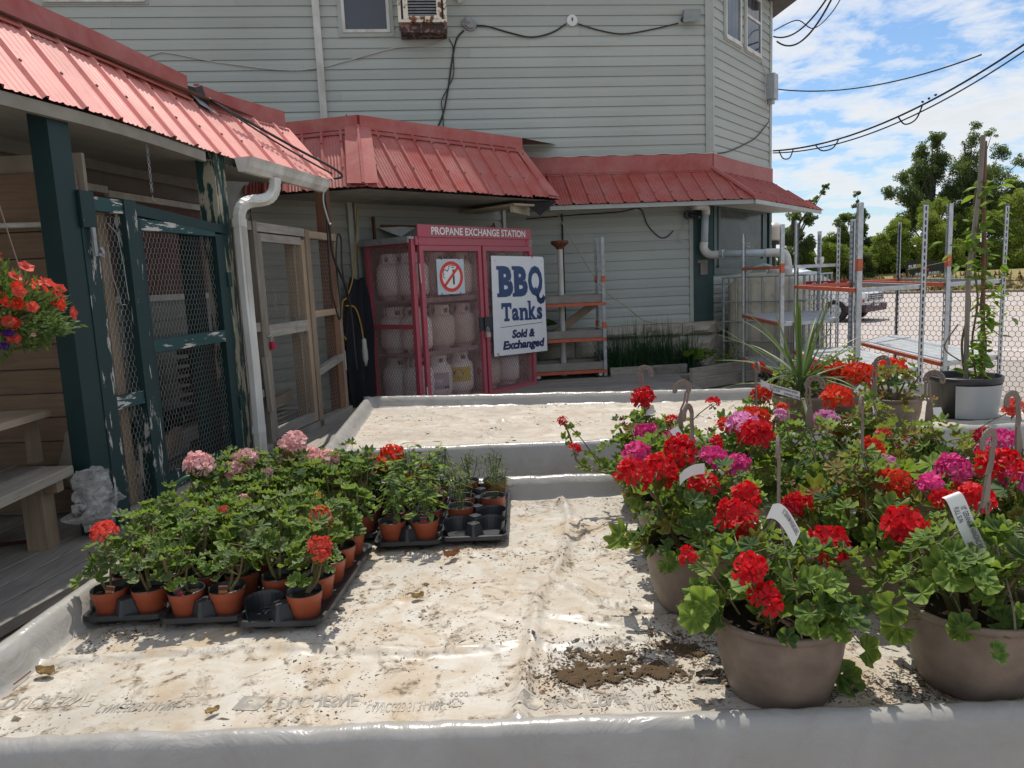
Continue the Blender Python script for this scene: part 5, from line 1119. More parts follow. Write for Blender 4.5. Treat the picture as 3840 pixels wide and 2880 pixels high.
rack('galvanised plant rack farthest back, beside the caged water tank', [(2.52, 6.82), (3.20, 7.12), (3.62, 8.55), (2.66, 8.40)], .10, 1.99, (.58, 1.07, 1.60), GR)
rack('galvanised plant rack just behind the far bench, left of the vine', [(2.46, 5.20), (3.06, 5.40), (3.30, 7.06), (2.68, 6.92)], .10, 2.02, (.36, .80, 1.415), GR)
rack('galvanised plant rack at the right edge, behind the staked vine', [(3.33, 5.60), (3.97, 5.88), (4.22, 7.98), (3.56, 7.52)], .10, 2.02, (.36, .80, 1.415), GR)
# cart with wooden trays beside the cage
ct0 = Vector((.26, 8.56, 0)); ctu = Vector((.996, .08, 0)).normalized(); ctn = Vector((-ctu.y, ctu.x, 0)); CTF = Fr(ct0[:2], ctu)
cart = thing('tray_cart', CTF.p(.4, -.2, .4), 'galvanised cart with orange rails and wooden trays beside the red cage', 'cart')
for s, d in ((.88, 0), (.88, -.40), (0, 0), (0, -.40)):
    m = MB(); perf_post(m, CTF.p(s, d, 0), ctu * (-1 if s else 1), ctn * (1 if d == 0 else -1), .42, 2.04, w=.038); m.build('post', galv_d, cart)
    for z in (.98, 1.52): m = MB(); m.box(CTF, s - .042 if s else s - .003, s + .003 if s else s + .042, d - .02, d + .004, z, z + .075); m.build('paint_band', orange_m, cart)
for z in (.48, .86, 1.275):
    m = MB(); m.box(CTF, -.01, .88, -.01, .012, z - .02, z + .015); m.box(CTF, -.01, .88, -.41, -.39, z - .02, z + .015); m.box(CTF, .855, .88, -.39, -.01, z - .02, z + .015); m.build('rail', orange_m, cart)
    tr = part_empty('tray', cart, CTF.p(.36, -.2, z))
    for s0, s1, d0, d1 in ((.0, .855, -.035, -.012), (.0, .855, -.39, -.365), (.83, .852, -.364, -.036), (.0, .022, -.364, -.036)): m = MB(); m.box(CTF, s0, s1, d0, d1, z + .02, z + .11); m.build('side', greyw_h, tr)
    m = MB(); m.box(CTF, .02, .83, -.37, -.04, z + .016, z + .03); m.build('bottom', deckw, tr)
    if z > 1: m = MB(); m.grid([[CTF.p(.02 + .86 * i / 14, .0 - .46 * j / 8, z + .118 + .012 * MN.noise(Vector((i * .5, j * .7, 2))) - (.05 if 0 < j < 8 and i > 0 else 0)) for j in range(9)] for i in range(15)]); m.build('film', rim_m, tr, smooth=True)
for s, d in ((.80, -.02), (.06, -.02), (.80, -.38), (.06, -.38)):
    wh = part_empty('wheel', cart, CTF.p(s, d, .40)); c = CTF.p(s, d, .445); m = MB(); m.tube([c - ctn * .018, c + ctn * .018], .047, 18); m.build('tyre', rubber, wh); m = MB(); m.tube([c - ctn * .02, c + ctn * .02], .024, 12); m.build('hub', whitem, wh)
o = MB().beam(CTF.p(.32, -.30, .93), CTF.p(.82, -.34, 1.27), .02, .09, up=(0, 0, 1)).build('plank', tanw); tag(o, 'short tan plank slanting between the cart trays', 'plank')
# white standpipe with a rusty head at the wall
sp0 = thing('standpipe', HF.p(-1.93, .30, .4), 'white standpipe with rusty T-shaped head against the siding', 'pipe'); c = at_y(1209, 530, 8.9)
m = MB(); m.tube([(c.x, c.y, .4), (c.x, c.y, 1.93)], .034, 12); m.build('pipe', whitem, sp0); m = MB(); m.lathe([(.04, 0), (.05, .02), (.10, .06), (.11, .08), (.10, .10), (0, .105)], 14, (c.x, c.y, 1.93)); m.build('head', rust, sp0)
cable('tan rope stretched from soffit to cart and along the stones', [HF.p(-2.1, .5, 2.35), HF.p(-1.9, .45, 2.0), HF.p(-1.55, .4, 1.45), HF.p(-1.25, .4, 1.2), HF.p(-.95, .2, 1.0), HF.p(-.6, .17, .955), HF.p(0, .17, .955)], .006, cream_cable)
cable('black cable looped along the wall to the camera', [HF.p(-2.4, .03, 2.33), HF.p(-1.8, .03, 2.36), HF.p(-1.2, .03, 2.38), HF.p(-.95, .03, 2.41), HF.p(-.85, .03, 2.2), HF.p(-.7, .03, 2.05), HF.p(-.6, .03, 2.05), HF.p(-.52, .03, 2.12)], .007, cable_m)
o = MB().tube([HF.p(-1.95, .03, 2.38), HF.p(-1.95, .03, .95)], .011, 6).build('conduit', cable_m); tag(o, 'thin dark upright conduit on the lower siding', 'conduit')
cm_ = thing('security_camera', HF.p(-.24, .03, 2.3), 'small dark security camera under the right awning', 'camera')
m = MB(); m.tube([HF.p(-.33, .05, 2.31), HF.p(-.33, .10, 2.31)], .055, 14); m.build('bracket', black_m, cm_); m = MB(); m.tube([HF.p(-.32, .10, 2.31), HF.p(-.22, .16, 2.27)], .033, 12); m.build('body', black_m, cm_, smooth=False); m = MB(); m.tube([HF.p(-.22, .16, 2.27), HF.p(-.215, .163, 2.268)], .018, 10); m.build('lens', galv, cm_)
cable('thin white wire hanging under the camera', [HF.p(-.36, .06, 2.28), HF.p(-.40, .05, 2.15), HF.p(-.46, .05, 2.05), HF.p(-.42, .05, 1.97)], .005, white_cable)
# PVC downpipe to the water tank
pvc = thing('drainpipe', HF.p(-.12, .1, 1.8), 'grey and white PVC drainpipe bending from the awning to the water tank', 'pipe')
pvg = plain('pvc_grey', (.42, .48, .50), .4, dirt=.15); pvw = plain('pvc_cream', (.66, .64, .58), .4, dirt=.2)
a = HF.p(-.13, .13, 2.40); b = HF.p(-.15, .13, 1.90); c = Vector((2.66, 9.30, 1.80)); d = Vector((3.30, 9.05, 1.78)); e_ = Vector((3.42, 9.02, 1.60)); R = .045
m = MB(); m.tube([a, a.lerp(b, .5), b], R, 14); m.build('pipe', pvg, pvc, smooth=True)
m = MB(); m.tube(smooth_path([HF.p(-.35, .3, 2.40), HF.p(-.2, .2, 2.40), HF.p(-.13, .14, 2.37), a + Vector((0, 0, -.10))]), R * 1.15, 14); m.build('elbow', pvw, pvc, smooth=True)
m = MB(); m.tube(smooth_path([b + Vector((0, 0, .06)), b + Vector((.0, 0, -.03)), b + Vector((.06, -.06, -.10)), c + Vector((.06, -.02, 0))]), R * 1.15, 14); m.build('elbow', pvw, pvc, smooth=True)
m = MB(); m.tube([c, d], R, 14); m.build('pipe', pvg, pvc, smooth=True)
m = MB(); m.tube(smooth_path([d - (d - c).normalized() * .14, d, d + Vector((.09, -.02, -.03)), e_, e_ + Vector((0, 0, -.12))]), R * 1.12, 14); m.build('elbow', pvw, pvc, smooth=True)
m = MB(); m.box(HF, -.2, -.07, .036, .05, 1.70, 1.74); m.box(HF, -.17, -.08, .036, .06, 1.55, 1.70); tag(m.build('wooden_block', greyw), 'weathered wooden block on the green corner post', 'block')
# caged water tank
ib = thing('water_tank', (3.1, 9.3, 0), 'stained white plastic water tank in a galvanised cage by the corner', 'tank')
IF = Fr((2.74, 9.36), (.79, -.62)); iw, idp = .98, 1.15; z0, z1 = .42, 1.50
ipm = NB('tank_poly'); i1 = ipm.noise(2.2, 5, .6, .4, (1, 1, .6)); i2 = ipm.noise(9, 5, .7); ic = ipm.mix(ipm.ramp(i1, [(.35, 0), (.65, 1)]), (.62, .58, .46), (.42, .37, .24)); ic = ipm.mix(ipm.ramp(i2, [(.58, 0), (.72, .5)]), ic, (.24, .20, .12)); ipm.set(ic, .4, 0, .4)
m = MB(); ring = []
for zz, ins in ((z0 + .02, .03), (z0 + .08, 0), (z1 - .10, 0), (z1 - .03, .04), (z1 + .02, .12), (z1 + .035, .4)):
    row = []
    for (cx_, cy_) in ((0, 0), (1, 0), (1, 1), (0, 1)):
        for k in range(5):
            t = PI * 1.5 + cx_ * 0 + {(0, 0): PI, (1, 0): 1.5 * PI, (1, 1): 0, (0, 1): .5 * PI}[(cx_, cy_)] + k / 4 * PI / 2 - PI * 1.5
            rr = .09; s = (.03 + ins + rr) if cx_ == 0 else (iw - .03 - ins - rr); dd = (.03 + ins + rr) if cy_ == 0 else (idp - .03 - ins - rr)
            row.append(IF.p(s + rr * math.cos(t), -(dd + rr * math.sin(t)), zz))
    ring.append(row + [row[0]])
m.grid(ring); m.add(ring[-1][:-1], (tuple(range(20)),)); m.build('bottle', ipm.m, ib, smooth=True)
m = MB(); m.lathe([(.13, 0), (.13, .04), (.115, .05), (0, .055)], 18, IF.p(.5, -.55, z1 + .03)); m.build('cap', whitepl, ib)
def ibar(a, b, name='bar'): m = MB(); m.tube([a, b], .0105, 6); return m.build(name, galv_d, ib)
for k in range(7):
    s = iw * k / 6; ibar(IF.p(s, .012, .28), IF.p(s, .012, z1)); ibar(IF.p(iw + .012, -idp * k / 6, .28), IF.p(iw + .012, -idp * k / 6, z1)) ; ibar(IF.p(-.012, -idp * k / 6, .28), IF.p(-.012, -idp * k / 6, z1))
for z in (.45, .70, .95, 1.20, z1):
    ibar(IF.p(-.01, .022, z), IF.p(iw + .01, .022, z)); ibar(IF.p(iw + .022, .01, z), IF.p(iw + .022, -idp, z)); ibar(IF.p(-.022, .01, z), IF.p(-.022, -idp, z))
m = MB(); m.box(IF, -.02, iw + .02, -idp, .02, .24, .40); m.box(IF, 0, .15, -idp, .0, 0, .24); m.box(IF, iw - .15, iw, -idp, 0, 0, .24); m.box(IF, .42, .57, -idp, 0, 0, .24); m.build('pallet', dkp, ib)
o = MB().tube(smooth_path([IF.p(.2, -.2, z1 + .03), IF.p(.28, -.25, z1 + .10), IF.p(.4, -.3, z1 + .14), IF.p(.5, -.35, z1 + .10)]), .02, 8).build('hose', pvg, smooth=True); tag(o, 'grey hose bending over the top of the water tank', 'hose')
sb = MB(); sb.box(Fr((3.6, 8.98), (.8, -.6)), 0, .5, 0, .03, 1.33, 1.40)
# netting fence
nf = thing('netting_fence', (5, 7.8, 0), 'dark plastic netting fence along the lot behind the racks', 'fence'); NF = Fr((3.62, 9.0), (2.8, -2.4))
netm = plain('netting', (.022, .014, .012), .7)
hexwire(NF, 0, 4.6, 0.0, 1.36, 0, w=.056, r=.0028, parent=nf, name='netting', mt=netm, warp=.008)
for s in (0, 1.55, 3.1, 4.6): m = MB(); m.tube([NF.p(s, -.02, 0), NF.p(s, -.02, 1.45)], .016, 6); m.build('post', galv_d, nf)
for z in (1.36, .02): m = MB(); m.tube([NF.p(s, 0, z + .008 * math.sin(s * 3)) for s in np.linspace(0, 4.6, 20)], .005, 4); m.build('line_wire', netm, nf)
bn_ = thing('banner', NF.p(.3, .1, 1.2), 'narrow red banner with pale marks tied behind the racks', 'banner'); m = MB(); m.quad(NF.p(-.05, .12, 1.34), NF.p(.95, .12, 1.34), NF.p(.95, .12, 1.42), NF.p(-.05, .12, 1.42)); m.build('cloth', plain('banner_red', (.45, .03, .04), .6), bn_)
m = MB()
for k in range(7): disc(m, (.02 + .13 * k, 1.38), .016, .026, 1, lambda x, y: NF.p(x, .123, y), n=12)
m.build('print', wv_, bn_)
# globe lamp
lp = thing('globe_lamp', (4.5, 12.5, 0), 'white globe lamp on a black post beyond the house corner', 'lamp')
m = MB(); m.blob((4.5, 12.5, 2.19), .165, 20, 14); m.build('globe', plain('opal_glass', (.66, .62, .54), .3, dirt=.2, dscale=3), lp, smooth=True)
m = MB(); m.lathe([(.10, 1.98), (.11, 2.03), (.06, 2.05), (.035, 1.97), (.035, .05), (.08, .03), (.09, -.3)][::-1], 12, (4.5, 12.5, 0)); m.beam((4.30, 12.5, 1.92), (4.5, 12.5, 1.92), .03, .03); m.build('post', black_m, lp)
# ---- fittings on the upper wall
acu = thing('air_conditioner', HF.p(-3.54, .2, 4.5), 'rusty window air conditioner jutting from the upper wall', 'air conditioner')
rwm = chipped('rusty_white', (.58, .54, .44), (.23, .075, .03), thr=.56, stretch=(3, 3, 3)); rw2 = chipped('rusty_tray', (.20, .105, .075), (.07, .045, .04), thr=.50, stretch=(3, 3, 3))
AF = HF; z0, z1, s0, s1 = 4.56, 5.1, -3.82, -3.265
m = MB()
for a, b, c, d in ((s0, s0 + .035, z0, z1), (s1 - .035, s1, z0, z1), (s0 + .035, s1 - .035, z0, z0 + .03)): m.box(AF, a, b, .0, .30, c, d)
m.build('case', rwm, acu)
m = MB()
for a, b in ((s0 + .06, s0 + .115), (s1 - .115, s1 - .06)): m.box(AF, a, b, .27, .305, z0 + .03, z1)
m.box(AF, s0 + .115, s1 - .115, .27, .303, z0 + .03, z0 + .065); m.build('grille_frame', rwm, acu)
for k in range(15): m = MB(); m.box(AF, s0 + .115, s1 - .115, .262, .292, z0 + .075 + k * .032, z0 + .083 + k * .032); m.build('louvre', galv_d, acu)
m = MB(); m.quad(AF.p(s0 + .035, .25, z0 + .03), AF.p(s1 - .035, .25, z0 + .03), AF.p(s1 - .035, .25, z1), AF.p(s0 + .035, .25, z1)); m.build('coil', plain('coil_dark', (.10, .09, .09), .7), acu)
m = MB(); m.box(AF, s0 + .02, s1, .0, .26, z0 - .10, z0 - .005); m.build('drip_tray', rw2, acu)
m = MB(); m.tube([AF.p(s1 - .13, .30, z0 + .05), AF.p(s1 - .13, .315, z0 + .05)], .02, 8); m.build('knob', whitepl, acu)
jb = thing('junction_box', HF.p(-3.0, .05, 4.6), 'round glass-fronted junction box on the upper wall', 'box')
m = MB(); m.tube([HF.p(-3.05, .02, 4.62), HF.p(-3.0, .07, 4.66)], .05, 8); m.tube([HF.p(-2.98, .02, 4.62), HF.p(-2.98, .05, 4.62)], .075, 18); m.build('base', galv_d, jb); m = MB(); m.tube([HF.p(-2.98, .05, 4.62), HF.p(-2.98, .085, 4.62)], .058, 18); m.build('cover', plain('smoky_glass', (.30, .28, .27), .15), jb)
dk = thing('cover_plate', HF.p(-1.74, .03, 4.66), 'round white cover plate with a dark slot on the upper wall', 'plate')
m = MB(); m.tube([HF.p(-1.745, .015, 4.66), HF.p(-1.745, .032, 4.66)], .065, 22); m.build('plate', whitepl, dk); m = MB(); m.box(HF, -1.752, -1.735, .0325, .036, 4.65, 4.69); m.build('slot', black_m, dk)
fl = thing('floodlight', HF.p(-.28, .1, 4.7), 'flat grey floodlight on the upper wall near the corner', 'floodlight')
fc = [HF.p(-.39, .13, 4.60), HF.p(-.19, .13, 4.61), HF.p(-.14, .06, 4.76), HF.p(-.355, .06, 4.755)]; off = HF.n * -.03 + Vector((0, 0, .02))
m = MB(); m.hexa([q + off for q in fc] + fc); m.build('housing', galv_d, fl); c = sum(fc, Vector()) / 4; m = MB(); m.add([q.lerp(c, .10) + HF.n * .003 + Vector((0, 0, -.002)) for q in fc], ((0, 1, 2, 3),)); m.build('lens', plain('flood_lens', (.30, .32, .28), .2), fl); m = MB(); m.tube([HF.p(-.36, .02, 4.66), HF.p(-.36, .09, 4.66)], .03, 8); m.build('bracket', black_m, fl)
o = MB(); o.box(HF, -4.80, -4.72, .02, .075, 2.9, 5.45); 
for k in range(3): o.box(HF, -4.79 + k * .025, -4.78 + k * .025, .075, .08, 2.9, 5.45)
tag(o.build('downspout', whitem), 'straight white downspout on the upper wall left of the window', 'downspout')
mo = MB(); mo.tube([HF.p(-3.10, .02, 4.93), HF.p(-3.10, .08, 4.93)], .05, 10); mo.tube([HF.p(-3.10, .06, 4.93), HF.p(-3.09, .1, 4.86)], .03, 8); tag(mo.build('sensor', whitepl), 'small pale sensor at the top edge right of the air conditioner', 'sensor')
mb_ = thing('meter_box', BF.p(2.05, .05, 4.1), 'grey cable box on the canted wall edge', 'box'); m = MB(); m.box(BF, 1.96, 2.13, .02, .14, 4.03, 4.38); m.build('case', plain('grey_box', (.42, .44, .45), .5), mb_); m = MB(); m.box(BF, 1.99, 2.10, .03, .10, 3.97, 4.03); m.build('gland', galv_d, mb_)
m = MB(); m.box(BF, BL - .02, BL + .06, -.30, .01, 2.95, 3.68); tag(m.build('electrical_panel', plain('brown_panel', (.10, .10, .09), .6)), 'dark narrow panel standing out from the house corner', 'panel')
# overhead service wires, run to a pole standing out of frame
pole = Vector((19.0, 14.5, 9.2)); tie = lambda s, z: BF.p(BL + .03, .02, z) + Vector((.02, 0, 0))
def wire(label, a, b, sag, r, nlen=40): return cable(label, [a.lerp(b, t) + Vector((0, 0, -sag * 4 * t * (1 - t))) for t in np.linspace(0, 1, nlen)], r, cable_m, 5, name='overhead_wire', k=1)
W1 = tie(0, 4.93); W2 = tie(0, 4.22); W3 = tie(0, 3.33)
def far_pt(px, py, y): return at_y(px, py, y)
E1 = far_pt(1820, -60, 8.5); E2 = far_pt(2330, 40, 7.5); E3 = far_pt(2330, 12, 7.5)
o = wire('upper black service wires leaving the house corner', W1 + Vector((0, 0, .02)), E1, .22, .011); wire('second strand of the upper service wires', W1 + Vector((.05, 0, -.05)), E1 + Vector((0, 0, -.04)), .30, .012)
cable('thin loops of wire at the upper service connection', [W1 + Vector((0, 0, .1)), W1 + Vector((.3, -.1, .2)), W1 + Vector((.5, -.2, .05)), W1 + Vector((.75, -.25, .25)), W1 + Vector((.95, -.3, .6))], .008, cable_m)
wire('thin middle telephone wire rising to the right', W2, far_pt(2120, 118, 8.2), .16, .009); 
o = wire('heavy lower cable sweeping up to the right', W3, E3, .30, .012); wire('slack cable bound under the heavy lower cable', W3 + Vector((0, 0, -.03)), E3 + Vector((.02, 0, -.05)), .325, .009)
def onw(a, b, sag, t): return a.lerp(b, t) + Vector((0, 0, -sag * 4 * t * (1 - t)))
for t0, t1, dz, lb in ((.03, .10, -.12, 'small drooping wire loop close to the house corner'), (.20, .30, -.10, 'slack wire loop under the heavy cable'), (.52, .60, -.13, 'larger wire loop under the heavy cable, nearer the pole')):
    p, q = onw(W3, E3, .30, t0), onw(W3, E3, .30, t1); cable(lb, [p, p.lerp(q, .3) + Vector((0, 0, dz)), p.lerp(q, .75) + Vector((0, 0, dz)), q], .009, cable_m)
p = onw(W3, E3, .30, .62); bd = MB(); 
for k in range(3): bd.blob(onw(W3, E3, .30, .60 + .02 * k) + Vector((0, 0, .035)), (.016, .016, .014), 8, 6, amp=.4, seed=k)
tag(bd.build('cable_clamp', cable_m), 'small dark clamps on the heavy overhead cable', 'clamp')
# ================================================================ across the road: car, signs
def car():
    root = thing('parked_car', (12.55, 25.2, -.345), 'white sport utility car seen behind the racks and netting', 'car'); root.rotation_euler = (0, 0, math.atan2(-.72, .69)); root.scale = (1.1, 1.1, 1.1)
    L_, Wd = 4.6, 1.86; wht = NB('car_paint'); wht.set((.78, .78, .78), .18, 0, .6, Coat_Weight=.6); body_m = wht.m; gl = glass_mat('car_glass', (.05, .065, .07), .05)
    maroon = plain('car_lower_trim', (.07, .02, .03), .5)
    prof = [(-.05, .32), (-.03, .62), (.12, .86), (.35, .94), (1.0, 1.02), (1.42, 1.08), (2.15, 1.58), (2.45, 1.66), (3.6, 1.66), (4.15, 1.60), (4.5, 1.12), (4.6, .85), (4.6, .40), (4.45, .30)]   # x measured back from the front
    def sec(x, zt): return zt
    m = MB(); xsn = np.linspace(0, 4.6, 60)
    top = lambda x: float(np.interp(x, [0, .1, .35, 1.0, 1.42, 2.15, 2.45, 3.6, 4.15, 4.5, 4.6], [.62, .86, .95, 1.02, 1.06, 1.57, 1.66, 1.66, 1.6, 1.12, .86]))
    belt = lambda x: float(np.interp(x, [0, .1, .35, 1.42, 4.4, 4.6], [.60, .84, .93, 1.02, 1.08, .84]))
    hw = lambda x: float(np.interp(x, [0, .25, .8, 4.0, 4.6], [.70, .86, .93, .93, .82]))
    G = []
    for x in xsn:
        T, b, h = top(x), belt(x), hw(x); cab = max(0, T - b); hh = h - min(.24, cab * .38)
        G.append([Vector((-x, y, z)) for y, z in ((-h * .96, .30), (-h, .55), (-h, b - .06), (-h * .985, b), (-hh - .01, b + cab * .92), (-hh * .82, T), (0, T + .03), (hh * .82, T), (hh + .01, b + cab * .92), (h * .985, b), (h, b - .06), (h, .55), (h * .96, .30))])
    m.grid(G[::-1]); m.add(G[0], (tuple(range(13)),)); m.add(G[-1][::-1], (tuple(range(13)),)); m.build('body', body_m, root, smooth=True, org=(0, 0, 0))
    def sidewin(y, x0, x1):
        m = MB(); P = []
        for x in np.linspace(x0, x1, 8):
            T, b, h = top(x), belt(x), hw(x); cab = max(.02, T - b); hh = h - min(.24, cab * .38); lo = Vector((-x, y * (h * .985 + .004), b + .05)); hi = Vector((-x, y * (hh + .012), b + cab * .9)); P.append((lo, hi))
        m.grid(P if y > 0 else P[::-1]); m.build('window', gl, root, org=(0, 0, 0))
    for y in (-1, 1): sidewin(y, 1.75, 2.65); sidewin(y, 2.72, 3.55); sidewin(y, 3.62, 4.2)
    m = MB(); P = []
    for k in np.linspace(-1, 1, 9):
        a = Vector((-1.46, k * .80, 1.105 - .03 * k * k)); b = Vector((-2.13, k * .66, 1.585 - .03 * k * k)); P.append((a + Vector((.015, 0, .02)), b + Vector((.015, 0, .02))))
    m.grid(P); m.build('windscreen', gl, root, org=(0, 0, 0))
    m = MB(); m.bx(-.02, .035, -.62, .62, .64, .84); m.build('grille', plain('grille_dark', (.04, .03, .035), .4), root, org=(0, 0, 0))
    for z in (.67, .73, .79): m = MB(); m.bx(.034, .045, -.62, .62, z - .012, z + .012); m.build('grille_bar', galv, root, org=(0, 0, 0))
    m = MB(); m.blob((.045, 0, .735), (.015, .10, .045), 14, 8); m.build('badge', galv, root, org=(0, 0, 0))
    for y in (-1, 1): m = MB(); m.hexa(((-.02, y * .62, .68), (.03, y * .62, .68), (-.10, y * .86, .70), (-.22, y * .885, .70), (-.03, y * .62, .86), (.02, y * .62, .86), (-.12, y * .86, .86), (-.24, y * .885, .86))); m.build('headlight', plain('lamp_glass', (.72, .73, .74), .1), root, org=(0, 0, 0)); m = MB(); m.bx(-.12, -.03, y * .72 - .08, y * .72 + .08, .62, .67); m.build('indicator', orange_m, root, org=(0, 0, 0))
    m = MB(); m.bx(-.10, .05, -.86, .86, .30, .52); m.build('bumper', maroon, root, org=(0, 0, 0))
    m = MB(); m.bx(-4.5, -.1, -.945, -.93, .30, .50); m.bx(-4.5, -.1, .93, .945, .30, .50); m.build('sill', maroon, root, org=(0, 0, 0))
    pt = MB(); pt.bx(.05, .058, -.17, .17, .47, .59); pl2 = pt.build('number_plate', whitepl, root, org=(0, 0, 0)); m = MB(); put_text(m, fit_text('BKJH 258', -.14, .14, .495, .565), lambda x, y: (.061, x, y)); m.build('lettering', navy, pl2, org=(0, 0, 0))
    for x in (-.85, -3.7):
        for y in (-1, 1):
            w_ = part_empty('wheel', root); w_.location = (x, y * .84, .345); m = MB(); m.tube([(0, -.11, 0), (0, .11, 0)], .345, 22); m.build('tyre', rubber, w_, org=(0, 0, 0)); m = MB(); m.tube([(0, y * .10, 0), (0, y * .125, 0)], .21, 16); m.build('rim', galv, w_, org=(0, 0, 0))
            m = MB(); 
    for y in (-1, 1): m = MB(); m.blob((-1.62, y * 1.0, 1.10), (.09, .11, .075), 10, 8); m.build('mirror', body_m, root, smooth=True, org=(0, 0, 0)); m = MB(); m.tube([(-2.5, y * .62, 1.70), (-3.9, y * .62, 1.69)], .018, 6); m.build('roof_rail', galv_d, root, org=(0, 0, 0))
car()
# roadside board
y0 = 50.5; a = at_y(1957, 607, y0); b = at_y(2042, 603, y0); t = at_y(1957, 566, y0)
sf = Fr(a[:2], (b - a)[:2]); wd_ = (b - a).length; zb_, zt_ = a.z, t.z; brd = thing('roadside_sign', (a.x + wd_ / 2, a.y, .3), 'black roadside board with white, yellow and red lettering beyond the road', 'sign')
m = MB(); m.box(sf, 0, wd_, -.12, 0, zb_, zt_ + .02); m.box(sf, .1, .2, -.1, -.02, -.1, zb_); m.box(sf, wd_ - .2, wd_ - .1, -.1, -.02, -.1, zb_); m.build('panel', plain('board_black', (.012, .013, .014), .6), brd)
cols = {'w': plain('board_white', (.75, .74, .70), .6), 'y': plain('board_yellow', (.62, .66, .04), .6), 'r': plain('board_red', (.70, .03, .03), .6)}; H_ = zt_ - zb_
def bt_(txt, x0, x1, y0_, y1_, c, tilt=.05):
    m = MB(); put_text(m, fit_text(txt, x0, x1, y0_, y1_, offset=.03), lambda x, y: sf.p(x * wd_, .012, zb_ + (y + tilt * (x - x0)) * H_)); m.build('lettering', cols[c], brd)
bt_('SUB', .05, .255, .64, .82, 'w', .22); bt_('WAY', .26, .52, .68, .86, 'y', .22); bt_('NEW', .36, .58, .45, .62, 'r'); bt_('BBQ RIBS', .24, .84, .22, .40, 'w', .1); bt_('MADE FRESH FOR YOU', .36, 1.0 - .02, .09, .18, 'w', .12); bt_('CATER', .70, .9, .01, .10, 'y', .1)
for q0, q1 in ((.58, .93), (.07, .34)):
    m = MB(); m.add([sf.p(.03 * wd_, .01, zb_ + q0 * H_), sf.p(.98 * wd_, .01, zb_ + (q1 - .02) * H_), sf.p(.98 * wd_, .01, zb_ + q1 * H_), sf.p(.03 * wd_, .01, zb_ + (q0 + .02) * H_)], ((0, 1, 2, 3),)); m.build('stripe', cols['y'], brd)
# highway shield
y0 = 53.0; c = at_y(1770, 564, y0); hs_ = thing('highway_sign', (c.x, c.y, 0), 'white highway shield numbered 12 beyond the road', 'sign'); g = .36
m = MB(); P = [(-.9, .8), (-.35, .85), (-.3, 1.0), (.3, 1.0), (.35, .85), (.9, .8), (.95, .2), (.75, -.45), (.4, -.8), (0, -1.05), (-.4, -.8), (-.75, -.45), (-.95, .2)]
m.add([(c.x + x * g, c.y, c.z + z * g) for x, z in P] + [(c.x + x * g, c.y + .02, c.z + z * g) for x, z in P], [tuple(range(13))[::-1]] + [(i, (i + 1) % 13, (i + 1) % 13 + 13, i + 13) for i in range(13)]); m.build('panel', plain('shield_white', (.74, .74, .72), .5), hs_)
m = MB(); m.bx(c.x - .04, c.x + .04, c.y + .03, c.y + .08, -.3, c.z + .3); m.build('post', greyw, hs_)
m = MB(); put_text(m, fit_text('12', -.48 * g, .48 * g, -.42 * g, .42 * g, offset=.02), lambda x, y: (c.x + x, c.y - .012, c.z + y)); m.build('lettering', black_m, hs_)
m = MB(); m.add([(c.x + x * g, c.y - .005, c.z + z * g) for x, z in ((-.3, 1.05), (-.4, 1.4), (-.18, 1.2), (0, 1.45), (.18, 1.2), (.4, 1.4), (.3, 1.05))], ((0, 1, 2, 3, 4, 5, 6),)); m.build('crown', plain('shield_grey', (.3, .3, .3), .5), hs_)
# ================================================================ plants: shared pieces
def leaf_mat(name, c_in, c_mid, c_out, zone=None, vary=.22, tr=.42, rough=.6, hue=0):
    n = NB(name); ln = n.N.new('ShaderNodeVectorMath'); ln.operation = 'LENGTH'; n.L.new(n.tc.outputs['Object'], ln.inputs[0]); l = ln.outputs['Value']
    st = [(0, c_in), (.62, c_mid), (1.0, c_out)]
    if zone: st = [(0, c_in), (.38, c_in), (.5, zone), (.64, zone), (.74, c_mid), (1.0, c_out)]
    c = n.ramp(n.math('ADD', l, n.math('MULTIPLY', n.math('SUBTRACT', n.noise(3.0, 3), .5), .35)), st); c = n.mix(n.math('MULTIPLY', n.noise(9, 4, .7), .35), c, tuple(q * .55 for q in c_mid))
    sx = n.N.new('ShaderNodeSeparateXYZ'); n.L.new(n.tc.outputs['Object'], sx.inputs[0]); th = n.math('ARCTAN2', sx.outputs[1], sx.outputs[0]); vn_ = n.ramp(n.math('ABSOLUTE', n.math('SINE', n.math('MULTIPLY', th, 3.5))), [(0, .55), (.22, 0)])
    c = n.mix(vn_, c, tuple(min(1, q * 1.7 + .03) for q in c_mid)); c = n.vary(c, vary); n.bump(n.math('ABSOLUTE', n.math('SINE', n.math('MULTIPLY', th, 3.5))), .5, .12); n.set(c, rough, 0, .35); n.translucent(n.mix(.55, c, (.30, .42, .03)), tr); return n.m
G1 = leaf_mat('geranium_leaf', (.15, .24, .045), (.095, .185, .038), (.18, .27, .06), zone=(.065, .125, .030), vary=.3)
G2 = leaf_mat('geranium_leaf_light', (.20, .30, .05), (.16, .265, .045), (.27, .36, .08), zone=(.12, .21, .04), vary=.25)
G3 = leaf_mat('geranium_leaf_dark', (.075, .145, .042), (.05, .115, .036), (.09, .16, .048))
G4 = leaf_mat('geranium_leaf_bronze', (.15, .19, .04), (.18, .14, .035), (.24, .26, .06), zone=(.20, .085, .03))
G5 = leaf_mat('geranium_leaf_grey', (.20, .26, .12), (.13, .20, .075), (.24, .29, .14), vary=.15)
G6 = leaf_mat('geranium_leaf_red', (.20, .09, .02), (.22, .07, .02), (.20, .16, .04), tr=.4)
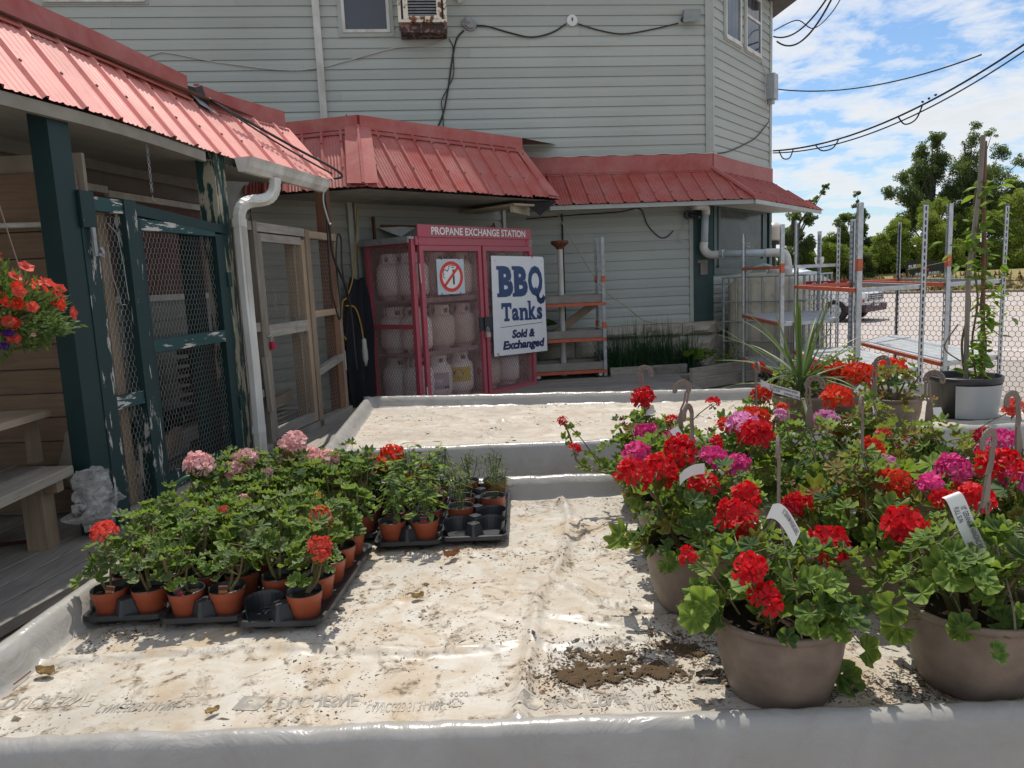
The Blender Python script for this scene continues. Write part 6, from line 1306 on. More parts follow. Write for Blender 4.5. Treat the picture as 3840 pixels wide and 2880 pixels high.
V1 = leaf_mat('vine_leaf', (.11, .22, .02), (.09, .20, .02), (.15, .28, .03), tr=.45); D1 = leaf_mat('dark_leafage', (.018, .05, .014), (.012, .038, .012), (.02, .055, .016)); LG = leaf_mat('lime_leaf', (.16, .28, .02), (.13, .24, .02), (.2, .32, .03), tr=.4)
VG = leaf_mat('variegated_leaf', (.05, .11, .025), (.06, .12, .03), (.42, .40, .10), vary=.2)
def ger_leaf(seed, ruf=.16, lobes=8, notch=.6):
    m = MB(); n = 36; rg = random.Random(seed); vs = [(0, 0, 0)]; ph = rg.uniform(0, 6)
    for ring, r in ((0, .30), (1, .66), (2, 1.0)):
        for k in range(n + 1):
            t = -PI / 2 + notch / 2 + (2 * PI - notch) * k / n; sc = 1 + (.055 * math.cos(lobes * t + ph) + .022 * math.cos(3 * lobes * t + ph)) * (ring == 2) + .03 * math.sin(3 * t + ph)
            z = ruf * (r * r * .9 + .9 * r * r * math.cos(lobes * t + ph) * .55 + .35 * r * math.sin(2 * t + ph * 2)); z -= .22 * max(0, r - .6) * (1 + math.sin(3 * t + ph)) * .5
            vs.append((r * sc * math.cos(t), r * sc * math.sin(t) * .95 + .06, z))
    fs = []
    for k in range(n): fs.append((0, 1 + k, 2 + k))
    for q in range(2):
        b = 1 + q * (n + 1)
        for k in range(n): fs.append((b + k, b + n + 1 + k, b + n + 2 + k, b + 1 + k))
    m.add(vs, fs); return m.mesh('leaf', G1, True)
GL = [ger_leaf(i, ruf=(.26, .36, .46, .3, .55)[i], lobes=(6, 7, 6, 7, 7)[i]) for i in range(5)]
def oval_leaf(name, w=.5, fold=.12, tip=1.0, n=7, droop=.15):
    m = MB(); P = []
    for i in range(n + 1):
        u = i / n; ww = w * math.sin(PI * u ** .8) ** .8 * (1 - .25 * u); P.append([(-ww, u * 2, fold * ww * 2 - droop * u * u), (0, u * 2, -droop * u * u), (ww, u * 2, fold * ww * 2 - droop * u * u)])
    m.grid([[Vector(q) - Vector((0, 0, 0)) for q in r] for r in P]); return m.mesh(name, G1, True)
OV = [oval_leaf('leaf', .5, .2), oval_leaf('leaf', .42, .3, droop=.4), oval_leaf('leaf', .6, .12, droop=.05)]; NARROW = oval_leaf('leaf', .16, .2, droop=.25)
def petal_mat(name, a, b, tr=.4, deep=None):
    n = NB(name); f = n.noise(3.2, 3); c = n.mix(n.ramp(f, [(.3, 0), (.7, 1)]), tuple(q * .62 for q in a), b); c = n.vary(c, .12); n.set(c, .55, 0, .25); n.translucent(c, tr); return n.m
PC = {'R': petal_mat('petal_crimson', (.62, .006, .014), (.80, .018, .028)), 'O': petal_mat('petal_scarlet', (.78, .035, .012), (.86, .07, .025)), 'K': petal_mat('petal_magenta', (.74, .02, .22), (.86, .09, .36)),
      'L': petal_mat('petal_lilac', (.78, .22, .52), (.88, .42, .68)), 'P': petal_mat('petal_pink', (.90, .42, .42), (.94, .62, .60)), 'C': petal_mat('petal_coral', (.78, .06, .05), (.84, .12, .08)), 'D': petal_mat('petal_darkred', (.30, .006, .016), (.42, .01, .03)), 'Y': petal_mat('petal_orange', (.75, .28, .04), (.8, .42, .10)), 'V': petal_mat('petal_violet', (.08, .015, .2), (.12, .03, .28))}
def head_mesh(seed, N_=30, fr_=.47, dome=-.05, dbl=True):
    rg = random.Random(seed); m = MB()
    for i in range(N_):
        z = 1 - (1 - dome) * ((i + .5) / N_) ** 1.1; t = i * 2.39996 + rg.uniform(-.2, .2); r = math.sqrt(max(0, 1 - z * z)); d = Vector((r * math.cos(t), r * math.sin(t), z)) + Vector((rg.uniform(-.12, .12), rg.uniform(-.12, .12), rg.uniform(-.1, .1))); d.normalize()
        c = d * rg.uniform(.55, .98); c.z = c.z * .75 - .15; x = d.orthogonal().normalized(); y = d.cross(x); spin = rg.uniform(0, 6)
        for layer in range(2 if dbl and rg.random() < .4 else 1):
            R_ = fr_ * (1 if layer == 0 else .62) * rg.uniform(.8, 1.25)
            for k in range(5):
                a = spin + k * 2 * PI / 5 + layer * .6; cup = rg.uniform(.05, .4) + layer * .35; rf = lambda: rg.uniform(-.10, .10)
                q = lambda rr, da, lift: c + (x * math.cos(a + da) + y * math.sin(a + da)) * (R_ * rr) + d * (R_ * lift)
                m.add((q(.05, 0, 0), q(.5, -.45, cup * .35), q(.5, .45, cup * .35), q(.98, -.46, cup + rf()), q(1.08, 0, cup * .8 + rf()), q(.98, .46, cup + rf())), ((0, 1, 4, 2), (1, 3, 4), (2, 4, 5)))
    return m.mesh('flower_head', PC['R'], True)
HD = [head_mesh(i, (13, 15, 11)[i], .52) for i in range(3)]; HS = [head_mesh(7 + i, 8, .55, .1) for i in range(2)]
stemm = plain('plant_stem', (.16, .13, .05), .7, dirt=.4, dscale=30); stemg = plain('green_stem', (.10, .14, .035), .6, dirt=.3, dscale=20)
budm = plain('bud_green', (.20, .22, .07), .6, dirt=.4, dscale=60); budr = plain('bud_red', (.36, .06, .04), .6); brn = plain('spent_bloom', (.16, .06, .035), .8)
def bud_mesh(seed, mt):
    rg = random.Random(seed); m = MB()
    for i in range(11):
        d = Vector((rg.uniform(-1, 1), rg.uniform(-1, 1), rg.uniform(-.6, 1))).normalized(); m.tube([d * .15, d * .55, d * .8, d * 1.0], [.05, .16, .14, .03], 5)
    return m.mesh('bud_cluster', mt, True)
BUD = [bud_mesh(1, budm), bud_mesh(2, budr), bud_mesh(3, brn)]
def orient(p, nrm, yaw, sc):
    q = Vector(nrm).to_track_quat('Z', 'Y').to_matrix().to_4x4(); return Matrix.Translation(p) @ q @ Matrix.Rotation(yaw, 4, 'Z') @ Matrix.Scale(sc, 4)
# ---------------------------------------------------------------- hanging baskets
def mk_basket_pot():
    m = MB(); prof = [(.09, 0), (.102, .0), (.107, .008)]
    for k in range(1, 9):
        t = k / 8; r = .107 + .031 * math.sin(t * PI / 2) ** .9; prof += [(r, .008 + .157 * t), (r + .0014, .008 + .157 * t + .004)]
    prof += [(.1385, .172), (.146, .174), (.147, .186), (.145, .190), (.139, .190), (.136, .182), (.128, .140)]
    m.lathe(prof, 44); m.add([(.092 * math.cos(2 * PI * k / 24), .092 * math.sin(2 * PI * k / 24), .0005) for k in range(24)], (tuple(range(24))[::-1],)); return m.mesh('pot', taupe, True)
BPOT = mk_basket_pot()
def soil_mesh(r, z, n=18, amp=.012):
    m = MB(); vs = [(0, 0, z + amp)]
    for q in (.35, .7, 1.0):
        for k in range(n): t = 2 * PI * k / n; vs.append((r * q * math.cos(t), r * q * math.sin(t), z + amp * MN.noise(Vector((q * 4 * math.cos(t), q * 4 * math.sin(t), r * 90))) * (q < 1) - .004 * (q == 1)))
    fs = [(0, 1 + k, 1 + (k + 1) % n) for k in range(n)]
    for a in (1, 1 + n):
        for k in range(n): fs.append((a + k, a + n + k, a + n + (k + 1) % n, a + (k + 1) % n))
    m.add(vs, fs); return m.mesh('soil', soil_m, True)
BSOIL = soil_mesh(.134, .138)
def hanger_meshes(lean):
    top = Vector((lean[0], lean[1], .40)); m = MB()
    for k in range(3):
        a = .5 + k * 2 * PI / 3; m.tube(smooth_path([(.141 * math.cos(a), .141 * math.sin(a), .182), (.11 * math.cos(a) + lean[0] * .4, .11 * math.sin(a) + lean[1] * .4, .25), (top.x * .95 + .02 * math.cos(a), top.y * .95 + .02 * math.sin(a), .37), (top.x + .014 * math.cos(a), top.y, .41)], 5), .0023, 5)
    strap = m
    h = MB(); yw = lean[3] if len(lean) > 3 else 0; q = lambda x, z, d=0: Vector((top.x + x * math.cos(yw) - d * math.sin(yw) + lean[2] * (z - .4), top.y + x * math.sin(yw) + d * math.cos(yw) + lean[1] * (z - .4) * 1.2, z))
    for d0, d1 in ((-.003, .003),):
        P = [(-.015, .40), (.015, .40), (.011, .455), (.007, .475), (-.003, .475), (-.009, .45)]; n = 6; h.add([q(x, z, d0) for x, z in P] + [q(x, z, d1) for x, z in P], [tuple(range(n)), tuple(range(2 * n - 1, n - 1, -1))] + [(i, (i + 1) % n, (i + 1) % n + n, i + n) for i in range(n)])
    cx_, cz_ = -.012, .545; arc = [(cx_ + .030 * math.cos(t), cz_ + .030 * math.sin(t)) for t in np.linspace(-.55, PI + .35, 15)]; arc2 = [(cx_ + .019 * math.cos(t), cz_ + .019 * math.sin(t)) for t in np.linspace(-.7, PI + .35, 15)]
    neck = [(.004, .470), (.010, .49), (.018, .51)]
    for L2 in ([(.006, .470)] + [(.014, .495)] + arc, [(-.004, .472), (.004, .50)] + arc2):
        for a, b in zip(L2[:-1], L2[1:]): h.beam(q(*a), q(*b), .0065, .0030, up=(0, 1, 0))
    zz = [arc[0]] + [p for k in range(1, 15) for p in ((arc2[k] if k % 2 else arc[k]),)]
    for a, b in zip(zz[:-1], zz[1:]): h.beam(q(*a), q(*b), .006, .0025, up=(0, 1, 0))
    h.beam(q(*arc[-1]), q(*arc2[-1]), .0085, .006, up=(0, 1, 0))
    return strap, h
paper = plain('paper_tag', (.74, .73, .69), .6, dirt=.08); ink = plain('tag_ink', (.05, .05, .06), .6)
def paper_tag(root, pts, w, side, lines):
    P = smooth_path([Vector(q) for q in pts], 6); side = Vector(side).normalized(); m = MB(); m.grid([[p - side * w / 2, p + side * w / 2] for p in P]); t = m.build('tag', paper, root, org=(0, 0, 0)); cum = [0]
    for a, b in zip(P[:-1], P[1:]): cum.append(cum[-1] + (b - a).length)
    def f(u, v):
        L_ = u * cum[-1]; i = max(0, min(len(P) - 2, int(np.searchsorted(cum, L_)) - 1)); k = (L_ - cum[i]) / (cum[i + 1] - cum[i]); p = P[i].lerp(P[i + 1], k); tn = (P[i + 1] - P[i]).normalized(); nn = tn.cross(side).normalized()
        if nn.dot(Vector((0, -1, .3))) < 0: nn = -nn
        return p + side * (v * w) + nn * .0012
    m = MB()
    for txt, u0, u1, v0, v1 in lines: put_text(m, fit_text(txt, u0, u1, v0, v1, offset=.005), f)
    if lines: m.build('tag_print', ink, t, org=(0, 0, 0))
    return t
BK = []
def basket(x, y, seed, mats, nl, label, z0=.66, spread=.19, high=.20, lean=(0, 0, 0), hook=True, small=False, lsz=1.0, yaw=None):
    rg = random.Random(seed); r = thing('hanging_basket', (x, y, z0), label, 'potted plant', 'geranium hanging baskets on the benches'); ry = rg.uniform(0, 6) if yaw is None else yaw
    inst('pot', BPOT, r, Matrix.Rotation(ry, 4, 'Z')); inst('soil', BSOIL, r, Matrix.Translation((0, 0, .02)))
    if hook:
        a, b = hanger_meshes(lean); a.build('hanger_strap', taupe_h, r, org=(0, 0, 0)); b.build('hook', taupe_h, r, org=(0, 0, 0))
    st = MB(); pt = MB(); tips = []
    for k in range(9):
        a = k * 2 * PI / 9 + rg.uniform(-.4, .4); ro = rg.uniform(.05, spread * .72); h = rg.uniform(.24, .20 + high * .75); P = [Vector((.035 * math.cos(a), .035 * math.sin(a), .135)), Vector((ro * .6 * math.cos(a), ro * .6 * math.sin(a), .135 + (h - .135) * .45)), Vector((ro * math.cos(a + .2), ro * math.sin(a + .2), h))]
        Q = smooth_path(P, 4); st.tube(Q, [.0078 - .0036 * i / len(Q) for i in range(len(Q))], 6); tips.append(Q)
    st.build('stem', stemm, r, org=(0, 0, 0)).name = 'stem'
    for i in range(nl):
        a = rg.uniform(0, 2 * PI); el = rg.uniform(-.18, 1.0); el = math.asin(max(-.2, min(1, el))); k = rg.uniform(.45, 1.08); d = Vector((math.cos(a) * math.cos(el), math.sin(a) * math.cos(el), math.sin(el)))
        p = Vector((d.x * spread * k, d.y * spread * k, .20 + d.z * high * k))
        if (p.x ** 2 + p.y ** 2) < .15 ** 2 and p.z < .188: p.z = .192 + rg.uniform(0, .03)
        if y < 1.7 and p.z < .25 and p.y < -.02 and rg.random() < .6: continue
        nr = (d * .8 + Vector((0, 0, .55)) + Vector((rg.uniform(-.5, .5), rg.uniform(-.5, .5), rg.uniform(-.25, .4)))).normalized(); s_ = rg.uniform(.014, .032) * lsz * (1.0 if rg.random() < .86 else 1.5)
        mt = rg.choices([q for q, _ in mats], [w_ for _, w_ in mats])[0]; base = tips[rg.randrange(9)]; b0 = base[rg.randrange(len(base) // 2, len(base))]
        if (b0 - p).length < .14: pt.tube([b0, b0.lerp(p, .6) + Vector((0, 0, .012)), p], .0013, 4, cap=False)
        inst('leaf', GL[rg.randrange(5)], r, orient(p, nr, rg.uniform(0, 6.28), s_), mt)
    if pt.v: tag(pt.build('petioles', stemg, r, org=(0, 0, 0)), kind='stuff')
    for k in range(3):
        a = rg.uniform(0, 6.28); p = Vector((.11 * math.cos(a), .11 * math.sin(a), rg.uniform(.26, .20 + high))); inst('bud_cluster', BUD[rg.choice((0, 0, 1, 2))], r, orient(p, (0, 0, 1), a, rg.uniform(.014, .022)))
    BK.append((r, x, y)); return r
MIXA = [(G1, 4), (G2, 5), (G3, 2), (G4, 2)]; MIXB = [(G1, 2), (G2, 4), (G3, 2), (G4, 6), (G6, 1.5)]; MIXC = [(G1, 3), (G2, 6), (G3, 2), (G4, .6)]
XS = (.55, .985, 1.42); YS = (1.54, 1.99, 2.43, 2.89)
lab = {(0, 0): 'front left taupe hanging basket, its red geraniums sprawling over the rim', (1, 0): 'front right taupe hanging basket with few blooms and large green leaves', (0, 1): 'second basket back in the left row, its pot showing bare dark soil', (0, 2): 'third basket back in the left row, under bright red blooms', (0, 3): 'rearmost basket of the left row with a bare stem reaching left',
       (1, 1): 'second basket back in the middle row, bronze-edged leaves around one crimson bloom', (1, 2): 'third basket back in the middle row, with lilac blooms', (1, 3): 'rearmost basket of the middle row, carrying the horizontal white tag', (2, 1): 'second basket back in the right row, crimson and magenta blooms', (2, 2): 'third basket back in the right row, dark bronze leaves', (2, 3): 'rearmost basket of the right row, in front of the grey vine pot'}
mixs = {(0, 0): MIXC, (1, 0): [(G2, 5), (G1, 4), (G5, 1)], (0, 1): [(G1, 3), (G3, 3), (G2, 2), (G4, 1)], (0, 2): MIXA, (0, 3): [(G2, 3), (G4, 2), (G1, 3)], (1, 1): MIXB, (1, 2): MIXA, (1, 3): MIXC, (2, 1): MIXA, (2, 2): MIXB, (2, 3): MIXB}
BB = {}
for (i, j), lb in lab.items():
    lean = {(0, 0): (.01, .03, .0, 1.15), (1, 0): (.02, .01, .06, .55), (0, 1): (0, .02, -.05, .9), (0, 2): (.01, .03, .2, .1), (0, 3): (-.01, .02, -.1, PI - .5)}.get((i, j), (random.uniform(-.02, .02), random.uniform(-.01, .04), random.uniform(-.15, .15), random.uniform(0, 3)))
    BB[i, j] = basket(XS[i] + (.02 if j == 0 else -.05 if (i, j) == (0, 1) else 0), YS[j], 31 + i * 7 + j, mixs[i, j], {0: 170, 1: 175, 2: 165, 3: 125}[j], lb, lean=lean, high=.17 if j == 0 else .21, spread=.19 if j == 0 else .205, lsz=1.0)
FB = [basket(1.72, 4.22, 71, MIXC, 60, 'geranium basket on the far bench beside the spiky plant', z0=.68, hook=False), basket(2.10, 3.98, 72, [(G4, 3), (G3, 3), (G6, 1)], 55, 'dark-leaved geranium basket with scarlet bloom on the far bench', z0=.68, hook=False), basket(2.10, 4.60, 73, MIXB, 45, 'geranium basket at the back of the far bench, scarlet blooms', z0=.68, hook=False)]
def bloom(root, px, py, y, col, size, small=False, stalk=True, kind=None, bx_=None):
    p = at_y(px, py, y); o = Vector(root.location); loc = p - o; hm = (HS if small else HD)[random.randrange(2 if small else 3)]; ax = Vector((random.uniform(-.35, .35), random.uniform(-.5, .1), 1)).normalized()
    inst('flower_head', hm, root, orient(loc, ax, random.uniform(0, 6), size), PC[col])
    if stalk:
        b0 = Vector((loc.x * .45, loc.y * .45, max(.15, loc.z - .16))) if abs(loc.x) < .3 else Vector((loc.x * .6, loc.y * .6, .2)); q = loc - ax * size * .25; m = MB(); m.tube(smooth_path([b0, b0.lerp(q, .5) + Vector((0, 0, .02)), q], 4), .0021, 5)
        for k in range(12): t = k * .9; m.tube([q - ax * size * .5, q + Vector((math.cos(t) * size * .6, math.sin(t) * size * .6, -.1 * size))], .0009, 3, cap=False)
        for k in range(4): t = k * 1.7; e0 = q - ax * size * .45; m.tube([e0, e0 + Vector((math.cos(t) * size * .45, math.sin(t) * size * .45, -size * .25)), e0 + Vector((math.cos(t) * size * .55, math.sin(t) * size * .55, -size * .5))], [.0008, .003, .001], 5)
        m.build('flower_stalk', stemm, root, org=(0, 0, 0))
def B_(i, j): return BB[i, j]
SP = [((0, 0), 1655, 1290, 'R', .040, 1.38), ((0, 0), 1620, 1225, 'R', .040, 1.40), ((0, 0), 1790, 1175, 'R', .058, 1.62), ((0, 0), 1596, 1118, 'R', .062, 1.70), ((0, 0), 1487, 1200, 'R', .024, 1.44), ((0, 0), 1612, 1068, 'R', .045, 1.78),
      ((1, 0), 1952, 1133, 'R', .062, 1.72), ((1, 0), 2112, 1072, 'R', .05, 1.70), ((1, 0), 2045, 1078, 'R', .04, 1.75),
      ((0, 1), 1518, 1043, 'R', .055, 2.0), ((0, 1), 1467, 972, 'R', .060, 2.1), ((0, 1), 1425, 1012, 'R', .060, 2.05), ((0, 1), 1368, 1022, 'R', .058, 2.0),
      ((0, 2), 1626, 938, 'R', .072, 2.4), ((0, 2), 1375, 980, 'K', .058, 2.4), ((0, 2), 1540, 985, 'K', .055, 2.35), ((0, 2), 1592, 1002, 'K', .050, 2.3), ((0, 2), 1548, 955, 'R', .03, 2.5), ((0, 2), 1455, 938, 'K', .03, 2.5),
      ((0, 3), 1402, 934, 'K', .062, 2.85), ((0, 3), 1390, 856, 'R', .055, 2.95), ((0, 3), 1540, 868, 'R', .032, 2.9), ((0, 3), 1452, 905, 'R', .03, 2.85), ((0, 3), 1215, 908, 'R', .026, 2.85), ((0, 3), 1243, 968, 'R', .034, 2.85),
      ((1, 1), 1720, 1088, 'R', .048, 2.05), ((1, 1), 1935, 1040, 'O', .055, 2.05), ((1, 1), 1700, 1100, 'D', .03, 2.0), ((1, 2), 1608, 915, 'L', .070, 2.55), ((1, 2), 1905, 1008, 'L', .058, 2.35), ((1, 2), 1632, 903, 'O', .062, 2.6), ((1, 2), 1688, 895, 'L', .032, 2.5), ((1, 2), 1880, 965, 'O', .048, 2.4), ((1, 2), 1868, 1018, 'L', .03, 2.4),
      ((1, 3), 1782, 905, 'L', .055, 2.8), ((1, 3), 1643, 850, 'O', .050, 3.0), ((1, 3), 1570, 918, 'O', .045, 2.8), ((1, 3), 1808, 857, 'O', .070, 3.0), ((1, 3), 1690, 880, 'O', .03, 2.85),
      ((2, 1), 2010, 1043, 'K', .042, 1.95), ((2, 1), 2060, 1008, 'K', .050, 2.0), ((2, 1), 2160, 1000, 'R', .062, 1.95), ((2, 1), 2195, 1030, 'K', .05, 2.0), ((2, 2), 2170, 948, 'K', .050, 2.4), ((2, 2), 2128, 975, 'K', .038, 2.4), ((2, 2), 2130, 935, 'D', .035, 2.45), ((2, 3), 2105, 945, 'D', .04, 2.85), ((2, 3), 2190, 880, 'C', .05, 2.8), ((2, 3), 1910, 935, 'C', .035, 2.8), ((2, 2), 2085, 1050, 'R', .045, 2.2)]
for k, px, py, c, s_, y in SP: bloom(B_(*k), px, py, y - (.10 if k[1] else 0), c, s_ * .84 * (y - (.10 if k[1] else 0)) / y, small=s_ < .036)
for k, px, py, c, s_, y in ((0, 1782, 803, 'O', .05, 4.2), (0, 1815, 800, 'O', .06, 4.2), (0, 1755, 800, 'R', .035, 4.2), (0, 1640, 790, 'O', .03, 4.1), (1, 1857, 806, 'O', .085, 4.0), (1, 1800, 835, 'R', .03, 4.0), (2, 1920, 795, 'O', .085, 4.5)): bloom(FB[k], px, py, y, c, s_)
# the bare stem reaching left from the rearmost left basket
r = B_(0, 3); o = Vector(r.location); P = [(.0, -.02, .15), (-.12, -.03, .155)] + [tuple(at_y(px, py, 2.85) - o) for px, py in ((1300, 1020), (1250, 1000), (1240, 972), (1228, 935), (1217, 912))]
MB().tube(smooth_path(P, 5), [.007] * 10 + [.004] * 21, 6).build('stem', stemm, r, org=(0, 0, 0))
for px, py in ((1228, 960), (1222, 945), (1258, 1005), (1275, 985), (1295, 1000), (1232, 925), (1245, 940), (1268, 1012)): inst('leaf', GL[random.randrange(5)], r, orient(at_y(px, py, 2.85 + random.uniform(-.02, .02)) - o, (random.uniform(-.6, .3), -.5, .8), random.uniform(0, 6), random.uniform(.016, .028)), G2)
# leaves hanging over the near pots' rims
for k, lst in (((0, 0), ((1835, 1470, 1.50), (1815, 1455, 1.49), (1870, 1405, 1.5), (1500, 1330, 1.47), (1520, 1300, 1.48))), ((1, 0), ((2165, 1450, 1.45), (2180, 1480, 1.45), (1940, 1355, 1.5), (1925, 1310, 1.5)))):
    r = B_(*k); o = Vector(r.location)
    for px, py, y in lst: p = at_y(px, py, y) - o; inst('leaf', GL[random.randrange(5)], r, orient(p, (p.x * 3, -.9, .35), random.uniform(0, 6), .036), random.choice((G1, G2))); MB().tube([Vector((p.x * .6, p.y * .6 , .16)), p.lerp(Vector((p.x * .6, p.y * .6, .19)), .4), p], .0016, 4).build('petiole', stemg, r, org=(0, 0, 0))
# tags
def tg(k, pts, lines, w=.024, side=(0, 0, 1)):
    r = B_(*k) if isinstance(k, tuple) else FB[k]; o = Vector(r.location); return paper_tag(r, [at_y(px, py, y) - o for px, py, y in pts], w, side, lines)
HB = '10" GERANIUM HANGING BASKET'
tg((1, 3), [(1643, 828, 2.9), (1665, 838, 2.89), (1700, 847, 2.88), (1728, 855, 2.87)], [(HB, .25, .95, .1, .4), ('FULL SUN', .25, .5, -.25, .05), ('SAVANNAH CORAL', .6, 1.0, -.4, -.1)], w=.032)
tg((1, 0), [(2052, 1068, 1.56), (2065, 1080, 1.55), (2090, 1140, 1.54), (2122, 1208, 1.53)], [(HB, .22, .95, .05, .38), ('FULL SUN', .2, .42, -.35, -.05), ('PRESTO', .72, .95, -.4, -.1)], w=.038, side=(1, 0, .35))
tg((1, 2), [(1875, 1010, 2.08), (1862, 1012, 2.07), (1845, 1045, 2.06), (1810, 1065, 2.05), (1765, 1073, 2.04)], [(HB, .2, .95, .05, .4), ('FULL SUN', .5, .75, -.4, -.1)], w=.026)
tg((0, 1), [(1522, 1012, 1.84), (1500, 1015, 1.82), (1480, 1025, 1.8), (1468, 1038, 1.78)], [], w=.028)
tg((0, 0), [(1662, 1105, 1.44), (1680, 1105, 1.435), (1700, 1125, 1.43), (1722, 1165, 1.42)], [(HB, .3, .95, .05, .4)], w=.034, side=(.4, 0, .9))
tg((0, 2), [(1455, 925, 2.28), (1475, 955, 2.26), (1500, 990, 2.25)], [(HB, .2, .95, .05, .4), ('FANTASIA', .6, .95, -.4, -.1)], w=.028, side=(.8, 0, .5))
tg((0, 3), [(1402, 875, 2.88), (1405, 890, 2.87), (1400, 897, 2.86)], [], w=.035, side=(1, 0, 0))
tg(1, [(1850, 838, 3.9), (1870, 850, 3.88), (1890, 870, 3.86), (1893, 890, 3.85)], [(HB, .2, .95, .05, .4)], w=.05, side=(.6, 0, .7))
tg((2, 3), [(2022, 880, 2.85), (2030, 905, 2.84)], [], w=.04, side=(1, 0, 0)); tg((2, 2), [(2140, 985, 2.4), (2180, 988, 2.39)], [], w=.03)
# ---------------------------------------------------------------- small potted geraniums in carry trays
def mk_small_pot():
    m = MB(); m.lathe([(.030, .0), (.035, .0), (.0365, .003), (.0455, .066), (.0475, .068), (.0505, .090), (.0515, .092)], 26, mi=0); m.lathe([(.0515, .092), (.0505, .0945), (.0485, .093), (.047, .07), (.042, .06)], 26, mi=1); m.add([(.035 * math.cos(2 * PI * k / 16), .035 * math.sin(2 * PI * k / 16), .0005) for k in range(16)], (tuple(range(16))[::-1],)); return m.mesh('pot', [terra, black_m], True)
SPOT = mk_small_pot(); SSOIL = soil_mesh(.0475, .080, 14, .006)
PIT = .118
def tray_mesh(cols, rows, empties):
    m = MB(); W_, H_ = cols * PIT, rows * PIT
    def rr(w_, h_, r_, z): 
        out = []
        for cx_, cy_, a0 in ((w_ - r_, -h_ + r_, -PI / 2), (w_ - r_, h_ - r_, 0), (-w_ + r_, h_ - r_, PI / 2), (-w_ + r_, -h_ + r_, PI)):
            for k in range(5): t = a0 + k / 4 * PI / 2; out.append((cx_ + r_ * math.cos(t), cy_ + r_ * math.sin(t), z))
        return out
    R_ = [rr(W_ / 2 - .012, H_ / 2 - .012, .03, .028), rr(W_ / 2 - .004, H_ / 2 - .004, .03, .037), rr(W_ / 2 + .004, H_ / 2 + .004, .03, .036), rr(W_ / 2 + .005, H_ / 2 + .005, .03, .022), rr(W_ / 2 - .006, H_ / 2 - .006, .03, .020)]
    m.grid([r_ + [r_[0]] for r_ in R_]); m.add(R_[0], (tuple(range(20)),))
    for i in range(cols):
        for j in range(rows):
            c = ((i - (cols - 1) / 2) * PIT, (j - (rows - 1) / 2) * PIT, 0); m.lathe([(.036, .0), (.042, .004), (.048, .024)], 16, c)
            m.add([(c[0] + .036 * math.cos(2 * PI * k / 16), c[1] + .036 * math.sin(2 * PI * k / 16), .0006) for k in range(16)], (tuple(range(16))[::-1],))
    for i in range(cols + 1):           # webs that stand up between the pots
        for j in range(rows + 1):
            if 0 < i < cols or 0 < j < rows:
                x, y = (i - cols / 2) * PIT, (j - rows / 2) * PIT; e = .5 if (i in (0, cols) or j in (0, rows)) else 1; sx_ = .0 if i in (0, cols) else 1; h = .076 if 0 < i < cols else .05
                if i in (0, cols) or (j in (0, rows) and False): continue
                B4 = [(.036, .006), (.006, .036), (-.006, .036), (-.036, .006), (-.036, -.006), (-.006, -.036), (.006, -.036), (.036, -.006)]
                yy = -.0 if 0 < j < rows else (.03 if j == 0 else -.03)
                lo = [(x + a * 1.0, y + yy + b * 1.0, .03) for a, b in B4]; hi = [(x + a * .62, y + yy + b * .62, h) for a, b in B4]; m.add(lo + hi, [(k, (k + 1) % 8, (k + 1) % 8 + 8, k + 8) for k in range(8)] + [tuple(range(8, 16))])
    for (i, j) in empties:
        c = ((i - (cols - 1) / 2) * PIT, (j - (rows - 1) / 2) * PIT, 0); G = []; o = -PI / 2
        for r_, z in ((.036, .002), (.046, .03), (.053, .07), (.056, .078)): G.append([(c[0] + r_ * math.cos(t), c[1] + r_ * math.sin(t), z if abs(((t - o + PI) % (2 * PI)) - PI) > .7 else min(z, .036)) for t in np.linspace(o, o + 2 * PI, 29)])
        m.grid(G); m.add([(c[0] + .036 * math.cos(2 * PI * k / 16), c[1] + .036 * math.sin(2 * PI * k / 16), .003) for k in range(16)], (tuple(range(16)),))
    return m
tagmats = [plain('label_orange', (.70, .16, .02), .45, dirt=.2, dscale=90), plain('label_crimson', (.55, .03, .06), .45, dirt=.2, dscale=90)]; labk = plain('label_black', (.03, .025, .02), .45)
def tray(x, y, rz, cols, rows, empties, label, z=.662):
    t = thing('carry_tray', (x, y, z), label, 'tray', 'black carry trays on the near bench', rz); tray_mesh(cols, rows, empties).build('tray_body', black_m, t, smooth=False, org=(0, 0, 0)); return t
def slot(x, y, rz, cols, rows, i, j): a = (i - (cols - 1) / 2) * PIT; b = (j - (rows - 1) / 2) * PIT; return (x + a * math.cos(rz) - b * math.sin(rz), y + a * math.sin(rz) + b * math.cos(rz))
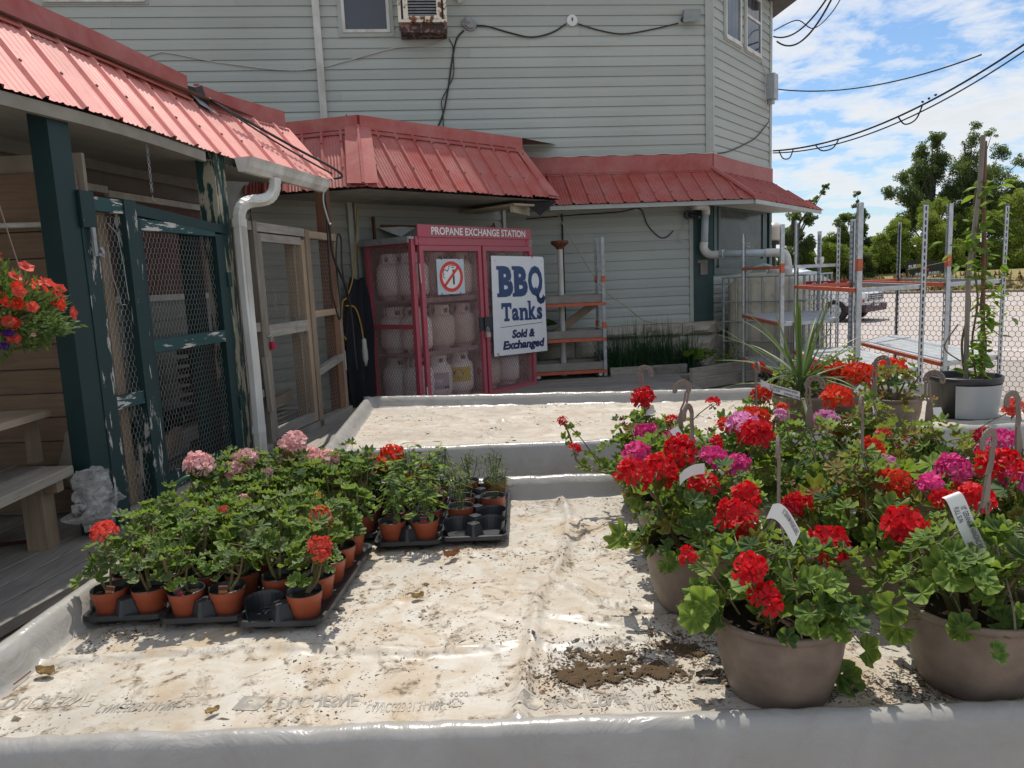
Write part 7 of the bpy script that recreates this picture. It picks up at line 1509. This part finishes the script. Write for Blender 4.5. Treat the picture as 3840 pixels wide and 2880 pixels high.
def small_plant(x, y, seed, label, mats, nl=24, kind='ger', card=None, lsz=1.0, z=.666, spread=.075, high=.15, group='small potted plants in the black trays', name='potted_geranium'):
    rg = random.Random(seed); r = thing(name, (x, y, z), label, 'potted plant', group, 0); inst('pot', SPOT, r, Matrix.Rotation(rg.uniform(0, 6), 4, 'Z')); inst('soil', SSOIL, r, Matrix()); pt = MB(); lx, ly = rg.uniform(-.02, .02), rg.uniform(-.02, .02); stx = []
    for k in range(3 if kind != 'wisp' else 6):
        a = rg.uniform(0, 6); q = smooth_path([(0.006 * math.cos(a), .006 * math.sin(a), .078), (lx + .02 * math.cos(a), ly + .02 * math.sin(a), .12), (lx + .04 * math.cos(a), ly + .04 * math.sin(a), .10 + high * .8)], 3); pt.tube(q, [.005 - .0028 * i / len(q) for i in range(len(q))] if kind == 'ger' else .0016, 5); stx.append(q)
    for i in range(nl):
        a = rg.uniform(0, 2 * PI); el = math.asin(rg.uniform(-.25, 1)); k = rg.uniform(.55, 1.05); d = Vector((math.cos(a) * math.cos(el), math.sin(a) * math.cos(el), math.sin(el))); p = Vector((lx + d.x * spread * k, ly + d.y * spread * k, .125 + d.z * high * .75 * k + .02))
        if p.z < .105: p.z = .105
        nr = (d * .7 + Vector((0, 0, .75)) + Vector((rg.uniform(-.5, .5), rg.uniform(-.5, .5), rg.uniform(-.1, .4)))).normalized(); mt = rg.choices([q for q, _ in mats], [w_ for _, w_ in mats])[0]
        if kind == 'ger': me, s_ = GL[rg.randrange(5)], rg.uniform(.015, .030) * lsz
        elif kind == 'rose': me, s_ = OV[rg.choice((0, 2, 2))], rg.uniform(.013, .022) * lsz
        else: me, s_ = NARROW, rg.uniform(.011, .018) * lsz; nr = (d + Vector((0, 0, .3))).normalized()
        b0 = stx[rg.randrange(len(stx))][-1 - rg.randrange(4)]; pt.tube([b0, p], .0009, 3, cap=False); inst('leaf', me, r, orient(p, nr, rg.uniform(0, 6.28), s_), mt)
    tag(pt.build('stems', stemm if kind == 'ger' else stemg, r, org=(0, 0, 0)), kind='stuff')
    if card is not None:
        c = Vector((card[1], -.035, .075)); m = MB(); ang = card[2]; ex = Vector((math.cos(ang), 0, math.sin(ang))) * .0125; ey = Vector((-math.sin(ang), .25, math.cos(ang))) * .034; m.quad(c - ex, c + ex, c + ex + ey, c - ex + ey); t = m.build('plant_label', tagmats[card[0]], r, org=(0, 0, 0)); off = Vector((0, -.0012, 0)); m = MB(); m.quad(c - ex + ey * .62 + off, c + ex + ey * .62 + off, c + ex + ey * .92 + off, c - ex + ey * .92 + off); m.build('label_print', labk, t, org=(0, 0, 0))
    return r
GM = [(G5, 4), (G1, 2), (G2, 4)]; GM2 = [(G2, 5), (G1, 3), (G5, 2)]; GMB = [(G1, 3), (G3, 3), (G4, 1), (G2, 1), (G5, 1)]
TN = {1: 'leftmost', 2: 'second', 3: 'third'}; SPL = {}
cards = {(1, 0, 0): (0, .015, -.15), (2, 0, 0): (1, .0, .45), (2, 1, 0): (0, .0, .0)}
for tno, tx, ty, rz, emp in ((1, -1.145, 2.285, .0, ()), (2, -.905, 2.25, .0, ()), (3, -.655, 2.205, -.06, ((0, 0),))):
    tray(tx, ty, rz, 2, 5, emp, {1: 'black carry tray of geraniums against the left rim', 2: 'black carry tray of geraniums, middle of the three in front', 3: 'black carry tray with an empty front pocket, right of the three in front'}[tno])
    for i in range(2):
        for j in range(5):
            if (i, j) in emp: continue
            x, y = slot(tx, ty, rz, 2, 5, i, j); lb = '%s pot from the front in the %s column of the %s front geranium tray' % (ORD[j], ('left', 'right')[i], TN[tno])
            SPL[tno, i, j] = small_plant(x, y, 100 + tno * 20 + i * 5 + j, lb, GM if j < 3 else GM2, 25 if j < 2 else 28, card=cards.get((tno, i, j)), lsz=.86 if j == 0 else 1.02, high=.13 if j == 0 else .165)
for tno, tx, ty, rz in ((6, -1.13, 2.86, .02), (7, -.885, 2.85, .02), (8, -.64, 2.83, .0)):
    tray(tx, ty, rz, 2, 4, (), 'black carry tray hidden under the %s pink geraniums' % {6: 'left rear', 7: 'middle rear', 8: 'right rear'}[tno])
    for i in range(2):
        for j in range(4):
            x, y = slot(tx, ty, rz, 2, 4, i, j); SPL[tno, i, j] = small_plant(x, y, 300 + tno * 20 + i * 5 + j, 'leafy geranium, %s pot from the front, %s column, %s rear tray' % (ORD[j], ('left', 'right')[i], {6: 'left', 7: 'middle', 8: 'right'}[tno]), GMB, 30, lsz=1.1, high=.19, spread=.085)
tray(-.395, 2.79, .0, 2, 5, (), 'black carry tray of miniature roses'); tray(-.155, 2.81, -.02, 2, 5, ((0, 0), (1, 0), (1, 1), (0, 3)), 'half-empty black carry tray at the right end of the small pots')
for i in range(2):
    for j in range(5):
        x, y = slot(-.395, 2.79, 0, 2, 5, i, j); SPL[4, i, j] = small_plant(x, y, 500 + i * 5 + j, 'potted miniature rose, %s from the front in the %s column of its tray' % (ORD[j], ('left', 'right')[i]), [(G1, 3), (G2, 3), (G3, 2)], 36, 'rose', card={(0, 0): (1, .02, -.1), (1, 0): (1, .0, .05)}.get((i, j)), spread=.07, high=.17, lsz=1.1, name='potted_rose')
for i, j in ((0, 1), (1, 2), (1, 4), (0, 2), (0, 4)):
    x, y = slot(-.155, 2.81, -.02, 2, 5, i, j); small_plant(x, y, 600 + i * 5 + j, 'small wispy herb seedling, %s pocket from the front, %s side of half-empty tray' % (ORD[j], ('left', 'right')[i]), [(G5, 3), (G2, 2)], 34, 'wisp', spread=.065, high=.12, name='potted_herb')
SB_ = [((1, 0, 0), 222, 1147, 'C', .026, 2.05), ((3, 1, 1), 690, 1115, 'C', .027, 2.2), ((3, 1, 0), 692, 1182, 'C', .025, 1.97), ((2, 1, 3), 483, 1100, 'C', .011, 2.2), ((6, 0, 2), 430, 1000, 'P', .037, 2.7), ((6, 1, 3), 530, 992, 'P', .037, 2.95), ((6, 1, 2), 506, 1016, 'P', .032, 2.85), ((7, 0, 3), 632, 958, 'P', .043, 3.0), ((7, 1, 3), 672, 983, 'P', .033, 2.98), ((7, 1, 2), 707, 989, 'P', .033, 2.92), ((6, 1, 0), 522, 1081, 'P', .020, 2.6), ((7, 0, 2), 578, 1020, 'P', .016, 2.8),
        ((8, 1, 3), 815, 1003, 'O', .035, 2.95), ((8, 1, 3), 847, 980, 'O', .035, 3.05), ((4, 1, 4), 905, 1033, 'D', .022, 3.0), ((4, 1, 4), 922, 1018, 'D', .03, 3.02), ((4, 1, 3), 938, 1012, 'D', .018, 3.0), ((4, 0, 3), 876, 1033, 'Y', .022, 2.95), ((4, 1, 2), 893, 1036, 'Y', .018, 2.9), ((4, 0, 2), 852, 1035, 'O', .016, 2.9), ((7, 1, 0), 690, 1070, 'Y', .012, 2.6), ((4, 1, 1), 945, 1060, 'P', .018, 2.8)]
for k, px, py, c, s_, y in SB_: bloom(SPL[k], px, py, y - .03, c, s_ * 1.38, small=s_ < .02)
# ---------------------------------------------------------------- spiky plant, vine, bed plants
sp = thing('spike_plant', (1.60, 4.02, .68), 'spiky green dracaena rising from variegated foliage on the far bench', 'potted plant')
m = MB(); m.lathe([(.10, 0), (.12, .0), (.15, .20), (.16, .205), (.158, .22), (.145, .22), (.14, .18)], 24); m.build('pot', taupe, sp, smooth=True, org=(0, 0, 0)); inst('soil', soil_mesh(.142, .19), sp, Matrix())
spm = NB('spike_leaf'); s1 = spm.noise(4, 3, .5, 0, (30, 30, 1)); spc = spm.vary(spm.mix(s1, (.06, .11, .035), (.13, .18, .06)), .25); spm.set(spc, .45, 0, .4); spm.translucent((.14, .22, .04), .2)
rg = random.Random(5)
for i in range(54):
    a = rg.uniform(0, 2 * PI); el = rg.uniform(.18, 1.45) if i > 10 else rg.uniform(-.05, .35); L_ = rg.uniform(.30, .60); d = Vector((math.cos(a), math.sin(a), 0)); m = MB(); P = []; n = 9; side = Vector((-d.y, d.x, 0)); pos = Vector((d.x * .015, d.y * .015, .22 + .10 * rg.random())); e2 = el
    for k in range(n + 1):
        t = k / n; w_ = .0080 * (1 - t) ** .55 * (.65 + .7 * min(1, t * 5)) + .0008; P.append([pos - side * w_ + Vector((0, 0, w_ * .5)), pos.copy(), pos + side * w_ + Vector((0, 0, w_ * .5))]); pos = pos + (d * math.cos(e2) + Vector((0, 0, math.sin(e2)))) * (L_ / n); e2 -= rg.uniform(.0, .09) * (1.2 if el < 1 else .4)
    m.grid(P); m.build('leaf', spm.m, sp, smooth=True, org=(0, 0, 0))
for i in range(130):
    a = rg.uniform(0, 2 * PI); el = math.asin(rg.uniform(-.2, .95)); d = Vector((math.cos(a) * math.cos(el), math.sin(a) * math.cos(el), math.sin(el))); p = Vector((d.x * .21, d.y * .21, .22 + d.z * .15)) * rg.uniform(.8, 1.05); inst('filler_leaf', OV[rg.randrange(3)], sp, orient(p, (d + Vector((rg.uniform(-.4, .4), rg.uniform(-.4, .4), .6))).normalized(), rg.uniform(0, 6), rg.uniform(.014, .024)), rg.choice((VG, VG, G1, G3)))
vn = thing('staked_vine', (2.70, 4.32, .68), 'tall vine twined round two stakes in a black and grey pot', 'potted plant')
m = MB(); m.lathe([(.155, 0), (.165, 0), (.188, .20), (.197, .205), (.20, .235), (.192, .24), (.185, .235), (.18, .16)], 36); m.build('pot', black_m, vn, smooth=True, org=(0, 0, 0)); inst('soil', soil_mesh(.183, .20, 24), vn, Matrix())
m = MB(); m.grid([[((.172 + .0145 * z / .17 + .004) * math.cos(a), (.172 + .0145 * z / .17 + .004) * math.sin(a), z) for z in (.002, .09, .195)] for a in np.linspace(-2.35, -.35, 22)]); m.build('wrap', plain('grey_wrap', (.36, .39, .41), .35, .2, dirt=.15, dscale=3), vn, smooth=True, org=(0, 0, 0))
def vp(px, py, y=4.32): return at_y(px, py, y) - Vector(vn.location)
for pts, r_ in (([(2086, 830), (2092, 600), (2117, 400), (2124, 292)], .014), ([(2122, 820), (2125, 560), (2126, 420), (2128, 305)], .012)): m = MB(); m.tube([vp(*q) for q in pts], r_, 7); m.build('stake', redw if r_ < .013 else greyw, vn, org=(0, 0, 0))
for k, pts in enumerate(([(2085, 820), (2078, 740), (2095, 660), (2088, 580), (2112, 500), (2105, 430), (2122, 380)], [(2110, 825), (2100, 740), (2112, 650), (2105, 560), (2122, 470), (2116, 400)], [(2125, 815), (2130, 740), (2118, 660), (2132, 560), (2124, 480)], [(2075, 780), (2040, 750), (2070, 700)])):
    m = MB(); m.tube(smooth_path([vp(px, py, 4.32 + .02 * (i % 2)) for i, (px, py) in enumerate(pts)], 6), .007 - .001 * k, 6); m.build('stem', stemm, vn, org=(0, 0, 0))
for i in range(230):
    py = 385 + 430 * rg.random() ** .85; t = (py - 385) / 430; cx_ = 2122 + 14 * math.sin(py * .021); w_ = 14 + 42 * math.sin(min(1, t * 1.3 + .12) * PI) ** .6; px = cx_ + rg.gauss(.1, .5) * w_ if rg.random() < .9 else cx_ + rg.uniform(-70, 80)
    p = vp(px, py, 4.32 + rg.uniform(-.11, .11)); d = Vector((px - cx_, rg.uniform(-60, 60), 0)).normalized(); inst('leaf', OV[rg.randrange(3)], vn, orient(p, (d * .5 + Vector((0, -.3, .75)) + Vector((rg.uniform(-.4, .4), rg.uniform(-.4, .4), 0))).normalized(), rg.uniform(0, 6), rg.uniform(.022, .046)), rg.choice((V1, V1, V1, G2, G1)))
# beds by the stones
bedn = [at_z(1250, 818, .45), at_z(1500, 806, .45), at_z(1530, 818, .45), at_z(1665, 795, .45)]
for a, b, lb in ((Vector((1.17, 8.62, .45)), Vector((2.1, 8.72, .45)), 'long weathered bed board below the ornamental grass'), (Vector((2.0, 8.1, .47)), Vector((2.95, 8.72, .47)), 'grey bed board angled below the lime leaves'), (Vector((1.98, 8.02, .36)), Vector((2.9, 8.6, .36)), 'lower grey bed board stacked under the angled one')):
    o = MB().beam(a, b, .045, .12).build('bed_board', greyw_h); tag(o, lb, 'board', 'boards edging the planting bed')
m = MB(); m.grid([[(x, y, .40 + .03 * MN.noise(Vector((x * 3, y * 3, 0)))) for y in np.linspace(8.66, 9.4, 10)] for x in np.linspace(1.16, 2.9, 24)][::-1]); tag(m.build('bed_soil', soil_m, smooth=True), kind='structure')
pal = thing('pallet', (2.4, 8.3, 0), 'dark weathered pallet on the ground below the angled bed board', 'pallet')
for k in range(5): m = MB(); m.beam((2.0 + .02 * k, 7.98 + .12 * k, .27), (2.95 + .02 * k, 8.45 + .12 * k, .27), .09, .02); m.build('slat', greyw_h, pal)
for k in range(3): m = MB(); m.beam((2.05 + .42 * k, 7.95 + .2 * k, .20), (2.0 + .42 * k, 8.5 + .2 * k, .20), .04, .10); m.build('stringer', greyw, pal)
grm = NB('ornamental_grass'); grc = grm.mix(grm.noise(5, 3), (.022, .065, .028), (.05, .115, .045)); grm.set(grc, .55, 0, .3); grm.translucent((.07, .13, .04), .2)
for ci, (cx_, cy_, n_, h_, lb) in enumerate(((1.28, 8.90, 420, .52, 'leftmost clump of dark ornamental grass, behind the cart'), (1.55, 8.90, 520, .62, 'second clump of dark ornamental grass against the stones'), (1.86, 8.90, 520, .60, 'third clump of dark ornamental grass against the stones'), (2.13, 8.90, 380, .54, 'rightmost clump of ornamental grass beside the lime leaves'))):
    m = MB()
    for i in range(n_):
        a = rg.uniform(0, 6.28); L_ = h_ * rg.uniform(.45, 1.2); lean_ = abs(rg.gauss(0, .75)); d = Vector((math.cos(a), math.sin(a) * .8, 0)); p = Vector((cx_ + rg.gauss(0, .08), cy_ + rg.gauss(0, .06), .40)); sd = Vector((-d.y, d.x, 0)) * .0055; P = []; e2 = PI / 2 - lean_ * .5
        for k in range(6): t = k / 5; P.append((p - sd * (1 - t * .9), p + sd * (1 - t * .9))); p = p + (d * math.cos(e2) + Vector((0, 0, math.sin(e2)))) * L_ / 5; e2 -= lean_ * .35
        m.grid(P)
    g = thing('ornamental_grass', (cx_, cy_, .4), lb, 'grass', 'ornamental grass clumps in the bed'); tag(m.build('blades', grm.m, g), kind='stuff')
for (cx_, cy_, n_, mt, lb, zz, sz, sprd) in ((2.28, 8.85, 75, LG, 'bright lime sweet potato vine in the bed', .55, .035, .20), (2.62, 8.78, 60, LG, 'low yellow-green plant in a wooden tray near the corner', .52, .022, .22), (1.2, 9.15, 60, D1, 'dark small-leaved shrub in the bed behind the cart', .6, .02, .2), (2.72, 9.0, 90, G3, 'feathery dark green plant at the foot of the water tank', .62, .016, .22)):
    g = thing('bed_plant', (cx_, cy_, .4), lb, 'plant'); me = GL[3] if sz > .03 else OV[0]
    for i in range(n_):
        d = Vector((rg.gauss(0, .5), rg.gauss(0, .4), rg.uniform(-.1, .6))); inst('leaf', me, g, orient(Vector((d.x * sprd, d.y * sprd, zz - .4 + d.z * .18)), (d.x * .5, d.y * .5 - .2, .8), rg.uniform(0, 6), sz * rg.uniform(.7, 1.3)), mt)
    m = MB()
    for i in range(8): a = i * .8; m.tube([(0, 0, 0), (.1 * math.cos(a), .1 * math.sin(a), zz - .4)], .003, 4)
    m.build('stem', stemg, g, org=(0, 0, 0))
pp = thing('potted_plant', CTF.p(.10, -.2, .89), 'dark green leafy plant in a black pot on the middle cart tray', 'potted plant'); m = MB(); m.lathe([(.05, 0), (.08, 0), (.10, .17), (.105, .175), (.095, .17)], 16); m.build('pot', black_m, pp, org=(0, 0, 0))
for i in range(16): a = rg.uniform(0, 6.28); inst('leaf', OV[1], pp, orient((0, 0, .17), (math.cos(a) * .9, math.sin(a) * .9, rg.uniform(.1, .9)), -PI / 2 + rg.uniform(-.3, .3), rg.uniform(.07, .13)) @ Matrix.Rotation(rg.uniform(.2, 1.0), 4, 'X'), D1)
# trailing basket at the left edge
cb_ = thing('flower_basket', (-1.81, 2.62, 1.50), 'trailing basket of coral red flowers at the left edge', 'hanging basket'); m = MB(); m.lathe([(.0, -.06), (.06, -.06), (.10, .05), (.105, .06), (.10, .05)], 18); m.build('pot', taupe, cb_, org=(0, 0, 0))
m = MB()
for k in range(3): a = k * 2.09; m.tube([(.125 * math.cos(a), .125 * math.sin(a), .07), (0, 0, .75)], .002, 4)
m.tube([(0, 0, .75), (0, 0, 1.0)], .003, 4); m.build('hanger_strap', taupe_h, cb_, org=(0, 0, 0))
m = MB()
for i in range(3600):
    d = Vector((rg.gauss(0, 1), rg.gauss(0, 1), rg.gauss(0, 1))).normalized(); k = rg.uniform(.66, 1.06); p = Vector((d.x * .185, d.y * .185, .07 + d.z * .12 - .03 * (d.x * d.x))) * k + d * .10 * MN.noise(d * 2.7 + Vector((4, 1, 0))); q = (d + Vector((rg.uniform(-.7, .7), rg.uniform(-.7, .7), rg.uniform(-.2, .7)))).normalized(); s_ = q.orthogonal().normalized() * .0055; L_ = rg.uniform(.02, .042); m.add((p, p + q * L_ * .5 - s_, p + q * L_, p + q * L_ * .5 + s_), ((0, 1, 2, 3),))
calm = NB('trailing_foliage'); calc = calm.mix(calm.noise(14, 4), (.05, .10, .022), (.13, .20, .05)); calm.set(calc, .6, 0, .3); calm.translucent((.15, .24, .04), .3)
tag(m.build('foliage', calm.m, cb_, org=(0, 0, 0)), kind='stuff')
m = MB(); n = 15
for k in range(n): a, b = 2 * PI * k / n, 2 * PI * (k + 1) / n; f = lambda t, r_: (r_ * math.cos(t) * (1 + .12 * math.cos(5 * t)), r_ * math.sin(t) * (1 + .12 * math.cos(5 * t)), .25 * r_ + .1 * math.cos(5 * t) * r_); m.add(((0, 0, -.3), f(a, .5), f(b, .5)), ((0, 1, 2),)); m.add((f(a, .5), f(a, 1), f(b, 1), f(b, .5)), ((0, 1, 2, 3),))
TRUMP = m.mesh('flower', PC['C'], True)
for i in range(115):
    d = Vector((rg.gauss(0, 1), rg.gauss(-.3, 1), rg.gauss(.1, 1))).normalized(); p = Vector((d.x * .185, d.y * .185, .08 + d.z * .125)) * rg.uniform(.98, 1.2) + d * .09 * MN.noise(d * 2.7 + Vector((4, 1, 0))); inst('flower', TRUMP, cb_, orient(p, (d + Vector((rg.uniform(-.4, .4), rg.uniform(-.5, .2), rg.uniform(-.2, .4)))).normalized(), 0, rg.uniform(.018, .026)), PC[rg.choices('COPVK', (12, 2, 1.4, .25, .5))[0]])
lp2 = thing('potted_flower', (-2.12, 2.62, .852), 'taupe pot with yellow flowers on the bench at the left edge', 'potted plant'); inst('pot', BPOT, lp2, Matrix.Scale(.9, 4)); inst('soil', BSOIL, lp2, Matrix.Scale(.9, 4))
for i in range(14): a = rg.uniform(0, 6.28); inst('flower', TRUMP, lp2, orient((.08 * math.cos(a), .08 * math.sin(a), .19 + .04 * rg.random()), (math.cos(a), math.sin(a), 1), 0, .018), PC['Y']); inst('leaf', GL[0], lp2, orient((.06 * math.cos(a + 1), .06 * math.sin(a + 1), .17), (math.cos(a) * .4, math.sin(a) * .4, 1), a, .03), G1)
# ================================================================ trees beyond the road
def tree_leaf_mat(name, a, b, tr):
    n = NB(name); f = n.noise(.45, 4, .6); g = n.noise(3.0, 3); c = n.mix(n.ramp(f, [(.3, 0), (.7, 1)]), a, b); c = n.mix(n.math('MULTIPLY', g, .4), c, tuple(q * .5 for q in a)); n.set(c, .6, 0, .25); n.translucent(n.mix(.5, c, (.26, .36, .04)), .5); return n.m
TMd = tree_leaf_mat('poplar_leaf', (.07, .105, .045), (.125, .165, .07), .3); TMl = tree_leaf_mat('maple_leaf', (.20, .27, .045), (.32, .38, .07), .4); TMm = tree_leaf_mat('hedge_leaf', (.13, .19, .042), (.21, .27, .06), .35)
bark = plain('bark', (.10, .085, .07), .9, dirt=.5, dscale=2)
def tree(label, base, H_, tips, nleaf, ls, mt, seed, clump=.9, trunk=.16, low=.0, name='tree', nb=9, dens=None):
    rg = random.Random(seed); nr = np.random.default_rng(seed); b = Vector(base); r = thing(name, base, label, 'tree', 'trees beyond the road'); m = MB(); C_ = []
    tp = Vector((0, 0, H_ * .62)); m.tube(smooth_path([(0, 0, -.5), (rg.uniform(-.2, .2), rg.uniform(-.2, .2), H_ * .3), (rg.uniform(-.3, .3), 0, H_ * .62), (rg.uniform(-.3, .3), 0, H_ * .9)], 4), [trunk * (1 - .85 * k / 12) for k in range(13)], 7)
    for (x, z, rad) in tips:
        y = rg.uniform(-1, 1) * rad * 1.1; e = Vector((x, y, z)); s_ = Vector((0, 0, min(z * .75, H_ * .6) * rg.uniform(.45, .9))); m.tube(smooth_path([s_, s_.lerp(e, .5) + Vector((0, 0, rg.uniform(-.1, .35))), e], 4), [trunk * .45 * (1 - .85 * k / 8) for k in range(9)], 5); k = max(8, int(rad * 20))
        for _ in range(k):
            d = Vector((rg.gauss(0, 1), rg.gauss(0, 1), rg.gauss(0, 1))).normalized() * rad * rg.uniform(.3, 1.0); C_.append((e + d, rad * rg.uniform(.35, .75) * clump)); m.tube([e, e + d * .9], [trunk * .08, trunk * .03], 3, cap=False)
    m.build('trunk', bark, r, org=(0, 0, 0))
    tot = sum(q[1] ** 2 for q in C_); P = []
    for c, rad in C_:
        n = max(8, int(nleaf * 5.0 * rad * rad / tot)); d = nr.normal(size=(n, 3)); d /= np.linalg.norm(d, axis=1)[:, None]; P.append(np.array(c) + d * rad * nr.uniform(.25, 1.05, (n, 1)) ** .6 * np.array([1, 1, .85]))
    P = np.concatenate(P); n = len(P); a = nr.normal(size=(n, 3)); a /= np.linalg.norm(a, axis=1)[:, None]; bb_ = np.cross(a, nr.normal(size=(n, 3))); bb_ /= np.linalg.norm(bb_, axis=1)[:, None]; s_ = nr.uniform(.6, 1.3, (n, 1)) * ls
    V = np.stack([P - a * s_, P + bb_ * s_ * .55, P + a * s_, P - bb_ * s_ * .55], 1).reshape(-1, 3); F = np.arange(4 * n).reshape(-1, 4); me = bpy.data.meshes.new('crown'); me.from_pydata(V.tolist(), [], F.tolist()); me.materials.append(mt); o = bpy.data.objects.new('crown', me); COL.objects.link(o); o.parent = r; return r
def from_px(y, bx_, pts):
    """crown lumps given where the photograph shows them, at depth y"""
    g = at_y(bx_, 600, y); out = []
    for px, py, pr in pts: q = at_y(px, py, y); out.append((q.x - g.x, q.z - .3, pr / K / CAM_F * y))
    return (g.x, y, .3), out
def tr(label, y, bx_, pts, nleaf, ls, mt, seed, **kw):
    pts = list(pts) + [(bx_ - 22, 596, 17), (bx_ + 20, 598, 18), (bx_, 604, 16)]; b, t = from_px(y, bx_, pts); H_ = max(q[1] for q in t); tree(label, b, H_, t, nleaf, ls, mt, seed, **kw)
tr('tall dark poplar with twin leafy spires, highest of the roadside trees', 58, 2075, [(2104, 275, 12), (2098, 310, 17), (2090, 350, 26), (2075, 390, 30), (2108, 400, 30), (2100, 450, 34), (2060, 440, 26), (2145, 290, 12), (2150, 330, 18), (2160, 380, 26), (2185, 400, 22), (2200, 350, 14), (2190, 440, 28), (2140, 440, 30)], 9000, .072, TMd, 1, trunk=.24)
tr('dark poplar with a ragged rounded top left of the tallest tree', 58, 2010, [(2035, 305, 18), (2015, 300, 14), (2000, 330, 22), (2030, 350, 28), (1985, 370, 22), (2005, 395, 30), (1950, 390, 18), (1930, 415, 18), (1960, 430, 24), (2000, 450, 34), (1975, 480, 24), (2045, 420, 26)], 8500, .072, TMd, 2, trunk=.24)
tr('narrow pointed dark tree behind the car roof', 60, 1855, [(1853, 418, 7), (1853, 440, 10), (1862, 465, 16), (1850, 480, 14), (1870, 495, 20), (1858, 520, 22), (1880, 530, 22)], 4200, .072, TMd, 3, trunk=.16)
tr('small dark round-topped tree left of the pointed tree', 60, 1820, [(1818, 470, 12), (1808, 480, 11), (1830, 475, 11), (1820, 500, 18), (1805, 525, 20), (1835, 530, 18)], 3200, .072, TMm, 4, trunk=.2)
tr('thin leaning tree with a lone leafy branch beside the awning', 56, 1705, [(1785, 405, 9), (1778, 415, 7), (1765, 430, 7), (1750, 442, 10), (1735, 450, 12), (1715, 465, 14), (1745, 470, 14), (1725, 500, 20), (1700, 515, 18), (1740, 530, 20), (1690, 560, 22)], 4200, .072, TMd, 5, trunk=.22)
tr('bright green maple bush right of the highway shield', 55, 1800, [(1785, 540, 18), (1810, 545, 20), (1795, 565, 24), (1830, 560, 20), (1770, 570, 18)], 4500, .072, TMl, 6, trunk=.18)
tr('bushy green tree just left of the highway shield', 56, 1740, [(1720, 560, 18), (1745, 545, 20), (1760, 570, 20), (1730, 585, 22), (1705, 590, 16)], 3800, .072, TMm, 7, trunk=.2)
tr('light green maple behind the middle rack posts', 55, 1925, [(1900, 530, 22), (1925, 510, 24), (1950, 500, 24), (1915, 560, 26), (1945, 545, 30), (1890, 575, 22), (1960, 580, 28)], 7500, .072, TMl, 8, trunk=.16)
tr('broad light green maple above the roadside board', 54.5, 2020, [(1990, 480, 24), (2020, 460, 24), (2035, 440, 20), (2010, 510, 30), (2040, 500, 30), (1985, 540, 28), (2020, 550, 32), (2055, 545, 28), (1975, 575, 24)], 9000, .072, TMl, 9, trunk=.16)
tr('green maple behind the staked vine', 54.5, 2110, [(2080, 480, 24), (2110, 470, 26), (2135, 490, 26), (2090, 530, 32), (2125, 540, 32), (2070, 570, 26), (2110, 585, 28)], 8000, .072, TMm, 10, trunk=.16)
tr('yellow-green maple at the right edge beyond the road', 54, 2190, [(2160, 470, 22), (2185, 450, 24), (2205, 430, 22), (2175, 510, 30), (2205, 510, 30), (2160, 560, 28), (2195, 565, 32), (2230, 480, 30), (2240, 550, 34)], 8500, .072, TMl, 11, trunk=.16)
tr('dark shrub growing low behind the car', 53.5, 1860, [(1840, 570, 16), (1865, 565, 18), (1885, 580, 16), (1850, 590, 14)], 2600, .072, TMd, 12, trunk=.1)
for k, (px, y, mt, lb) in enumerate(((1768, 57, TMl, 'low maple bush filling the gap behind the highway shield'), (1872, 56, TMl, 'low light green bush behind the netting, right of the car'), (1968, 57, TMm, 'low green bush left of the roadside board'), (2065, 56.5, TMl, 'low bright bush between board and vine'), (2150, 56, TMm, 'low green bush right of the staked vine'))):
    tr(lb, y, px, [(px - 18, 555 + 4 * k % 7, 20), (px + 14, 548, 20), (px, 575, 26), (px - 26, 585, 20), (px + 26, 580, 22)], 5200, .072, mt, 40 + k, trunk=.12)
